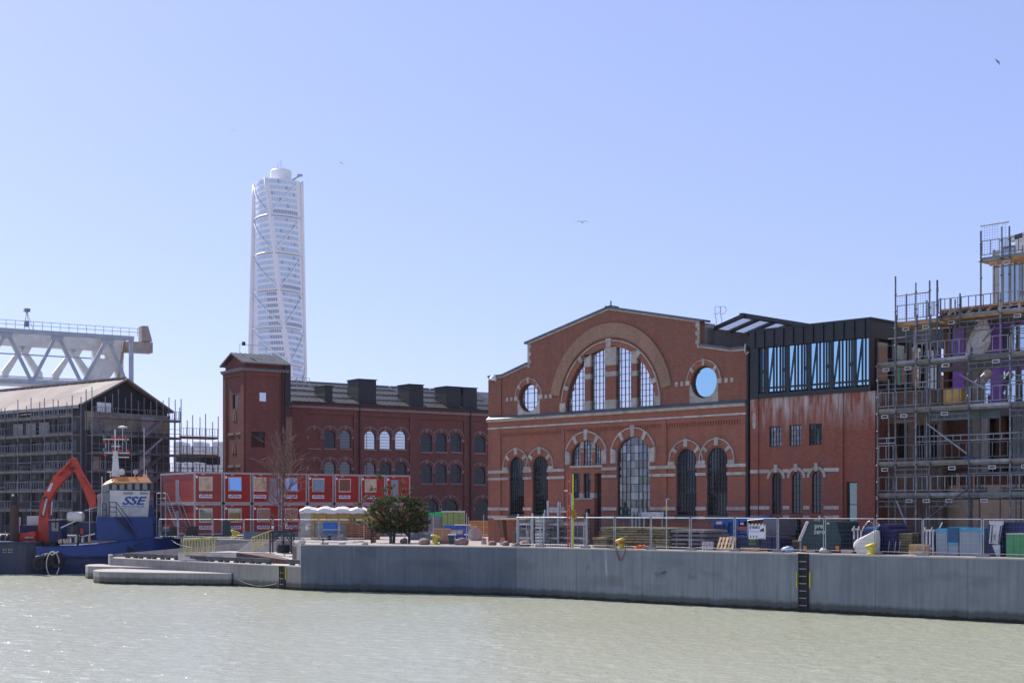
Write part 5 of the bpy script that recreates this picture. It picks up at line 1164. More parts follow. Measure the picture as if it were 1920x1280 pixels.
# objects between wall and scaffold
sh = MB(); zz = zf[2]
def crumple(nm, label, cat, F, x, y, z, w_, h, dp, m, lean=0, seed=0):
    rs = random.Random(seed); secs = []
    for i in range(7):
        t = i / 6; k = (.75 + .25 * math.sin(math.pi * t * .9 + .4)) * (1 - .55 * t ** 3); s_ = []
        for j in range(10):
            a = 2 * math.pi * j / 10; r = 1 + rs.uniform(-.14, .14); s_.append((lean * t * w_ + math.cos(a) * w_ / 2 * k * r, math.sin(a) * dp / 2 * k * r, h * t * (1 + rs.uniform(-.02, .02))))
        secs.append(s_)
    o = solo(nm, MB().loft(secs), m, label, cat, tuple(F.w(x, y, z)), F.ang); return o
M_BAG = mat('white_big_bag', (.74, .72, .68), .8, 0, .06, 2); M_FOIL = mat('bright_foil', (.62, .55, .5), .4, .2, .15, 5)
crumple('crumpled_sheeting', 'crumpled bright sheeting hanging in the upper scaffold bay by the purple wall', 'sheeting', FH, hx(1829, .6), .6, hz(1829, 665, .6), 1.4, 2.0, .6, M_FOIL, .35, 3)
rolls = FH.thing('insulation_roll', 'pale wrapped roll leaning against the wall on the middle scaffold deck', 'roll', hx(1832, .6), .6, hz(1832, 752, .6)); part('roll', MB().tube([(-.5, 0, .1), (.0, .1, .9), (.75, .2, 1.75)], [.22, .30, .2], 10), mat('pale_wrap', (.45, .38, .33), .5), rolls)
yb_ = FH.thing('plywood_crate', 'yellow plywood crate standing on the scaffold deck under the purple wall', 'crate', hx(1789.5, -.6), -.6, hz(1790, 758, -.6)); boxp('side_board', -.55, .55, -.25, .25, 0, .85, mat('yellow_ply', (.60, .36, .10), .7, 0, .15, 3), yb_); boxp('batten', -.5, .5, -.28, -.251, .05, .13, M_WOOD, yb_); boxp('batten', -.5, .5, -.28, -.251, .7, .78, M_WOOD, yb_)
tp_ = FH.thing('blue_tarpaulin', 'long dull blue tarpaulin stretched under the scaffold deck below the crate', 'tarpaulin'); boxp('sheet', hx(1745, -.3), hx(1876, -.3), -.32, -.28, hz(1800, 787, -.3), hz(1800, 769, -.3), M_SMOKE, tp_)
tp2 = FH.thing('blue_tarpaulin', 'small bright blue heap of tarpaulin on the scaffold deck right of the diagonal', 'tarpaulin', hx(1816, -.8), -.8, hz(1816, 866, -.8)); part('sheet', MB().prism([(-.7, 0), (.75, 0), (.35, .2), (.05, .38), (-.3, .15)], -.3, .3), M_BLUET, tp2)
gp_ = FH.thing('green_pipe', 'short vertical green pipe inside the left scaffold bays', 'pipe', hx(1687, .8), .8, hz(1687, 722, .8)); rod('pipe', (0, 0, 0), (0, 0, 1.5), .12, mat('green_pvc', (.05, .28, .18), .5), gp_)

# scaffold with bays as photographed
def scaffoldx(label, pxs, ya, yb, levels, top_py, plank=M_PLANK, guards=(1.0,), inner=True, z0=0.0, n=5, lat=True):
    t = FH.thing('scaffold', label, 'scaffold'); X = [hx(p, ya) for p in pxs]
    for i, p in enumerate(pxs):
        rod('standard', (X[i], ya, z0), (X[i], ya, hz(p, top_py[i], ya)), .052, M_TUBE, t)
        zt = hz(p, top_py[i], ya)
        for k in range(int((zt - z0) / .5)):
            if k % 2 == 0: rod('coupler', (X[i], ya, z0 + k * .5 + .1), (X[i], ya, z0 + k * .5 + .17), .085, M_TUBED, t)
        if inner: rod('standard', (X[i] + .05, yb, z0), (X[i] + .05, yb, zt - .9), .052, M_TUBE, t)
    for (za, i0, i1) in levels:
        for i in range(i0, i1):
            x0, x1 = X[i], X[i + 1]
            boxp('deck', x0 + .03, x1 - .03, ya + .08, yb - .06, za - .11, za, plank, t); boxp('toe_board', x0 + .05, x1 - .05, ya, ya + .03, za, za + .17, M_TUBE if random.random() < .5 else plank, t)
            L = x1 - x0 - .1; random.random() < .8 and link('guard_frame', guard_frame(L, M_TUBE, max(3, int(L / .42) + 1)), t, mx=Matrix.Translation((x0 + .05, ya - .06, za + .16)))
            rod('ledger', (x0, yb, za - .2), (x1, yb, za - .2), .035, M_TUBED, t)
            if lat and random.random() < .6: link('lattice_beam', lattice(x1 - x0, M_TUBED), t, mx=Matrix.Translation((x0, ya - .07, za - .62)))
            rod('transom', (x0, ya - .2, za - .06), (x0, yb + .4, za - .06), .045, M_TUBE, t)
            if random.random() < .5:
                xx = x0 + random.uniform(.2, .6) * (x1 - x0); b = MB(); w_, h_ = .42, .2
                b.box(0, w_, 0, .1, 0, .04).box(0, w_, 0, .1, h_ - .04, h_).box(0, .04, 0, .1, .04, h_ - .04).box(w_ - .04, w_, 0, .1, .04, h_ - .04)
                part('plank_end_frame', b, mat('bare_aluminium', (.5, .5, .52), .45, .4), t, mx=Matrix.Translation((xx, ya - .14, za - .40)))
    return t, X
ya = -1.7
def lz(py): return hz(1646, py, ya)
PX = [1646, 1679, 1717, 1743, 1816.5, 1894, 1975, 2060]
s1, X1 = scaffoldx('tall steel scaffold in front of the old brick wall and the purple new building', PX, ya, -.55,
    [(lz(929.5), 0, 7), (lz(871), 0, 7), (lz(772.5), 0, 7), (lz(685.5), 0, 7)], [680, 518, 530, 526, 668, 630, 600, 600])
s2, X2 = scaffoldx('short upper scaffold deck with mesh guards left of the timber roof', [1680.5, 1719, 1745, 1757], -1.4, .6, [(hz(1680, 609.5, -1.4), 0, 3)], [590, 590, 590, 525], M_PLANKW, z0=lz(685.5) + .1, lat=False)
s3, X3 = scaffoldx('roof level scaffold deck along the timber roof cassette', [1757.5, 1800, 1876, 1960, 2050], -.5, .9, [(hz(1752, 598.5, -.5), 0, 4)], [525, 550, 548, 540, 540], M_PLANKW, z0=lz(685.5) + .1, n=3)
s4, X4 = scaffoldx('highest scaffold tower with a mesh guard in front of the pale stair core', [1839, 1878, 1892.5, 1975], .9, 2.4, [(hz(1839, 489, .9), 0, 3)], [433, 425, 424, 424], M_PLANKW, z0=hz(1839, 590, .9), lat=False)
for s_, X_, yy, zz in ((s2, X2, -1.46, hz(1680, 609.5, -1.4)), (s4, X4, .84, hz(1839, 489, .9))):
    for i in range(min(2, len(X_) - 1)):
        b = MB(); x0, x1 = X_[i] + .1, X_[i + 1] - .1; z = zz + .1; zt = z + (1.6 if s_ is s2 else 1.9)
        x = x0
        while x < x1: b.box(x, x + .008, 0, .008, z, zt); x += .16
        q = z
        while q < zt: b.box(x0, x1, 0, .008, q, q + .008); q += .16
        part('mesh_guard', b, M_TUBED, s_, mx=Matrix.Translation((0, yy, 0)), kind='stuff', fix=False)
        rod('guard_rail', (x0 - .1, yy, zt), (x1 + .1, yy, zt), .04, M_TUBE, s_)
for (pa, ya_), (pb, yb_2) in (((1738, 794), (1813, 850)), ((1740, 971), (1815, 914)), ((1681, 938), (1700, 985)), ((1866, 612), (1842, 640)), ((1800, 702), (1850, 730))):
    beam('brace', (hx(pa, ya - .1), ya - .1, hz(pa, ya_, ya - .1)), (hx(pb, ya - .1), ya - .1, hz(pb, yb_2, ya - .1)), .08, .08, M_TUBE, s1)
for i, x in enumerate(X1[:-1]):          # extra half lifts and inner clutter, as on the real site
    for py, p_ in ((828, .8), (728, .5), (642, .35)):
        if random.random() < p_: link('lattice_beam', lattice(X1[i + 1] - x, M_TUBE), s1, mx=Matrix.Translation((x, ya + .02, lz(py) - .1)))
        if random.random() < .5: rod('ledger', (x, -.55, lz(py) + .3), (X1[i + 1], -.55, lz(py) + .3), .03, M_TUBED, s1)
    for k in range(2): xx = x + random.uniform(.3, .9) * (X1[i + 1] - x); rod('standard', (xx, -.1, 0), (xx, -.1, lz(660)), .04, M_TUBED, s1)
# concrete stair core with a glass cylinder at the far right
co = FH.thing('stair_core', 'pale concrete stair core with a glass cylinder at the right edge', 'tower'); dc = 8
cz = hz(1865, 470, dc); boxp('concrete_wall', hx(1861, dc), hx(1877, dc), dc, dc + 5, zf[4] - 2, cz, mat('pale_precast', (.50, .46, .43), .8, 0, .08, .8), co)
boxp('precast_joint', hx(1861, dc) - .0, hx(1877, dc), dc - .01, dc, hz(1865, 534, dc), hz(1865, 535.5, dc), M_GREYW, co)
part('glass_cylinder', MB().lathe([(1.75, zf[4] - 1), (1.75, hz(1895, 466, dc))], 20, Matrix.Translation(((hx(1882, dc) + hx(1915, dc)) / 2, dc + 1.5, 0))), glass('cylinder_glass', (.12, .17, .19), .38, (.8, .95, 1), .08), co)
for k in range(20): a = k * math.pi / 10; rod('mullion', ((hx(1882, dc) + hx(1915, dc)) / 2 + 1.77 * math.cos(a), dc + 1.5 + 1.77 * math.sin(a), zf[4] - 1), ((hx(1882, dc) + hx(1915, dc)) / 2 + 1.77 * math.cos(a), dc + 1.5 + 1.77 * math.sin(a), hz(1895, 466, dc)), .04, M_GREYW, co)
boxp('precast_panel', hx(1908, dc), hx(1990, dc), dc + .2, dc + 3, zf[4] - 1, hz(1915, 495, dc), mat('pale_precast', (.5, .46, .43)), co)
boxp('cylinder_roof', hx(1880, dc), hx(1990, dc), dc - .3, dc + 4, hz(1895, 465, dc), hz(1895, 462, dc), M_GREYW, co); beam('white_arm', (hx(1895, 4), 4, hz(1895, 449, 4)), (hx(1960, 4), 4, hz(1960, 430, 4)), .5, .3, M_WHITE, co)
beam('white_column', (hx(1917, 4), 4, hz(1917, 478, 4)), (hx(1913, 4), 4, hz(1913, 440, 4)), .5, .5, M_WHITE, co)
boxp('base_block', hx(1861, dc), hx(1990, dc), dc, dc + 5, 0, zf[4] - 2.001, M_SLAB, co)
# ---------------------------------------------------------------- tug, excavator, barge
M_BLUE = mat('tug_blue', (.012, .045, .21), .45, 0, .22, .6, dirt=(.02, .045, .15)); M_NAVY = mat('hull_navy', (.012, .022, .09), .55, 0, .3, .5, dirt=(.05, .03, .04)); M_BARGE = mat('barge_blue', (.035, .05, .09), .6, 0, .3, .35, stretch=(2.5, 2.5, .5), dirt=(.075, .06, .06))
M_TW = mat('tug_white', (.62, .61, .62), .4, 0, .05, 1, dirt=(.5, .46, .42)); M_ROOFO = mat('tug_orange', (.62, .22, .05), .5, 0, .2, 1.2, dirt=(.5, .12, .04)); M_EXC = mat('excavator_red', (.46, .04, .02), .5, 0, .2, 1, dirt=(.28, .035, .02)); M_TGL = glass('tug_glass', (.03, .032, .03), .14, (.9, .95, 1), .05)
YT = 131.0
def tp3(px, py, Y=YT): return wp(px, py, Y)
FTG = Frame(tuple(wp(66, 957, 129.2).xy), tuple(wp(346, 957, 133.0).xy), 0); tug = FTG.thing('tugboat', 'blue and white work tug with an orange wheelhouse roof moored by the terrace', 'tugboat')
tgx, tgz = FTG.x, FTG.z
LT = FTG.len
# hull: sections along its length, width 6.2
secs = []; st = [(0, .80, 2.45), (.6, .95, 2.5), (3, 1, 2.55), (6, 1, 2.75), (8.5, 1, 3.1), (10.5, .9, 3.35), (12.3, .62, 3.6), (13.3, .30, 3.75), (LT, .06, 3.8)]
for x, wf, zd in st:
    hw = 3.1 * wf * .92; xl = x if x < 10 else x - (x - 10) * .25
    secs.append([(xl, 3.1 - hw * .9 - .25 * 0, -.6), (x, 3.1 - hw, .9), (x, 3.1 - hw, 1.55), (x + .02, 3.1 - hw - .0, zd), (x + .02, 3.1 + hw, zd), (x, 3.1 + hw, .9), (xl, 3.1 + hw * .9, -.6)])
part('hull', MB().loft(secs), M_BLUE, tug, 'bright blue upper hull with scuffed paint')
secs2 = [[(s_[0][0] , s_[0][1] - .03, -.62), (s_[1][0], s_[1][1] - .04, .9), (s_[2][0], s_[2][1] - .04, 1.42), (s_[2][0], s_[2][1] + .5, 1.43), (s_[0][0], s_[0][1] + .5, -.6)] for s_ in secs[:-1]]
part('lower_hull', MB().loft(secs2), M_NAVY, tug, 'dark navy lower hull plating')
part('rubbing_strake', MB().tube([(s_[2][0], s_[2][1] - .1, s_[2][2] + .0) for s_ in secs[:-1]], .11, 6), M_NAVY, tug)
part('deck_edge', MB().tube([(s_[3][0], s_[3][1] - .02, s_[3][2]) for s_ in secs[:-1]], .05, 5), M_BLUE, tug)
def tb(nm, px0, px1, y0, y1, pyb, pyt, m, **k):
    x0, x1 = FTG.x(px0, y0), FTG.x(px1, y0); z0, z1 = FTG.z((px0 + px1) / 2, pyb, y0), FTG.z((px0 + px1) / 2, pyt, y0); return boxp(nm, x0, x1, y0, y1, z0, z1, m, tug, **k)
tb('deck_house', 181, 287, .7, 5.6, 1013, 968.5, M_BLUE); tb('bow_house', 279, 297, 1.5, 4.5, 1008, 968.5, M_BLUE)
def tpoly(*pp, y): return [(FTG.x(a, y), FTG.z(a, b_, y)) for a, b_ in pp]
y = 1.2
part('wheelhouse', MB().prism(tpoly((206, 918.5), (281, 920), (278, 968.5), (206, 968.5), y=y), y, 4.8), M_TW, tug)
tb('front_step', 228, 277.5, 1.12, 1.199, 968.4, 951, mat('tug_panel', (.5, .5, .5), .5)); 
part('side_casing', MB().prism(tpoly((183, 926), (205.8, 920), (205.8, 968.5), (183, 968.5), y=1.5), 1.5, 4.5), mat('tug_grey', (.24, .26, .28), .5), tug)
part('funnel', MB().prism(tpoly((279, 946), (287, 946), (290, 968.4), (278.5, 968.4), y=1.6), 1.6, 3), M_BLUE, tug)
# window band, canted panes with posts
wz0, wz1 = FTG.z(240, 918.3, y), FTG.z(240, 904, y); wx0, wx1 = FTG.x(207, y), FTG.x(279, y); wxl = FTG.x(193, y)
boxp('cabin_core', wx0, wx1 - .15, y + .35, 4.6, wz0, wz1, M_BLACK, tug)
for i in range(5):
    a = wx0 + (wx1 - wx0) * i / 5; b_ = wx0 + (wx1 - wx0) * (i + 1) / 5
    boxp('pane', a + .14, b_ - .14, y + .05, y + .08, wz0 + .03, wz1 - .04, M_TGL, tug); boxp('window_post', b_ - .14, b_ + .13, y + .0, y + .34, wz0, wz1, M_BLACK, tug)
part('side_glazing', MB().prism([(wxl, wz0 - .25), (wx0, wz0), (wx0, wz1), (wxl, wz1 - .28)], y + .1, 4.3), M_TGL, tug)
boxp('window_post', wx0 - .1, wx0 + .14, y, y + .34, wz0, wz1, M_BLACK, tug)
rx0, rx1 = FTG.x(192, y), FTG.x(284.5, y); rz0 = FTG.z(240, 904, y); rz1 = FTG.z(240, 893, y); xm = FTG.x(211, y)
b = MB(); yv = y - .35
P = [(rx0, yv + .6, rz0 - .32), (xm, yv, rz0 + .0), (rx1 - .1, yv, rz0 + .0), (rx1, yv + .2, rz0 + .0), (rx1, 4.9, rz0), (rx0, 4.9, rz0 - .2)]
Q = [(rx0 + .2, yv + 1.0, rz0 - .12), (xm + .35, yv + .7, rz1), (rx1 - .35, yv + .7, rz1 - .02), (rx1 - .3, yv + .9, rz1 - .05), (rx1 - .3, 4.4, rz1), (rx0 + .4, 4.4, rz1 - .4)]
b.loft([P, Q]); part('wheelhouse_roof', b, M_ROOFO, tug, 'sun bleached orange roof')
part('roof_rim', MB().tube([P[0], P[1], P[2], P[3]], .06, 5), mat('roof_rim', (.66, .48, .3), .5), tug)
# writing on the front
cx = FTG.x(248.5, y); text('lettering', 'SSE', 1.02, M_INK, tug, facing(cx, y - .012, FTG.z(248, 939, y)), shear=.35, bold=.035, sx=1.35)
text('web_address', 'www.sse-ab.se', .34, mat('sign_blue_pale', (.12, .18, .42), .5), tug, facing(cx + .05, y - .012, FTG.z(248, 948.3, y)), bold=.006, sx=1.0)
text('small_lettering', 'SJÖENT', .17, mat('sign_blue_pale', (.12, .18, .42)), tug, facing(cx, y - .012, FTG.z(248, 931.5, y)), sx=1.1)
for a, b_ in ((231, 249), (262, 278)): tb('handrail_bracket', a, b_, y - .08, y - .01, 926, 922.5, mat('tug_grey', (.24, .26, .28)))
# mast
mx = FTG.x(216, 2.5); mz = FTG.z(216, 893, 2.5); mt = FTG.z(216, 815, 2.5)
part('mast', MB().loft([[(mx - .32, 2.1, mz), (mx + .42, 2.1, mz), (mx + .42, 2.8, mz), (mx - .32, 2.8, mz)], [(mx - .18, 2.3, mz + 2.4), (mx + .2, 2.3, mz + 2.4), (mx + .2, 2.6, mz + 2.4), (mx - .18, 2.6, mz + 2.4)]]), M_TW, tug)
rod('mast_pole', (mx, 2.45, mz + 2.3), (mx, 2.45, mt + .5), .07, M_TW, tug)
for pya, a, b_ in ((823, 193, 242), (836, 209, 226), (848.5, 196, 243), (856.5, 210, 242)): tb('yard', a, b_, 2.4, 2.52, pya + 1.2, pya - .8, M_TW)
M_RL = mat('red_lens', (.5, .02, .03), .3); M_GL = mat('green_lens', (.02, .2, .12), .3)
for a, py, m in ((196, 818, M_GL), (197, 827, M_RL), (212, 820, M_RL), (224, 820, M_RL), (237, 820, M_RL), (236, 826, M_GL), (196, 843, M_GL), (198, 852, M_RL), (213, 844.5, M_RL), (225, 844.5, M_RL), (240, 845, M_RL)):
    x, z = FTG.x(a, 2.46), FTG.z(a, py, 2.46); part('signal_light', MB().lathe([(.13, -.13), (.15, 0), (.12, .14)], 8, Matrix.Translation((x, 2.46, z))), m, tug)
for a in (198, 204, 222, 230, 237): rod('stay', (FTG.x(a, 2.5), 2.5, FTG.z(a, 823, 2.5)), (FTG.x(a, 2.5), 2.5, FTG.z(a, 848, 2.5)), .022, M_TW, tug)
part('radar', MB().lathe([(.05, 0), (.42, .05), (.45, .15), (.1, .26)], 14, Matrix.Translation((FTG.x(230, 2.3), 2.3, FTG.z(230, 803, 2.3)))), M_TW, tug); rod('radar_pole', (FTG.x(230, 2.3), 2.3, FTG.z(230, 823, 2.3)), (FTG.x(230, 2.3), 2.3, FTG.z(230, 803, 2.3)), .03, M_TW, tug)
part('dome_light', MB().lathe([(.22, 0), (.3, .25), (.24, .5), (.05, .6)], 12, Matrix.Translation((FTG.x(228, 2.0), 2, FTG.z(228, 890, 2.)))), M_TW, tug)
part('search_light', MB().lathe([(.05, 0), (.24, .04), (.22, .2)], 12, Matrix.Translation((FTG.x(254, 1.6), 1.6, FTG.z(254, 885, 1.6))) @ Matrix.Rotation(R(70), 4, 'X')), M_STEEL, tug); rod('light_stem', (FTG.x(253, 1.6), 1.6, FTG.z(254, 893, 1.6)), (FTG.x(254, 1.6), 1.6, FTG.z(254, 885, 1.6)), .06, M_STEEL, tug)
rod('whip_aerial', (FTG.x(270.5, 3), 3, FTG.z(270, 893, 3)), (FTG.x(270, 3), 3, FTG.z(270, 802, 3)), .035, M_TW, tug); rod('aerial', (FTG.x(274.5, 3), 3, FTG.z(274, 893, 3)), (FTG.x(274.5, 3), 3, FTG.z(274, 880, 3)), .03, M_TW, tug); tb('aerial_base', 268.5, 276, 2.8, 3.3, 894, 889, M_TW)
tb('roof_lamp', 201, 212, 2, 2.3, 885.5, 883, M_TW); rod('lamp_stem', (FTG.x(207, 2.1), 2.1, FTG.z(207, 895, 2.1)), (FTG.x(207, 2.1), 2.1, FTG.z(207, 885, 2.1)), .04, M_TW, tug); rod('side_pole', (FTG.x(191, 1.2), 1.2, FTG.z(191, 968, 1.2)), (FTG.x(191.5, 1.2), 1.2, FTG.z(191, 893, 1.2)), .045, M_TW, tug)
# black railings and stair on the near side
yr = .55
def tr(*pts, r=.035): 
    for i in range(len(pts) - 1): (a, b_), (c, d_) = pts[i], pts[i + 1]; rod('railing', (FTG.x(a, yr), yr, FTG.z(a, b_, yr)), (FTG.x(c, yr), yr, FTG.z(c, d_, yr)), r, M_BLACK, tug)
tr((192, 968), (192, 943), (199, 943), (199, 968)); tr((206, 968), (206, 941), (217.5, 941), (218, 968)); tr((206, 950), (217.5, 950)); tr((192, 955), (199, 955)); tr((206, 959), (218, 959))
tr((217.5, 941), (238, 967), (246, 979)); tr((218, 950), (232, 970), (250, 997))
beam('stair', (FTG.x(219, .4), .4, FTG.z(219, 969, .4)), (FTG.x(252, .4), .4, FTG.z(252, 1001, .4)), .7, .12, M_BLACK, tug)
for i in range(8): t = i / 7; xx, zz = FTG.x(219 + 33 * t, .3), FTG.z(219 + 33 * t, 969 + 32 * t, .3); boxp('tread', xx - .16, xx + .16, .05, .75, zz - .02, zz + .03, M_BLACK, tug)
for a in (286, 293, 300, 307, 314, 321): rod('bow_rail_post', (FTG.x(a, 2), 2, 3.3), (FTG.x(a, 2), 2, 4.35), .03, M_STEELD, tug)
rod('bow_rail', (FTG.x(286, 2), 2, 4.35), (FTG.x(321, 2), 2, 4.4), .03, M_STEELD, tug); rod('bow_rail', (FTG.x(286, 2), 2, 3.85), (FTG.x(321, 2), 2, 3.9), .025, M_STEELD, tug)
beam('davit', (FTG.x(287, 1.5), 1.5, 4.6), (FTG.x(304, 1.5), 1.5, 4.0), .12, .14, M_BLACK, tug); part('winch', MB().lathe([(.32, -.4), (.32, .4)], 12, Matrix.Translation((FTG.x(312, 2), 2, 3.9)) @ Matrix.Rotation(R(90), 4, 'Y')), M_STEELD, tug)
for a in (291, 297, 303, 317): tb('deck_gear', a, a + 3, 2.2, 2.8, 1004, 1004 - random.uniform(3, 13), random.choice((M_STEELD, M_TW, M_RUBB)))
part('anchor', MB().bar((FTG.x(240, -.1), .0, 2.6), (FTG.x(244, -.1), -.05, 1.7), .14).bar((FTG.x(237, -.1), -.05, 2.1), (FTG.x(249, -.1), -.05, 2.3), .16).bar((FTG.x(243, -.1), -.05, 1.7), (FTG.x(249, -.1), -.05, 2.2), .14), M_BLACK, tug)
beam('fender_bar', (FTG.x(252, -.05), -.05, 2.55), (FTG.x(268, -.05), -.05, 2.85), .12, .14, M_BLACK, tug)
# aft deck
dk = 2.5
part('tank', MB().lathe([(.05, -.72), (.4, -.70), (.44, -.6), (.44, .6), (.4, .70), (.05, .72)], 16, Matrix.Translation((FTG.x(142, 1), 1, FTG.z(142, 968, 1))) @ Matrix.Rotation(R(90), 4, 'Y') @ Matrix.Rotation(R(18), 4, 'X')), M_TW, tug, smooth=False)
beam('crane_jib', (FTG.x(114, .8), .8, FTG.z(114, 989, .8)), (FTG.x(148, .8), .8, FTG.z(148, 973, .8)), .2, .12, M_STEEL, tug); rod('jib_post', (FTG.x(146, 1.2), 1.2, dk), (FTG.x(146, 1.2), 1.2, FTG.z(146, 974, 1.2)), .1, M_BLACK, tug)
tb('side_box', 149, 182, 1.6, 3.5, 1012, 978, mat('dark_blue_box', (.015, .03, .09), .5)); tb('red_drum', 151, 156, 1.0, 1.4, 1001, 990, M_EXC)
beam('boom_stowed', (FTG.x(152, .6), .6, FTG.z(152, 1006, .6)), (FTG.x(178, .6), .6, FTG.z(178, 1000, .6)), .1, .12, M_TW, tug)
M_TAN = mat('tan_gear', (.5, .38, .25), .7)
for i in range(22): a = 110 + i * 2.6 + random.uniform(-1, 1); tb('deck_gear', a, a + random.uniform(1.5, 5), .5, 1.0 + random.random(), 1018 - i * .12, 1014 - i * .1 - random.uniform(1, 11) * (1 if i > 8 else .4), random.choice((M_TW, M_STEELD, M_TAN, M_NAVY, M_RUBB)))
tb('white_plank', 112, 137, .3, .6, 1022, 1020.5, M_TW)
part('pole_lamp', MB().bar((FTG.x(168, 1.6), 1.6, dk), (FTG.x(168, 1.6), 1.6, dk + 3.6), .06).bar((FTG.x(158, 1.6), 1.6, dk + 3.3), (FTG.x(182, 1.6), 1.6, dk + 3.65), .05), M_TW, tug)
for px_, z_, r_ in ((73, 1.0, .55), (86, 1.2, .55), (106, 1.3, .58)): part('tyre_fender', MB().tube([(FTG.x(px_, -.25) + r_ * .7 * math.cos(a), -.22, z_ + r_ * math.sin(a)) for a in [i * math.pi / 8 for i in range(17)]], .22, 7), M_RUBB, tug, smooth=True)
part('rope_ring', MB().tube([(FTG.x(99, -.45) + .55 * math.cos(a), -.45 + .1 * math.cos(a), .95 + 1.15 * math.sin(a)) for a in [i * math.pi / 10 for i in range(21)]], .05, 6), M_ROPE, tug, smooth=True)
part('rope', MB().tube([(FTG.x(82, -.3), -.35, 1.65), (FTG.x(88, -.3), -.45, 1.95), (FTG.x(98, -.3), -.4, 1.8), (FTG.x(110, -.3), -.35, 2.1)], .06, 5), M_ROPE, tug)
# barge with spud pile
FB = Frame(tuple(wp(-60, 957, 129.5).xy), tuple(wp(74, 957, 130.5).xy), 0); brg = FB.thing('barge', 'dark blue rusty barge with a rounded corner at the left edge', 'barge')
z0 = FB.z(40, 1016, 0); pts = [(-14, 0), (FB.len - 1.2, 0), (FB.len - .4, .25), (FB.len, .9), (FB.len, 7.5), (-14, 7.5)]
bb = slab(pts, -.6, z0); part('hull', bb, M_BARGE, brg); part('deck', slab([(x * .999, y + .001) for x, y in pts], z0 + .001, z0 + .05), M_NAVY, brg)
part('rub_rail', MB().tube([(x, y - .03, z0 - .08) for x, y in pts[:4]], .07, 5), M_BARGE, brg)
M_MARK = mat('hull_marks', (.32, .3, .27), .7)
for k, w_ in enumerate((.14, .1, .16, .12)): boxp('draught_mark', FB.x(5) + k * .24, FB.x(5) + k * .24 + w_, -.012, -.001, z0 - .72, z0 - .60, M_MARK, brg); boxp('draught_mark', FB.x(5) + k * .24, FB.x(5) + k * .24 + w_, -.012, -.001, z0 - .95, z0 - .85, M_MARK, brg)
rod('yellow_post', (FB.x(10, 2), 2, z0), (FB.x(10, 2), 2, z0 + 1.0), .03, M_YEL, brg)
for a, b_, h in ((0, 12, .4), (14, 19, .7), (2, 8, .65)): boxp('deck_gear', FB.x(a, 3), FB.x(b_, 3), 3, 4, z0 + .05, z0 + h, M_NAVY, brg)
sp = FB.thing('spud_pile', 'thick rusty brown steel pile standing on the barge', 'pile', FB.x(27, 1.5), 1.5, z0 - .5); part('tube', MB().lathe([(.40, 0), (.40, 3.9)], 18), mat('rusty_pile', (.075, .04, .032), .8, 0, .3, 1, stretch=(3, 3, .6)), sp, smooth=False); part('pile_head', MB().lathe([(.30, 3.9), (.31, 4.7)], 16), M_RUBB, sp); part('lamp', MB().lathe([(.1, 0), (.13, .1), (.03, .22)], 8, Matrix.Translation((-.1, -.1, 4.7))), M_TW, sp)
# excavator
ex = thing('excavator', 'orange red long reach excavator with raised boom behind the barge', 'excavator', tuple(wp(70, 957, 133).xy) + (z0 - .1,))
EY = 133.0; EO = ex.location.copy()
def ep(px, py, dy=0): p = wp(px, py, EY + dy); return Vector((p.x - EO.x, dy, p.z - EO.z))
def bprof(nm, up, lo, dy0, dy1, m, **k):
    pl = [ep(*p) for p in up] + [ep(*p) for p in lo[::-1]]; return part(nm, MB().prism([(p.x, p.z) for p in pl], dy0, dy1), m, ex, **k)
bprof('boom', [(71, 1016), (74, 985), (76, 955), (80, 934), (90, 915), (103, 892), (119, 876), (131, 872)], [(96, 1016), (94, 990), (92, 960), (95, 940), (102, 924), (114, 908), (128, 893), (137, 886)], -.35, .35, M_EXC)
bprof('stick', [(130, 873), (131, 860), (136, 857), (143, 859), (152, 880), (168, 908), (180, 930), (183, 945)], [(134, 886), (137, 884), (141, 884), (144, 888), (152, 905), (163, 930), (169, 948), (170, 955)], -.28, .28, M_EXC)
for a, b_, r_ in (((81, 966), (88, 934), .12), ((110, 889), (131, 866), .12), ((118, 884), (130, 876), .09), ((96, 965), (98, 940), .08), ((154, 896), (174, 925), .07)): rod('hydraulic_cylinder', tuple(ep(*a, -.45)), tuple(ep(*b_, -.45)), r_, M_EXC if a[0] > 100 else M_STEEL, ex)
for a in ((84, 934), (136, 878), (80, 966), (112, 888)): rod('pivot_pin', tuple(ep(*a, -.5)), tuple(ep(*a, .4)), .16, M_BLACK, ex)
part('logo_panel', MB().prism([(ep(a, b_).x, ep(a, b_).z) for a, b_ in ((90, 921), (96, 921), (102, 906), (98, 905))], -.37, -.351), mat('pale_panel', (.5, .55, .68), .5), ex)
e0, e1 = ep(34, 1017), ep(75, 998); part('body', MB().prism([(ep(34, 1018).x, 0), (ep(75, 1018).x, 0), (ep(74, 995).x, ep(74, 995).z), (ep(52, 998).x, ep(52, 998).z), (ep(36, 1000).x, ep(36, 1000).z)], -1.2, 1.2), M_EXC, ex)
def eb(nm, a, b_, c, d_, y0, y1, m): p, q = ep(a, d_, 0), ep(b_, c, 0); boxp(nm, p.x, q.x, y0, y1, p.z, q.z, m, ex)
eb('engine_cover', 35, 72, 984, 998, .3, 1.6, M_NAVY); eb('cab', 97, 120, 975, 1016, -.8, 1.0, M_NAVY); eb('cab_roof', 96, 121, 973, 975, -.9, 1.1, M_STEELD); eb('tracks', 34, 112, 1016, 1022, -1.3, 1.4, M_RUBB); eb('cab_glass', 102, 115, 979, 995, -.83, -.801, M_TGL)
eb('white_housing', 38, 66, 967, 984, 1.8, 3.0, M_TW); eb('white_panel', 0, 17, 969, 998, 3, 3.2, mat('pale_grid', (.4, .41, .44), .6)); eb('foot_plate', 57, 74, 1005, 1008, -1.6, -1.21, M_STEELD)
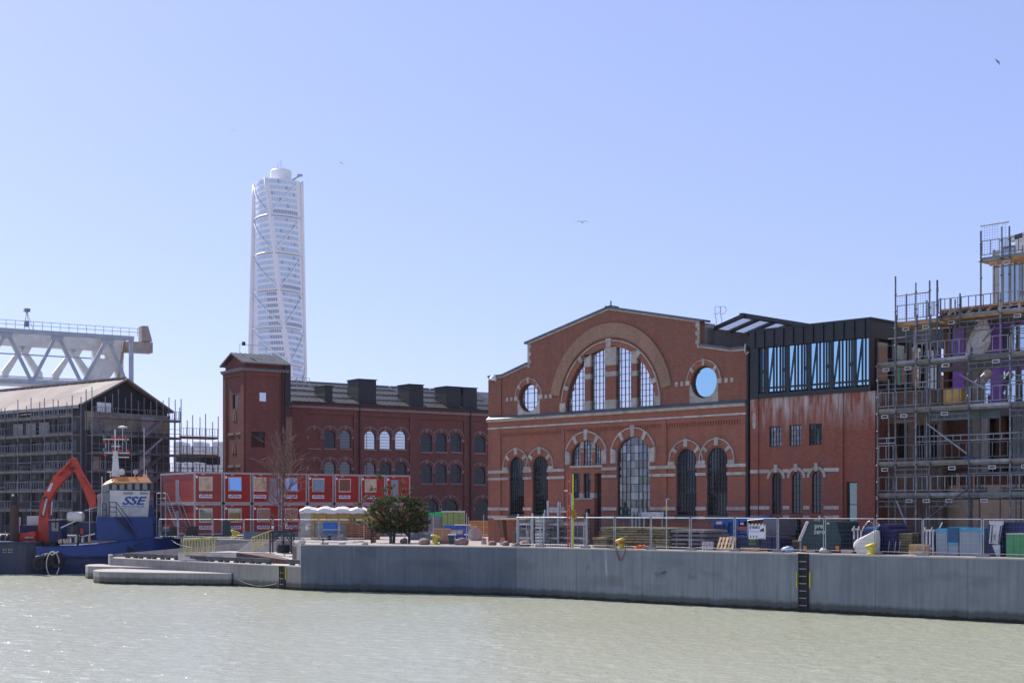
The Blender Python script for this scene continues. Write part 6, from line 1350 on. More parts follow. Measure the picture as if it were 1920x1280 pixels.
for a in (43, 49, 104, 112): rod('cab_rail', tuple(ep(a, 990, -.9)), tuple(ep(a + (0), 951 if a == 49 else 966, -.9)), .03, M_BLACK, ex)
# ---------------------------------------------------------------- yard clutter along the right quay
qx, qz = FQ.x, FQ.z
M_NAVS = mat('skip_navy', (.010, .018, .095), .5, 0, .2, 1, dirt=(.018, .025, .08)); M_SKW = mat('skip_white', (.62, .60, .66), .5, 0, .1, 2, dirt=(.4, .36, .35)); M_GRC = mat('compactor_green', (.012, .045, .052), .45, 0, .15, 1)
M_ORL = mat('orange_reflector', (.7, .28, .02), .4); M_REDL = mat('red_reflector', (.55, .04, .02), .4); M_BOOM = mat('lift_blue', (.02, .11, .36), .45, 0, .2, 1.5); M_GALV = M_STEEL
def qthing(nm, label, cat, px, d, group=None): return FQ.thing(nm, label, cat, qx(px, d), d, .01, group)
def qb(t, nm, px0, px1, yb, yt, d, dep, m, **k):
    """box from photo columns; t sits at its own origin"""
    o = t['ox']; x0, x1 = qx(px0, d) - o, qx(px1, d) - o; pm = (px0 + px1) / 2
    z1 = qz(pm, yt, d) - .01; z0 = 0 if yb is None else qz(pm, yb, d) - .01
    return boxp(nm, x0, x1, d - t['od'], d - t['od'] + dep, z0, z1, m, t, **k)
class Q:
    """local helper around a thing standing on the right quay"""
    def __init__(s, nm, label, cat, px, d, group=None): s.d = d; s.ox = qx(px, d); s.t = FQ.thing(nm, label, cat, s.ox, d, .01, group)
    def X(s, px, dd=0): return qx(px, s.d + dd) - s.ox
    def Z(s, px, py, dd=0): return max(0.0, qz(px, py, s.d + dd) - .01)
    def box(s, nm, px0, px1, yb, yt, m, dd=0, dep=1.0, **k):
        pm = (px0 + px1) / 2; return boxp(nm, s.X(px0, dd), s.X(px1, dd), dd, dd + dep, 0 if yb is None else s.Z(pm, yb, dd), s.Z(pm, yt, dd), m, s.t, **k)
    def poly(s, nm, pts, m, dd=0, dep=1.0, **k): return part(nm, MB().prism([(s.X(a, dd), s.Z(a, b, dd)) for a, b in pts], dd, dd + dep), m, s.t, **k)
    def rod(s, nm, p, q, r, m, dd=0): return rod(nm, (s.X(p[0], dd), dd, s.Z(p[0], p[1], dd)), (s.X(q[0], dd), dd, s.Z(q[0], q[1], dd)), r, m, s.t)
# fence panels
fmesh = MB(); 
for i in range(17): x = .12 + i * (3.16 / 16); fmesh.box(x - .0025, x + .0025, -.003, .003, .18, 1.98)
for i in range(7): z = .35 + i * .25; fmesh.box(.05, 3.35, -.004, .004, z - .004, z + .004)
FME = fmesh.mesh('wire_mesh', M_TUBED, fix=False)
def fence_panel(F, x0, x1, d, z, label, group, h=2.02, stay=True):
    L = x1 - x0; t = F.thing('mesh_fence', label, 'fence', x0, d, z, group)
    for a in (.03, L - .03): rod('post', (a, 0, .02), (a, 0, h), .027, M_GALV, t)
    rod('top_rail', (.03, 0, h - .02), (L - .03, 0, h - .02), .024, M_GALV, t); rod('bottom_rail', (.03, 0, .17), (L - .03, 0, .17), .018, M_GALV, t)
    m = link('wire_mesh', FME, t, kind='stuff', mx=Matrix.Diagonal((L / 3.4, 1, h / 2.02, 1)))
    boxp('foot_block', -.35, .35, -.12, .12, 0, .12, mat('foot_concrete', (.3, .29, .28), .9), t); rod('clamp', (.0, -.06, h * .62), (.0, .06, h * .62), .04, M_GALV, t); return t
fp = [(968, 1013, 'in front of the rack of galvanised frames'), (1013, 1096, 'behind the red lattice mast'), (1097.5, 1152, 'left of the timber stack'), (1153.5, 1220, 'across the olive timber stack'), (1221, 1294, 'in front of the grey beam stack'), (1295.5, 1377, 'in front of the blue boom lift'), (1378.5, 1458, 'carrying the white camera notice'), (1459, 1545, 'in front of the left half of the green waste compactor'), (1547, 1640, 'between the compactor and the white big bag'), (1642, 1730, 'in front of the pallet stack'), (1731, 1841, 'in front of the blue wrapped panel stacks'), (1843, 1958, 'in front of the green wrapped stack')]
for a, b_, s_ in fp: fence_panel(FQ, qx(a, 1.0), qx(b_, 1.0), 1.0, 0, 'galvanised mesh fence panel ' + s_, 'mesh fence panels along the right quay')
# notice on the fence
n_ = Q('fence_notice', 'white camera warning notice with striped border hanging on the mesh fence', 'sign', 1402, .9)
x0, x1 = n_.X(1403.5), n_.X(1435.5); z0, z1 = n_.Z(1420, 1010), n_.Z(1420, 981)
boxp('board', x0, x1, 0, .02, z0, z1, mat('pale_lilac', (.62, .62, .78), .5, 0, .03, 1), n_.t)
M_STR = mat('stripe_cream', (.62, .55, .40), .6)
boxp('border_strip', x0, x1, -.006, -.001, z1 - .10, z1, M_STR, n_.t); boxp('border_strip', x1 - .08, x1, -.006, -.001, z0, z1 - .101, M_STR, n_.t); boxp('border_strip', x0, x1 - .081, -.006, -.001, z0, z0 + .035, M_STR, n_.t)
for i in range(5): xx = x0 + .06 + i * .24; part('border_stripe', MB().prism([(xx, z1 - .1), (xx + .1, z1 - .1), (xx + .18, z1), (xx + .08, z1)], -.012, -.007), M_BLACK, n_.t)
for i in range(3): xx = x1 - .5 + i * .15; part('border_stripe', MB().prism([(xx, z0), (xx + .06, z0), (xx + .11, z0 + .06), (xx + .05, z0 + .06)], -.012, -.007), M_BLACK, n_.t)
text('lettering', 'VIDEO', .20, M_BLACK, n_.t, facing(x0 + .50, -.008, z1 - .24), bold=.006)
for i in range(3): boxp('pictogram', x0 + .08 + i * .21, x0 + .22 + i * .21, -.008, -.002, z0 + .05, z0 + .22, M_STR, n_.t); boxp('pictogram_mark', x0 + .12 + i * .21, x0 + .18 + i * .21, -.012, -.009, z0 + .08, z0 + .19, M_BLACK, n_.t)
part('camera_mark', MB().prism([(x1 - .42, z0 + .52), (x1 - .12, z0 + .68), (x1 - .12, z0 + .42), (x1 - .2, z0 + .42), (x1 - .22, z0 + .48), (x1 - .4, z0 + .44)], -.008, -.002), M_BLACK, n_.t)
boxp('caption', x0 + .05, x0 + .72, -.006, -.002, z0 + .42, z0 + .46, mat('grey_ink', (.2, .2, .3), .6), n_.t); boxp('crest', x0 + .06, x0 + .18, -.006, -.002, z1 - .35, z1 - .15, mat('grey_ink', (.2, .2, .3)), n_.t)
# galvanised scaffold rack with stacked planks
for k, (a, b_, yt, lab) in enumerate(((971, 998, 963, 'left galvanised stillage frame holding dark scaffold parts'), (1021, 1046, 955, 'tall galvanised frame with upright tubes behind the red mast'), (1046, 1100, 960, 'wide galvanised frame right of the red lattice mast'))):
    q = Q('stillage', lab, 'rack', a, 2.6 + k * .3, None)
    for p in (a, b_):
        q.box('upright', p - 1.2, p + 1.2, None, yt, M_GALV, 0, .08); q.box('upright', p - 1.2, p + 1.2, None, yt + 4, M_GALV, 1.2, .08)
    for y in (982, 1008, 1020): q.box('cross_beam', a, b_, y + 2, y - 1.5, M_GALV, .02, .06)
    for i in range(9): p = a + (b_ - a) * random.random(); q.box('stored_tube', p, p + .9, 1018, random.uniform(965, 1000), random.choice((M_GALV, M_STEELD)), .4, .06)
    for i in range(4): y = 1016 - i * 11; q.box('stored_frame', a + 2, b_ - 2, y, y - random.uniform(4, 8), random.choice((M_STEELD, M_TUBED, M_GALV)), .7, .4)
    if k == 2: q.box('high_tube', 1027, 1028.5, 1015, 938, M_GALV, .3, .06)
q = Q('plank_stack', 'stack of pale aluminium scaffold planks between galvanised uprights', 'plank stack', 1003, 2.5)
for p in (998, 1020): q.box('upright', p - 2, p + 1, None, 962, M_GALV, -.1, .1)
for i in range(9): y = 1022 - i * 6.2; q.box('plank', 1003.5, 1017, y, y - 4.6 + (i == 4) * 1.5, mat('aluminium_plank', (.55, .55, .54), .5, .3, .1, 3, rnd=.3), random.uniform(-.05, .05), 2.2)
q = Q('stair_scaffold', 'galvanised stair tower frame rising behind the stillages', 'frame', 1025, 5)
q.box('upright', 1025, 1027, None, 938, M_GALV, 0, .1); q.box('upright', 1045.5, 1048, None, 940, M_GALV, 0, .1); q.box('upright', 1049.5, 1051, None, 940, M_GALV, 0, .1); q.box('cross_beam', 1027, 1062, 960, 957, M_GALV, 0, .1); q.box('cross_beam', 1027, 1062, 982, 979, M_GALV, 0, .1)
# red lattice mast with yellow pole
q = Q('rescue_mast', 'red lattice mast with a yellow pole and a coiled rescue rope', 'mast', 1067, .75)
for p in (1064.5, 1069.5): q.box('mast_leg', p - .9, p + .9, None, 888, mat('mast_red', (.45, .06, .06), .5, 0, .15, 2), 0, .07)
for i in range(17): y = 1018 - i * 7.7; q.box('mast_rung', 1065.4, 1068.8, y, y - 1.5, mat('mast_red', (.45, .06, .06)) if i % 3 else M_YEL, .01, .05)
q.box('grey_tube', 1070.6, 1072.4, None, 924, M_GALV, 0, .07); q.box('yellow_pole', 1073, 1074.8, None, 888, mat('lime_pole', (.45, .60, .04), .5), 0, .06); q.box('arrow_slat', 1058, 1064, 921, 918, M_STR, -.02, .03)
z = q.Z(1077, 964); part('rope_coil', MB().tube([(q.X(1076.5) + .13 * math.cos(a), -.05 + .01 * a, z + .28 * math.sin(a)) for a in [i * .55 for i in range(34)]], .045, 5), mat('rope_gold', (.42, .27, .05), .8), q.t); part('red_coil', MB().tube([(q.X(1068) + .10 * math.cos(a), -.1 + .006 * a, z + .1 + .25 * math.sin(a)) for a in [i * .6 for i in range(24)]], .05, 5), M_ORG, q.t)
# timber stack, grey beams, cans, small pallet
def stack(nm, label, px0, px1, top_, rows, d, m, dep=2.6, partn='plank', seed=1, gap=.2, stepleft=0):
    rs = random.Random(seed); q = Q(nm, label, 'timber stack', px0, d); H = q.Z((px0 + px1) / 2, top_)
    for r in range(rows):
        z0 = H * r / rows; z1 = H * (r + 1 - gap) / rows; x = q.X(px0) + (stepleft * (r / rows) if stepleft else 0); X1_ = q.X(px1)
        while x < X1_ - .2:
            l = min(rs.uniform(1.1, 2.6), X1_ - x); j = rs.uniform(-.12, .12); boxp(partn, x + .02, x + l - .02, j, dep + j, z0, z1 - rs.uniform(0, .03), m, q.t); x += l
        if r < rows - 1:
            x = q.X(px0) + .3
            while x < X1_: boxp('spacer', x, x + .12, .05, dep - .1, z1 + .001, H * (r + 1) / rows - .001, m, q.t); x += .95
    return q
stack('timber_stack', 'high stack of olive weathered timber behind the fence', 1127, 1257, 987, 8, 2.3, M_WOODG, seed=4)
stack('timber_stack', 'low olive timber offcuts at the left foot of the high stack', 1112, 1138, 1006, 4, 1.9, M_WOODG, 1.6, seed=7)
stack('beam_stack', 'stack of lilac grey formwork beams right of the timber stack', 1259, 1322, 990, 5, 2.3, mat('formwork_grey', (.20, .19, .21), .7, 0, .2, 2, rnd=.2), seed=5, gap=.35)
q = Q('paint_cans', 'wrapped block of pale cans on the quay edge', 'cans', 1314, 1.7)
for i in range(4): part('can', MB().lathe([(.12, 0), (.12, .52)], 12, Matrix.Translation((q.X(1314) + .14 + i * .2, .15, 0))), mat('can_label', (.5, .45, .5), .4, 0, .3, 8), q.t)
def pallet(label, px, d, n=1, z=0, tilt=0.0, w_=1.2, m=M_WOOD, group='wooden pallets'):
    t = FQ.thing('pallet', label, 'pallet', qx(px, d), d, z + .01, group); 
    for k in range(n):
        zz = k * .15
        for y in (0, .35, .7): boxp('block_row', 0, w_, y, y + .1, zz + .022, zz + .1, m, t)
        for i in range(5): boxp('deck_board', i * w_ / 4.6, i * w_ / 4.6 + .14, -.02, .82, zz + .1, zz + .122, m, t)
        for y in (0, .35, .7): boxp('bottom_board', 0, w_, y, y + .1, zz, zz + .02, m, t)
    t.rotation_euler = (R(tilt), 0, FQ.ang); return t
pallet('wooden pallet propped up at an angle beside the navy skip', 1345, 1.5, 1, .05, 62); pallet('tall stack of eight dark worn pallets left of the lighter ones', 1679, 3.0, 8, w_=1.0, m=M_WOODG); pallet('dark brown stack of empty pallets behind the fence', 1692, 4.0, 8, w_=1.1, m=mat('dark_pallet', (.10, .07, .05), .9)); pallet('short stack of three fresh pallets beside the white skip end', 1704, 1.8, 4)
q = Q('plank_pile', 'loose pale boards lying flat on the quay in front of the navy skip', 'boards', 1388, 1.35)
for i in range(7): a = 1388 + random.uniform(0, 14); boxp('board', q.X(a), q.X(a + random.uniform(30, 46)), i % 3 * .2, i % 3 * .2 + .18, .06 * (i // 2), .06 * (i // 2) + .04, M_WOOD, q.t)
# boom lift, grey trailer box
q = Q('boom_lift', 'blue folded boom lift behind the fence with a work basket', 'boom lift', 1335, 6)
q.box('chassis', 1338, 1400, 1018, 1002, M_BOOM, 0, 1.8); q.poly('lower_boom', [(1346, 990), (1352, 973), (1440, 965), (1446, 971), (1358, 981)], M_BOOM, .5, .4); q.poly('upper_boom', [(1333, 978), (1362, 974), (1364, 981), (1336, 988)], M_BOOM, 1.1, .4); q.poly('turret', [(1364, 1004), (1370, 975), (1384, 974), (1384, 1004)], M_BOOM, .4, 1.2); q.poly('strut', [(1349, 1010), (1354, 1010), (1366, 978), (1362, 978)], M_BOOM, .1, .3)
q.box('counterweight', 1338, 1358, 1002, 983, M_NAVS, 0, 1.6); q.box('plate', 1343, 1353, 982, 977, M_SKW, -.05, .04); q.box('plate', 1388, 1394, 983, 979, M_SKW, -.05, .04); q.box('orange_cover', 1383, 1400, 993, 987, M_ORG, .2, .5); q.box('blue_cover', 1386, 1401, 1000, 993, M_BOOM, .1, .6)
for p in (1344, 1392): part('wheel', MB().lathe([(.42, -.15), (.45, 0), (.42, .15)], 16, Matrix.Translation((q.X(p), .0, .42)) @ Matrix.Rotation(R(90), 4, 'X')), M_RUBB, q.t)
for a, b_ in (((1402, 975), (1402, 1003)), ((1402, 975), (1440, 972)), ((1438, 973), (1431, 980))): q.rod('basket_rail', a, b_, .04, M_GALV, -.6)
q = Q('grey_trailer', 'grey panelled trailer box behind the camera notice', 'trailer', 1437, 4.6); q.box('body', 1432, 1457, 1003, 972, mat('trailer_grey', (.17, .17, .20), .5, 0, .1, 1), 0, 2.2)
for i in range(6): q.box('rib', 1434 + i * 3.7, 1435 + i * 3.7, 1001, 993, M_STEELD, -.04, .03)
for p in (1441, 1452): part('wheel', MB().lathe([(.36, -.12), (.38, 0), (.36, .12)], 14, Matrix.Translation((q.X(p), .3, .38)) @ Matrix.Rotation(R(90), 4, 'X')), M_RUBB, q.t)
q.box('axle_frame', 1434, 1456, 1014, 1003.2, M_STEELD, .3, 1.2)
# skips
def skip(label, pts, d, dep, m, ribs=(), extra=None):
    q = Q('skip', label, 'skip', pts[0][0], d); q.poly('body', pts, m, 0, dep); 
    for a, yb, yt in ribs: q.box('rib', a, a + 2.2, yb, yt, m, -.07, .069)
    return q
q = skip('low navy skip with faded lettering under the camera notice', [(1381, 1034), (1455, 1034), (1458, 1006), (1379, 1005)], 2.0, 2.0, M_NAVS, ((1400, 1032, 1007), (1444, 1032, 1007)))
text('lettering', 'pre\nzero', .27, mat('green_letter', (.16, .28, .2), .6), q.t, facing(q.X(1412), -.08, q.Z(1412, 1015)), bold=.004); q.box('lettering_patch', 1402, 1424, 1021, 1009.5, mat('dark_green_patch', (.015, .05, .04), .5), -.072, .07)
q.box('end_ladder', 1367, 1377, 1016, 1005, M_SKW, .3, .1)
q = Q('waste_compactor', 'dark green waste compactor with tapered body and red lamps', 'compactor', 1500, 2.0)
q.poly('body', [(1503, 1038), (1503, 1013), (1514.5, 978), (1520, 976), (1564, 976.5), (1569, 981), (1577, 1012), (1576, 1038)], M_GRC, 0, 2.6)
for a, b_ in (((1499.5, 1008), (1513, 977)), ((1503, 1008), (1515.5, 977.5))): q.rod('white_edge', a, b_, .05, M_SKW, -.04)
for i in range(7): t = i / 6; q.rod('white_rung', (1500 + 12.5 * t, 1007 - 29 * t), (1503.5 + 11.5 * t, 1007 - 29 * t), .035, M_SKW, -.04)
q.box('hinge', 1497, 1502, 1012, 1008, M_SKW, -.1, .2); q.box('side_edge', 1499, 1502.5, None, 1012.5, mat('edge_grey', (.3, .32, .33), .5), -.02, .2)
q.box('waist_rib', 1503.5, 1576, 1019, 1014, M_GRC, -.08, .079); q.box('lower_rib', 1503.5, 1576, 1030, 1026.5, M_GRC, -.08, .079)
for a in (1506, 1567): q.box('orange_lamp', a, a + 6, 1029, 1023, M_ORL, -.11, .03); q.box('red_lamp', a, a + 6, 1034, 1029.2, M_REDL, -.11, .03)
q.box('orange_foot', 1506, 1512, 1037, 1034.2, M_ORL, -.11, .03)
text('lettering', 'pre,\nzero', .40, mat('pale_letter', (.6, .65, .68), .5), q.t, facing(q.X(1536.5), -.012, q.Z(1536, 991)), bold=.006); q.box('lifting_eye', 1534.5, 1538, 976.5, 966, M_GALV, .3, .1); q.box('orange_beacon', 1526.5, 1533, 976.6, 971, M_TAN, .4, .2); q.box('label_plate', 1550, 1555, 982, 979, M_STR, -.01, .009); q.box('foot_frame', 1512, 1528, 1034, 1032.5, M_SKW, -.15, .04)
q = skip('navy skip with white ribs partly hidden by the white big bag', [(1598, 1015), (1604, 1040), (1642, 1040), (1642, 991), (1600, 992)], 2.0, 2.2, M_NAVS)
for a in (1600, 1607, 1613): q.box('white_rib', a, a + 1.6, 1010, 994, M_SKW, -.1, .09)
q.box('white_top', 1597, 1611, 993, 990, M_SKW, -.12, .1)
for a in (1598, 1607, 1616): q.rod('hook', (a, 995), (a + 4, 986), .03, M_SKW, -.12)
q.poly('blue_tarp_bundle', [(1621, 991), (1626, 987), (1640, 986), (1642, 991)], mat('sky_tarp', (.1, .35, .7), .5), .2, .5); part('hose', MB().tube([(q.X(1614) + .0, .3, q.Z(1614, 991))] + [(q.X(1614 + i * 4), .3, q.Z(1614, 991) + .45 * math.sin(i * .55)) for i in range(1, 7)], .03, 5), M_STEELD, q.t)
q = skip('navy closed skip with a rounded hump right of the white big bag', [(1642, 1040), (1679, 1040), (1679, 993), (1669, 992), (1664, 984), (1655, 981), (1646, 986), (1642, 995)], 2.6, 2.2, mat('skip_navy2', (.013, .015, .09), .5, 0, .2, 1), ((1652, 1035, 996),))
q.rod('pale_rim', (1643, 990), (1650, 983), .04, M_SKW, -.03); q.rod('orange_light', (1646, 982), (1648, 981), .05, M_ORG, 0)
q = Q('big_bag', 'large white slumped sheet bag behind the olive yellow bollard', 'bag', 1600, 1.5)
bp = [(1610, 1040), (1604, 1033), (1599.5, 1026), (1601, 1017), (1605, 1011), (1613, 1007), (1622, 1003), (1632, 998), (1641, 993), (1643.5, 995), (1643, 1010), (1643.5, 1025), (1643, 1040), (1626, 1040)]
bl = [(q.X(a, 0), q.Z(a, b, 0)) for a, b in bp]; bcx = sum(a for a, b in bl) / len(bl); bcz = .5; rs = random.Random(6)
part('sheet', MB().loft([[(bcx + (a - bcx) * k + rs.uniform(-.05, .05), y + rs.uniform(-.08, .08), max(0, bcz + (b - bcz) * k) if b > .05 else 0) for a, b in bl] for y, k in ((-.12, .86), (-.05, .95), (.1, 1), (.4, .98), (.55, .9))]), M_BAG, q.t)
crumple('rubbish_bag', 'small white crumpled bag at the foot of the green compactor', 'bag', FQ, qx(1545, 1.3), 1.3, .01, .55, .30, .4, M_BAG, -.1, 8)
crumple('rubbish_bag', 'light blue plastic bag beside the fence left of the compactor', 'bag', FQ, qx(1474, 1.3), 1.3, .01, .9, .36, .5, mat('blue_plastic', (.30, .45, .70), .4, 0, .2, 3), .2, 9)
q = Q('stone_block', 'pale rendered block standing between compactor and skip', 'block', 1577, 1.8); q.box('block', 1577, 1597, None, 1029.5, mat('pink_render', (.45, .35, .33), .9, 0, .2, 4), 0, .6)
q = Q('shed_box', 'brown box with a pale lid left of the green compactor', 'box', 1486, 3.4); q.box('body', 1486, 1499, None, 1015, mat('brown_box', (.15, .09, .06), .8), 0, .8); q.box('lid', 1485, 1500, 1015, 1012.6, M_WOOD, -.05, .9)
q = Q('skip', 'white ribbed end of a skip left of the blue wrapped panels', 'skip', 1733, 2.0)
q.box('end_wall', 1734, 1750, None, 996, M_NAVS, 0, 1.8); q.box('top_bar', 1732, 1751, 995.9, 992, M_SKW, -.05, .15)
for a in (1735.5, 1742, 1747.5): q.box('white_rib', a, a + 2.6, 1041, 996, M_SKW, -.08, .079)
q.box('cross_bar', 1733, 1751, 1029, 1026, M_SKW, -.12, .04); q.box('orange_corner', 1750.2, 1754, 1042, 1033, M_ORG, 0, .1)
for a in (1732, 1745): q.rod('hook', (a, 996), (a + 3, 988), .03, M_SKW, -.1)
q.rod('lever', (1761, 991), (1767, 979), .03, M_SKW, .4)
for k, (a, b_, lab, yt) in enumerate(((1755, 1776.5, 'left stack of grey insulation panels under blue film', 992), (1777.5, 1796.5, 'middle stack of grey insulation panels with a dark blue sheet', 989.5), (1799, 1820, 'right stack of grey insulation panels under blue film', 990.5), (1820.3, 1840, 'shaded stack of insulation panels at the right end under blue film', 990.5))):
    q = Q('panel_stack', lab, 'panel stack', a, 2.0, None); H = q.Z((a + b_) / 2, yt + 5); n = 13
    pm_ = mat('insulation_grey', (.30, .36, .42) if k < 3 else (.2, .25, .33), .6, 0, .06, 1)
    for i in range(n): boxp('panel', q.X(a), q.X(b_), random.uniform(0, .012), 1.2, H * i / n + .004, H * (i + 1) / n, pm_, q.t)
    q.box('blue_film', a - .4, b_ + .4, yt + 5, yt - 1.5, mat('cyan_film', (.06, .33, .55), .25, 0, .2, 2), -.04, 1.3); 
    if k == 1: q.box('dark_blue_sheet', 1776, 1796, 1016, 989, mat('deep_blue_sheet', (.01, .09, .22), .4, 0, .1, 2), -.08, .03); q.box('film_edge', 1777.5, 1796, 1021, 1016.2, mat('cyan_film', (.06, .33, .55)), -.06, .02)
    if k == 3: q.poly('film_flap', [(1835, 996), (1840, 996), (1840, 1035)], mat('cyan_film', (.06, .33, .55)), -.06, .02)
q = Q('skip', 'navy container with a white tilted end door at the right edge', 'skip', 1850, 2.2)
q.poly('end_frame', [(1850, 1046), (1850, 1020), (1853, 984), (1855, 977), (1880, 976), (1876, 1020), (1877, 1046)], M_NAVS, .02, .3); q.poly('white_door', [(1854, 1018), (1857, 984), (1878.5, 983), (1873, 1020)], M_SKW, -.06, .07); q.box('white_lintel', 1855, 1880.5, 983, 976, M_SKW, -.08, .12); q.poly('white_leg', [(1860, 1021), (1875, 1021), (1875, 1045), (1868, 1045)], M_SKW, -.06, .07)
q.rod('door_bar', (1858, 1017), (1860.5, 985), .025, M_NAVS, -.1); q.rod('door_bar', (1872, 1019), (1876.5, 985), .025, M_NAVS, -.1); q.rod('bolt', (1864, 1012), (1864.5, 1001), .03, M_STEELD, -.1)
q.poly('body', [(1881, 1046), (1881, 979), (1990, 977), (1990, 1049)], M_NAVS, .4, 2.0)
q = Q('wrapped_stack', 'stack of green packs wrapped in clear film at the right edge', 'pack', 1887, 1.6)
for i in range(2):
    for k in range(4): q.box('green_pack', 1887 + k * 13.2, 1899.6 + k * 13.2, 1045.5 - i * 22.5, 1023.5 - i * 22.5, mat('green_pack', (.07, .30, .13), .5, 0, .12, 2), random.uniform(0, .04), 1.2)
q.box('film_cover', 1886, 1941, 1001.5, 999.6, mat('clear_film', (.45, .55, .5), .3), -.03, 1.28)
for a in (1680, 1688, 1668): q.rod('trestle_leg', (a, 1014), (a - 3, 1037), .02, M_GALV, .4)
# railing and concrete piers in front of the hall
rl = FH.thing('hall_railing', 'grey vertical bar railing in front of the large hall window', 'railing', hx(1125, -1), -1.0, 0)
rx_ = hx(1192, -1) - hx(1125, -1); z1 = hz(1160, 969, -1)
for z in (z1, z1 - .9): boxp('rail', 0, rx_, -.03, .03, z - .03, z + .02, M_STEELD, rl)
n = 24
for i in range(n + 1): boxp('bar', rx_ * i / n - .012, rx_ * i / n + .012, -.012, .012, z1 - .9, z1, M_STEELD, rl)
boxp('plinth', 0, rx_, -.15, .15, 0, z1 - 1.0, mat('plinth_brick', (.16, .07, .055), .9), rl)
vp = FH.thing('vent_pipes', 'cluster of grey vent pipes and a duct beside the large window', 'pipes', hx(1187, -1.2), -1.2, 0)
for dx, py in ((0, 958), (.3, 959), (.62, 962)): rod('pipe', (dx, 0, 0), (dx, 0, hz(1189, py, -1.2)), .11, M_STEELD, vp)
boxp('duct', .9, 2.9, -.2, .3, hz(1220, 968, -1.2), hz(1220, 959.5, -1.2), M_GALV, vp); boxp('duct_leg', 1.0, 1.15, -.1, .1, 0, hz(1220, 968, -1.2) - .002, M_STEELD, vp); boxp('duct_leg', 2.6, 2.75, -.1, .1, 0, hz(1220, 968, -1.2) - .002, M_STEELD, vp)
gt = FH.thing('iron_gate', 'dark iron bar gate by the hall door with a black lamp post', 'gate', hx(1094, -1), -1, 0)
for i in range(9): boxp('bar', i * .13, i * .13 + .035, -.02, .02, 0, hz(1100, 963, -1), M_FRM, gt)
boxp('rail', 0, 1.1, -.03, .03, hz(1100, 966, -1), hz(1100, 965, -1), M_FRM, gt); boxp('lamp', .25, .5, -.1, .15, hz(1100, 963, -1), hz(1100, 953, -1), M_BLACK, gt)
pl = FQ.thing('lamp_pole', 'thin pole with a small lamp and a yellow band behind the grey beams', 'pole', qx(1250, 2), 2, 0); rod('pole', (0, 0, 0), (0, 0, qz(1250, 936, 2)), .045, M_GALV, pl); boxp('lamp', -.05, .25, -.05, .1, qz(1250, 936, 2), qz(1250, 934, 2), M_STEELD, pl); rod('yellow_band', (0, 0, qz(1250, 958, 2)), (0, 0, qz(1250, 949, 2)), .055, M_YEL, pl)
# timber roofed shelter left of the hall windows
sh_ = FH.thing('timber_shelter', 'dark open shelter with a raw timber roof board against the hall', 'shelter', hx(940, -1.5), -1.5, 0)
rw = hx(996, -1.5) - hx(940, -1.5); zt = hz(965, 971, -1.5); boxp('roof_board', -.2, rw, -.6, 1.3, zt - .12, zt, M_WOOD, sh_); part('side_brace', MB().prism([(-.1, zt - .13), (.5, zt - .13), (.75, 0), (.55, 0)], -.4, .0), mat('brown_ply', (.16, .09, .06), .8), sh_); boxp('back_board', .6, rw - .1, 1.1, 1.2, 0, zt - .13, M_DARK, sh_)
for i in range(7): x = random.uniform(.8, rw - .6); z = random.uniform(0, 1.2); boxp('stored_box', x, x + .4, .2, .7, 0, z * .8 + .2, random.choice((M_TAN, M_STEELD, M_GRC, mat('box_card', (.38, .24, .14), .8))), sh_)
# ---------------------------------------------------------------- left yard: fence, tanks, wrapped stacks, boulders
def G(nm, label, cat, px, py, rz=0.0, group=None): p = gp(px, py); t = thing(nm, label, cat, (p.x, p.y, QZ + .008), rz, group); return t, p.y
class P_:
    """thing on the level quay seen square on; boxes are given by photo columns and rows at its own distance"""
    def __init__(s, nm, label, cat, px, py, rz=0.0, group=None, Y=None):
        p = gp(px, py); 
        if Y: p = Vector(((px - 960) / FPX * Y, Y, QZ))
        s.Y = p.y; s.x0 = p.x; s.t = thing(nm, label, cat, (p.x, p.y, QZ + .008), rz, group)
    def X(s, px): return (px - 960) / FPX * s.Y - s.x0
    def Z(s, py): return max(0.0, CAMZ + (HY - py) / FPX * s.Y - QZ - .008)
    def box(s, nm, a, b, yb, yt, m, dd=0.0, dep=1.0, **k): return boxp(nm, s.X(a), s.X(b), dd, dd + dep, 0 if yb is None else s.Z(yb), s.Z(yt), m, s.t, **k)
    def poly(s, nm, pts, m, dd=0.0, dep=1.0, **k): return part(nm, MB().prism([(s.X(a), s.Z(b)) for a, b in pts], dd, dd + dep), m, s.t, **k)
    def rod(s, nm, p, q, r, m, dd=0.0): return rod(nm, (s.X(p[0]), dd, s.Z(p[1])), (s.X(q[0]), dd, s.Z(q[1])), r, m, s.t)
FLF = Frame(tuple(wp(298, 957, 126.5).xy), tuple(wp(690, 957, 116.5).xy))
lp_ = (298, 334, 399, 457.5, 512, 562, 598, 636, 684)
who = ('in front of the cabin stair', 'in front of the black tanks', 'in front of the green skip', 'in front of the third cabin', 'behind the bare tree', 'in front of the white wrapped end', 'in front of the blue crate', 'in front of the orange timber crates')
for i in range(8): fence_panel(FLF, FLF.x(lp_[i]), FLF.x(lp_[i + 1]) - .05, 0, 0, 'galvanised fence ' + who[i], 'mesh fences along the left quay', 1.72)
q = P_('portable_toilet', 'pale portable toilet with a domed roof before the red cabins', 'toilet', 357, 1006)
q.box('cabin', 356.5, 374, None, 968, mat('pale_blue_plastic', (.42, .48, .58), .5, 0, .06, 2), 0, 1.1); q.poly('domed_roof', [(355.5, 968), (358, 965), (364, 963), (370, 965), (375, 968)], mat('roof_plastic', (.6, .62, .68), .4), -.05, 1.2); q.box('door_frame', 358, 372, 1004, 971, mat('pale_frame', (.5, .54, .6), .5), -.04, .03); q.box('glass_cabin', 375, 390, None, 976, mat('glass_green', (.16, .22, .22), .3, 0, .2, 2), .2, 1)
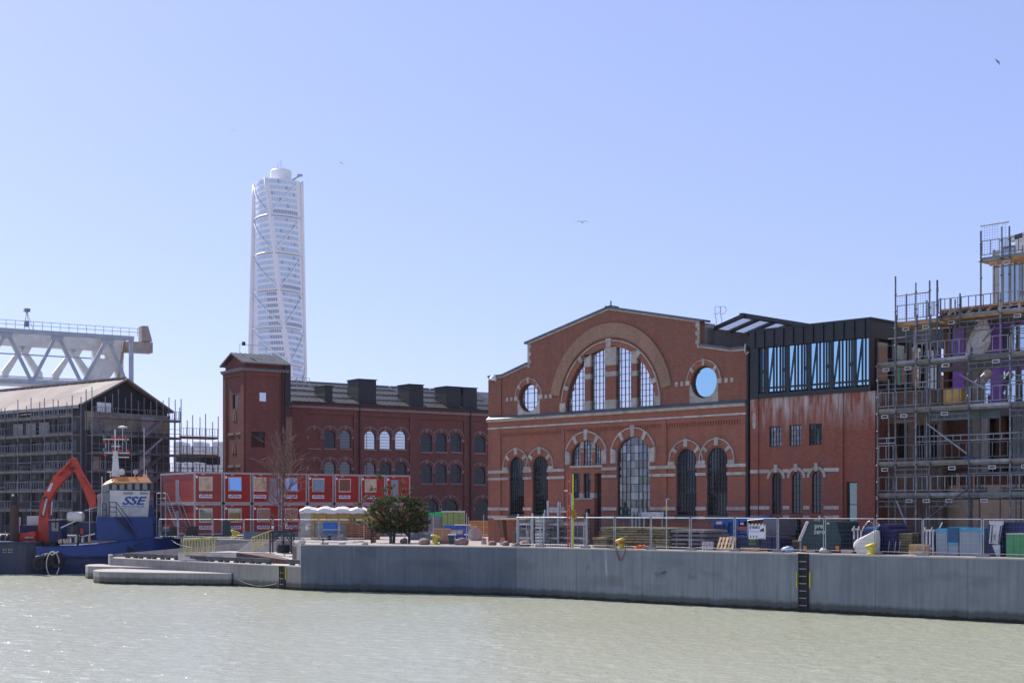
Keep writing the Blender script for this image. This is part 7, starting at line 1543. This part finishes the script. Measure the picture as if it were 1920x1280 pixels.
for a, b_, yt, lab in ((317, 334, 987, 'left black plastic water tank by the cabin stair'), (347, 371.5, 986.5, 'right black plastic water tank before the cabins')):
    q = P_('water_tank', lab, 'tank', (a + b_) / 2, 1007.5); r_ = (b_ - a) / 2 / FPX * q.Y; h = q.Z(yt)
    part('tank_body', MB().lathe([(r_ * .97, 0)] + [(r_ * (1 if k % 2 else .94), h * (k + .5) / 8) for k in range(7)] + [(r_ * .97, h)], 20), M_RUBB, q.t); part('lid', MB().lathe([(r_ * .4, h), (r_ * .38, h + .06)], 14), M_BLACK, q.t)
q = P_('skip', 'dark green skip with a pale sloping lid behind the left fence', 'skip', 393, 1007, Y=131)
q.poly('body', [(393, 1005), (391, 985), (412, 976), (430, 976), (432, 1005)], M_GRC, 0, 1.8); beam('pale_lid', (q.X(390), -.05, q.Z(985)), (q.X(413), -.05, q.Z(974.5)), .12, .09, M_SKW, q.t); q.box('pale_lid', 413, 418, 975.5, 973.5, M_SKW, -.06, .5)
for a in (398, 412, 425): q.box('rib', a, a + 1.2, 1003, 986, M_GRC, -.06, .059)
q = P_('barrier_board', 'blue grey hoarding board low in front of the cabins', 'barrier', 457, 1012, Y=121)
for i in range(6): a = 457 + i * 17.3; q.box('board', a, a + 17, None, 996.5, mat('hoarding_blue', (.09, .14, .20), .6, 0, .2, 1, rnd=.12), 0, .05)
q = P_('cardboard_note', 'white and tan notices tied to the left fence', 'notice', 510, 1000, Y=118.6); q.box('notice', 509, 513.5, 990, 984, M_SIGN, 0, .03); q.box('tan_notice', 534, 539, 985, 980, M_TAN, 0, .03); q.box('white_notice', 574, 579, 993, 985, M_SIGN, -.4, .03)
# wrapped pallets of insulation
M_OCH = mat('ochre_bale', (.50, .33, .10), .7, 0, .2, 1.2); M_FILM = mat('white_film', (.78, .77, .74), .5, 0, .06, 2); M_GRB = mat('grey_wrapped', (.34, .32, .28), .5, 0, .15, 1.5)
q = P_('wrapped_bales', 'long row of ochre insulation bales under white plastic film', 'bales', 562, 1010, Y=122)
for i, (a, b_) in enumerate(((585, 612), (612.5, 635), (635.5, 657), (657.5, 680), (680.5, 704))): q.box('bale', a, b_, 982, 960 + (i % 2), M_OCH, .1 + .05 * (i % 2), 1.6); q.box('lower_bale', a, b_, None, 982.5, M_GRB, .14, 1.5)
q.box('yellow_edge', 583, 589, None, 961, M_OCH, .0, 1.7); q.poly('white_end', [(562, 1008), (562, 958), (583, 960), (583, 1008)], mat('end_film', (.45, .44, .42), .5, 0, .15, 2), .1, 1.7)
b = MB(); a0 = q.X(561); n_ = 26; rs = random.Random(3); ww_ = (q.X(705) - a0) / n_
for i in range(n_ + 1):
    h = q.Z(959) + .16 + .22 * abs(math.sin(i * .55)) + rs.uniform(0, .06)
    for j in range(4): b.v.append((a0 + i * ww_, -.08 + j * .63, h + (.05 if j in (1, 2) else -.12) + rs.uniform(-.03, .03)))
    b.v.append((a0 + i * ww_, 1.85, q.Z(962))); b.v.append((a0 + i * ww_, -.1, q.Z(962) + rs.uniform(-.05, .05)))
for i in range(n_):
    for j in range(6): p0 = i * 6 + j; p1 = i * 6 + (j + 1) % 6; b.f.append((p0, p1, p1 + 6, p0 + 6))
part('film_cover', b, M_FILM, q.t)
for k, (x_, y_) in enumerate(((570, 974), (573, 982), (576, 989))): q.box('film_fold', x_, x_ + 10, y_ + 1.4, y_, M_FILM, .06, .03)
def crate_stack(label, px, py, cols, rows, cw, ch, m, Y=None):
    q = P_('crate_stack', label, 'crates', px, py, Y=Y)
    for r in range(rows):
        for c in range(cols):
            x = c * (cw + .06); z = r * (ch + .02)
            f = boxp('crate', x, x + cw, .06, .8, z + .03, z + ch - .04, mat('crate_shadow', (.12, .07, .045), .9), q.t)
            for k in range(3): boxp('slat', x, x + cw, 0, .03, z + ch * (k + .1) / 3, z + ch * (k + .62) / 3, m, q.t)
            for xx in (x, x + cw - .06): boxp('corner_batten', xx, xx + .06, -.03, -.001, z, z + ch, m, q.t)
    return q
M_OWOOD = mat('orange_timber', (.50, .23, .12), .8, 0, .2, 3, rnd=.15)
crate_stack('orange timber crates stacked left of the pine tree', 648, 1011, 5, 3, .52, .46, M_OWOOD)
q = P_('blue_crate', 'bright blue plastic crate on legs behind the left fence', 'crate', 605, 1010, Y=118.5); q.box('crate_side', 605.5, 630.5, 1000, 978, mat('bright_blue', (.02, .16, .55), .4, 0, .1, 2), 0, .9); q.box('strap', 606, 640, 993, 991.8, M_FILM, -.05, .04)
for a in (607, 628): q.box('leg', a, a + 2, None, 1000, M_STEELD, .1, .1)
for i in range(9): a = 596 + i * 6; q.box('site_item', a, a + random.uniform(3, 6), None, 1010 - random.uniform(2, 9), random.choice((M_NAVS, M_STEELD, M_TAN, M_SKW)), .4, .5)
# right of the pine
q = P_('wrapped_stack', 'light green wrapped stack with bright green straps behind the pine', 'stack', 803, 1012, Y=128)
for i in range(4): q.box('green_pack', 829 + i * 10.6, 839 + i * 10.6, 985, 959, mat('sage_pack', (.22, .34, .13), .6, 0, .15, 2), 0, 1.3)
q.box('film_top', 828, 871, 959.5, 957.6, M_FILM, -.05, 1.4); q.box('emerald_pack', 802, 814, 968, 960.5, mat('emerald', (.03, .42, .16), .5, 0, .15, 3), .2, .8); q.box('emerald_pack', 815, 829, 968.5, 959, mat('emerald', (.03, .42, .16)), .1, .8)
q.box('grey_pack', 803, 828, 1008, 968.8, mat('grey_pack', (.18, .19, .22), .6, 0, .2, 2), .1, 1.2); q.box('grey_pack', 828.5, 870, 1008, 985.3, mat('grey_pack', (.18, .19, .22)), .1, 1.2)
q = P_('blue_bundles', 'white pipes and blue bundles racked under the green stack', 'bundles', 832, 1013, Y=120)
for r in range(3):
    for c in range(4): a = 834 + c * 11.6; q.box('blue_bundle' if r % 2 == 0 else 'white_rail', a, a + 11, 1010 - r * 9.2, 1002.5 - r * 9.2, mat('bundle_blue', (.03, .12, .5), .5, 0, .2, 3) if (r % 2 == 0 or c > 2) else M_STEEL, 0, 1.0)
q.box('white_edge', 852, 882, 984.5, 983, M_FILM, -.05, 1)
q = P_('grey_bundles', 'dull blue film wrapped bundles glimpsed behind the pine', 'bundles', 765, 1012, Y=119)
for i in range(6): a = 766 + i * 9.2; q.box('bundle', a, a + 8.8, None, 1001 - (i % 3) * 4, mat('dull_bundle', (.14, .18, .25), .4, 0, .25, 2, rnd=.3), 0, 1)
q = P_('cardboard_box', 'large tan cardboard box beside the wheelie bin', 'box', 814, 1015, Y=112); q.box('carton', 814, 843.5, None, 992, mat('cardboard', (.42, .25, .15), .8, 0, .12, 2), 0, .9); q.box('flap', 813, 845, 992, 991, mat('cardboard', (.42, .25, .15)), -.05, 1.0); q.box('tape', 828, 830, 1012, 993, M_TAN, -.012, .01)
q = P_('timber_bundle', 'orange timber bundle against the corner of the brick hall', 'timber', 880, 1006, Y=124)
for r in range(7): q.box('timber', 880, 919, 1006 - r * 4.4, 1002.4 - r * 4.4, mat('amber_timber', (.52, .27, .10), .8, 0, .25, 3, rnd=.25), .03 * (r % 2), 1)
crumple('tarpaulin', 'pale grey tarpaulin draped over a heap before the hall corner', 'tarpaulin', Frame(tuple(gp(893, 1013).xy), tuple((gp(893, 1013) + Vector((1, 0, 0))).xy)), 0, 0, .01, 1.25, 1.15, .9, mat('grey_cloth', (.33, .33, .31), .8, 0, .15, 2), -.12, 11)
q = P_('wheelie_bin', 'dark green wheelie bin with a pale lid at the quay edge', 'bin', 840, 1021)
q.poly('body', [(842, 1020), (840, 1003), (853, 1003), (851, 1020)], M_GRC, 0, .6); q.box('lid', 839.5, 855, 1003, 1001, M_SKW, -.05, .7); q.box('pale_side', 851.3, 853.2, 1020, 1004, M_SKW, .02, .5)
for a in (842, 849): part('wheel', MB().lathe([(.08, -.03), (.08, .03)], 10, Matrix.Translation((q.X(a), .5, .09)) @ Matrix.Rotation(R(90), 4, 'Y')), M_RUBB, q.t)
q = P_('timber_block', 'short reddish timber baulk behind the yellow bollard', 'timber', 824, 1019.5); q.box('block', 824, 841, None, 1013.5, mat('red_timber', (.20, .10, .07), .8), .3, .3)
def blob(w_, h, dp, seed, amp=.18, n=10, m_=6):
    rs = random.Random(seed); secs = []
    ph = [rs.uniform(0, 6.28) for _ in range(4)]
    for i in range(m_ + 1):
        t = i / m_; r = math.sin(math.pi * (.12 + .85 * t) if t < 1 else math.pi * .97) ** .6; z = h * (1 - math.cos(math.pi * t)) / 2
        secs.append([(math.cos(a) * w_ / 2 * r * (1 + amp * math.sin(a * 2 + ph[0]) + amp * .6 * math.sin(3 * a + ph[1] + t * 2)), math.sin(a) * dp / 2 * r * (1 + amp * math.sin(a * 2 + ph[2])), z * (1 + .12 * math.sin(a + ph[3]))) for a in [2 * math.pi * k / n for k in range(n)]])
    return MB().loft(secs)
M_BOUL = mat('boulder', (.26, .17, .14), .9, 0, .25, 3, dirt=(.34, .28, .25), bump=.4); M_BOULP = mat('pale_boulder', (.50, .45, .42), .9, 0, .15, 3, bump=.4)
for k, (px_, py_, wpx, hpx, lab) in enumerate(((795, 1021, 23, 12, 'brown boulder just left of the front yellow bollard'), (866, 1021.5, 24, 13, 'grey brown boulder right of the wheelie bin'), (923, 1022, 16, 8.5, 'rounded pinkish boulder left of the hall corner shadow'), (948, 1023, 15, 9, 'dark boulder between two pink ones near the bend'), (985, 1024, 26, 11, 'wide brown boulder under the left galvanised rack'), (968, 1024, 12, 7, 'small pale boulder right at the bend of the quay wall'))):
    p = gp(px_, py_); s_ = p.y / FPX; solo('boulder', blob(wpx * s_, hpx * s_, wpx * s_ * .8, 20 + k), M_BOUL, lab, 'boulder', (p.x, p.y + .5, QZ - .02), 0, 'boulders along the quay edge', True)
for k, (px_, py_, wpx, hpx, lab) in enumerate(((563, 1020, 17, 9, 'pale rock beside the bare tree on the upper quay'), (607, 1020, 14, 6, 'pale rock right of the short black post'), (640, 1020, 18, 5, 'flat pale rock below the orange crates'), (684, 1021, 12, 6, 'pale rock left of the pine guard'), (672, 1016, 20, 3.5, 'low pale slab behind the flat rock'), (757, 1018, 12, 10, 'brown rock inside the right pine guard'), (700, 1017, 11, 10, 'dark rock inside the left pine guard'))):
    p = gp(px_, py_ if py_ > 1018 else py_); s_ = p.y / FPX; solo('rock', blob(wpx * s_, hpx * s_, wpx * s_ * .7, 40 + k, .25, 8, 4), M_BOULP if k < 5 else M_BOUL, lab, 'rock', (p.x, p.y + .3, QZ - .02), 0, 'rocks around the trees')
for k, (px_, lab) in enumerate(((608, 'short black post at the quay edge left of the pine'), (908, 'white and orange site lamp on a barrier left of the hall'), (943, 'second orange site lamp beside the dark boulder'))):
    if k == 0: q = P_('post', lab, 'post', px_, 1020.5); q.rod('post', (px_ - 2.5, 1020), (px_ - 2.5, 1013), .035, M_BLACK); q.box('cap', px_ - 4, px_ - 1, 1013.4, 1012.4, M_BLACK, -.05, .1)
    else:
        q = P_('barrier_lamp', lab, 'barrier lamp', px_, 1020 + k); q.poly('foot', [(px_ - 6, 1019 + k), (px_ - 4, 1008), (px_ + 3, 1008), (px_ + 5, 1019 + k)], mat('foot_grey', (.40, .38, .37), .8), 0, .3); q.box('orange_lamp', px_ - 3, px_ + 2.5, 1013, 1008, M_ORG, -.06, .05)
for px_, y0, y1, lab in ((875, 962, 1012, 'pair of grey uprights left of the hall'), (907, 964, 1012, 'single grey upright before the timber bundle'), (812.5, 965, 1014, 'grey upright between pine and cardboard box'), (958, 962, 1016, 'grey upright before the hall corner')):
    q = P_('upright_post', lab, 'post', px_, 1014); q.rod('post', (px_, 1014), (px_, y0), .035, M_GALV); q.rod('post_foot', (px_ - 3, 1013.6), (px_ + 3, 1013.6), .05, M_STEELD)
    if px_ == 875: q.rod('post', (px_ + 3.5, 1014), (px_ + 3.5, 969), .03, M_GALV)

# ---------------------------------------------------------------- trees
def tree_guard(label, x, y, z, L, h, rz=0, n=1):
    t = thing('tree_guard', label, 'tree guard', (x, y, z), rz)
    for i in range(n + 1):
        for yy in (0, 1.3): boxp('post', i * L - .05, i * L + .05, yy - .05, yy + .05, 0, h, M_BLACK, t)
        beam('cross_rail', (i * L, 0, h - .04), (i * L, 1.3, h - .04), .06, .06, M_BLACK, t)
    for yy in (0, 1.3):
        boxp('top_rail', 0, n * L, yy - .05, yy + .05, h, h + .10, M_BLACK, t)
        for i in range(n): beam('brace', (i * L, yy, .5 * h), (i * L + .45 * L, yy, h), .08, .08, M_BLACK, t); beam('brace', ((i + 1) * L, yy, .5 * h), (i * L + .6 * L, yy, h), .08, .08, M_BLACK, t)
    return t
BT = Vector(((531 - 960) / FPX * 115.2, 115.2, 2.40))
tree_guard('black steel guard frame around the bare tree', BT.x - .95, BT.y - .65, 2.4, 1.72, 1.66)
pb = thing('planting_bag', 'black planting bag around the foot of the bare tree', 'planter', tuple(BT)); part('bag', MB().lathe([(.50, 0), (.56, .35), (.50, .66), (.4, .66)], 14), M_RUBB, pb)
M_BARK = mat('bark', (.10, .075, .065), .9, 0, .3, 5); M_TWIG = mat('twig', (.19, .115, .10), .8, 0, .3, 3)
bare = thing('bare_tree', 'tall bare deciduous tree with fine reddish twigs in front of the cabins', 'tree', tuple(BT))
rsd = random.Random(21); TW = MB(); BRM = MB()
part('trunk', MB().tube([(0, 0, .3), (.03, 0, 1.6), (-.04, .02, 3.2), (.0, 0, 4.8), (.05, 0, 6.4), (.02, .0, 7.6), (.05, 0, 8.6)], [.085, .08, .07, .055, .04, .025, .01], 8), M_BARK, bare, smooth=True)
def grow(p, d, L, r, lvl):
    n = 4; pts = [p]; dd = d.copy()
    for i in range(n): dd = (dd + Vector((rsd.gauss(0, .10), rsd.gauss(0, .10), rsd.gauss(.05, .05)))).normalized(); pts.append(pts[-1] + dd * L / n)
    (BRM if lvl == 0 else TW).tube(pts, [r * (1 - .75 * i / n) for i in range(n + 1)], 4 if lvl else 5, False)
    if lvl >= 2: return
    k = (5, 4, 3)[lvl]
    for i in range(k):
        t = .25 + .7 * (i + rsd.random()) / k; j = min(int(t * n), n - 1); q = pts[j].lerp(pts[j + 1], t * n - j)
        ax = Vector((rsd.gauss(0, 1), rsd.gauss(0, 1), rsd.gauss(0, .4))).normalized(); nd = (dd * .9 + ax * .75).normalized(); grow(q, nd, L * (.62 - .04 * lvl), r * .62, lvl + 1)
for i in range(32):
    z = 1.8 + 6.5 * (i / 32) ** .9; a = i * 2.4 + rsd.random() * .6; el = .50 + .7 * i / 32; L = (2.7 - 1.3 * abs(z - 4.8) / 4.2) * rsd.uniform(.75, 1.1)
    if z < 3.2: L *= .6; el = .1
    grow(Vector((0, 0, z)), Vector((math.cos(a) * math.cos(el), math.sin(a) * math.cos(el), math.sin(el))), L, .05, 0)
part('limbs', BRM, M_TWIG, bare, fix=False); part('crown', TW, M_TWIG, bare, fix=False)
# pine
PT = gp(738, 1017.5)
tree_guard('black steel guard frame with braces around the foot of the pine', PT.x - 1.6, PT.y - .9, QZ, 1.4, 1.0, 0, 2)
pine = thing('pine_tree', 'bushy dark green pine with open upper tufts on the quay', 'tree', (PT.x, PT.y, QZ))
def pine_mat(name, c0, c1):
    m, nt, p, L = _new(name); g = N(nt, 'ShaderNodeNewGeometry'); L(mixc(nt, g.outputs['Random Per Island'], c0, c1), p.inputs['Base Color']); p.inputs['Roughness'].default_value = .5
    t = N(nt, 'ShaderNodeBsdfTranslucent'); t.inputs[0].default_value = (c1[0] * 1.6, c1[1] * 1.6, c1[2], 1); mx_ = N(nt, 'ShaderNodeMixShader'); mx_.inputs[0].default_value = .3
    L(p.outputs[0], mx_.inputs[1]); L(t.outputs[0], mx_.inputs[2]); L(mx_.outputs[0], nt.nodes['Material Output'].inputs[0]); return m
M_NEED = pine_mat('pine_needles', (.012, .028, .012), (.085, .105, .035))
rsd = random.Random(5); s_ = PT.y / FPX
def pz(py): return CAMZ + (HY - py) * s_ - QZ
def pxm(px): return (px - 738) * s_
tufts = []
for _ in range(240):
    a, r = rsd.uniform(0, 6.28), rsd.random() ** .4; e = rsd.uniform(-1, 1)
    cx_, cy_, cz_ = pxm(742) + math.cos(a) * r * 56 * s_ * math.sqrt(1 - .55 * e * e), math.sin(a) * r * 46 * s_ * math.sqrt(1 - .6 * e * e), pz(965 - 33 * e)
    for _k in range(5): tufts.append((cx_ + rsd.gauss(0, .13), cy_ + rsd.gauss(0, .13), cz_ + rsd.gauss(0, .08)))
arms = []
for cx_, cy_, n, sx_, sy_ in ((713, 894, 7, 4, 4), (755, 906, 6, 5, 4), (700, 917, 6, 6, 3), (722, 919, 5, 6, 3), (737, 915, 9, 6, 4), (757, 920, 6, 6, 3), (772, 918, 8, 6, 4), (688, 933, 10, 8, 4), (675, 948, 10, 6, 4), (664, 974, 5, 4, 3), (657, 973, 3, 3, 2), (678, 980, 6, 8, 5), (695, 958, 16, 9, 6), (786, 948, 14, 7, 7), (797, 962, 14, 6, 9), (800, 978, 12, 5, 7), (790, 990, 8, 8, 5), (720, 938, 20, 10, 6), (755, 938, 22, 12, 6), (775, 940, 12, 8, 6), (700, 985, 14, 10, 5), (760, 992, 14, 14, 4)):
    yy = rsd.uniform(-.8, .8); arms.append((cx_, cy_, yy))
    for _ in range(n): tufts.append((pxm(cx_ + rsd.gauss(0, sx_ * .55)), yy + rsd.gauss(0, .2), pz(cy_ + rsd.gauss(0, sy_ * .55))))
nb_m = MB()
for tx_, ty_, tz_ in tufts:
    c = Vector((tx_, ty_, tz_)); d = Vector((c.x * .5 + rsd.gauss(0, .3), c.y * .5 + rsd.gauss(0, .3), .9)).normalized(); L = rsd.uniform(.16, .26)
    u = d.orthogonal().normalized(); v = d.cross(u)
    for k in range(58):
        t = rsd.random(); a = rsd.uniform(0, 6.28); nd = (d * rsd.uniform(.25, .9) + (u * math.cos(a) + v * math.sin(a)) * rsd.uniform(.5, 1.0)).normalized(); b0 = c + d * (t - .3) * L; e = b0 + nd * rsd.uniform(.10, .17); w_ = nd.orthogonal().normalized() * .0125
        nb_m.v += [tuple(b0 - w_), tuple(b0 + w_), tuple(e)]; i0 = len(nb_m.v) - 3; nb_m.f.append((i0, i0 + 1, i0 + 2))
part('crown', nb_m, M_NEED, pine, fix=False)
lb_ = MB()
for cx_, cy_, yy in arms: lb_.tube([(0, 0, .9 + (pz(cy_) - .9) * .15), (pxm(cx_) * .5, yy * .5, .6 + (pz(cy_) - .6) * .55), (pxm(cx_), yy, pz(cy_) - .1)], [.06, .035, .015], 5, False)
part('limbs', lb_, M_BARK, pine, fix=False); part('trunk', MB().tube([(0, 0, 0), (.05, 0, .8), (0, 0, 1.8), (.1, 0, 2.8)], [.12, .11, .08, .04], 8), M_BARK, pine)

# ---------------------------------------------------------------- gulls
M_GULL = mat('gull', (.13, .13, .15), .8, 0, .2, 5)
def gull(label, px_, py_, Y, span_, bank, droop, yaw=0):
    t = thing('gull', label, 'bird', tuple(wp(px_, py_, Y)), R(yaw), 'gulls in the sky'); t.rotation_euler = (0, R(bank), R(yaw)); h = span_ / 2
    part('body', MB().loft([[(math.cos(a) * r, y, math.sin(a) * r) for a in [k * math.pi / 3 for k in range(6)]] for y, r in ((-.24, .01), (-.16, .05), (0, .075), (.14, .05), (.26, .02))]), M_GULL, t, smooth=True)
    for s in (-1, 1):
        P = [(s * .04, -.07, .02), (s * h * .45, -.10, .12 + droop), (s * h, .06, droop * .2), (s * h * .45, .08, .11 + droop), (s * .04, .09, .02)]; b = MB(); b.v = P + [(x, y, z - .015) for x, y, z in P]; b.f = [(0, 1, 3, 4), (1, 2, 3), (5, 6, 8, 9), (6, 7, 8), (0, 1, 6, 5), (1, 2, 7, 6), (2, 3, 8, 7), (3, 4, 9, 8)]; part('wing', b, M_GULL, t)
gull('gull with spread wings above the left slope of the hall gable', 1092, 417, 150, 1.35, 0, .06); gull('dark banking gull near the upper right corner of the sky', 1871, 116, 170, 1.1, 35, -.12, 30)
gull('small gull just right of the white tower top', 640, 306, 260, 1.1, 20, -.05, 20); gull('tiny distant gull high above left of the white tower', 438, 245, 420, 1.0, 5, .02)
# ---------------------------------------------------------------- spring haze: one closed box of thin even air
hm = bpy.data.materials.new('haze_air'); hm.use_nodes = True; hn = hm.node_tree
for n in list(hn.nodes):
    if n.type != 'OUTPUT_MATERIAL': hn.nodes.remove(n)
pv = hn.nodes.new('ShaderNodeVolumePrincipled'); pv.inputs['Color'].default_value = (.86, .91, 1.0, 1); pv.inputs['Density'].default_value = 0.00005; pv.inputs['Anisotropy'].default_value = 0.0
hn.links.new(pv.outputs[0], hn.nodes['Material Output'].inputs['Volume'])
hz_o = link('haze', MB().box(-2800, 2800, -2800, 2800, -3, 235).mesh('haze', hm)); hz_o['kind'] = 'stuff'; hz_o['label'] = 'thin pale spring haze over the harbour'; hz_o['category'] = 'haze'
sc.cycles.volume_bounces = 0
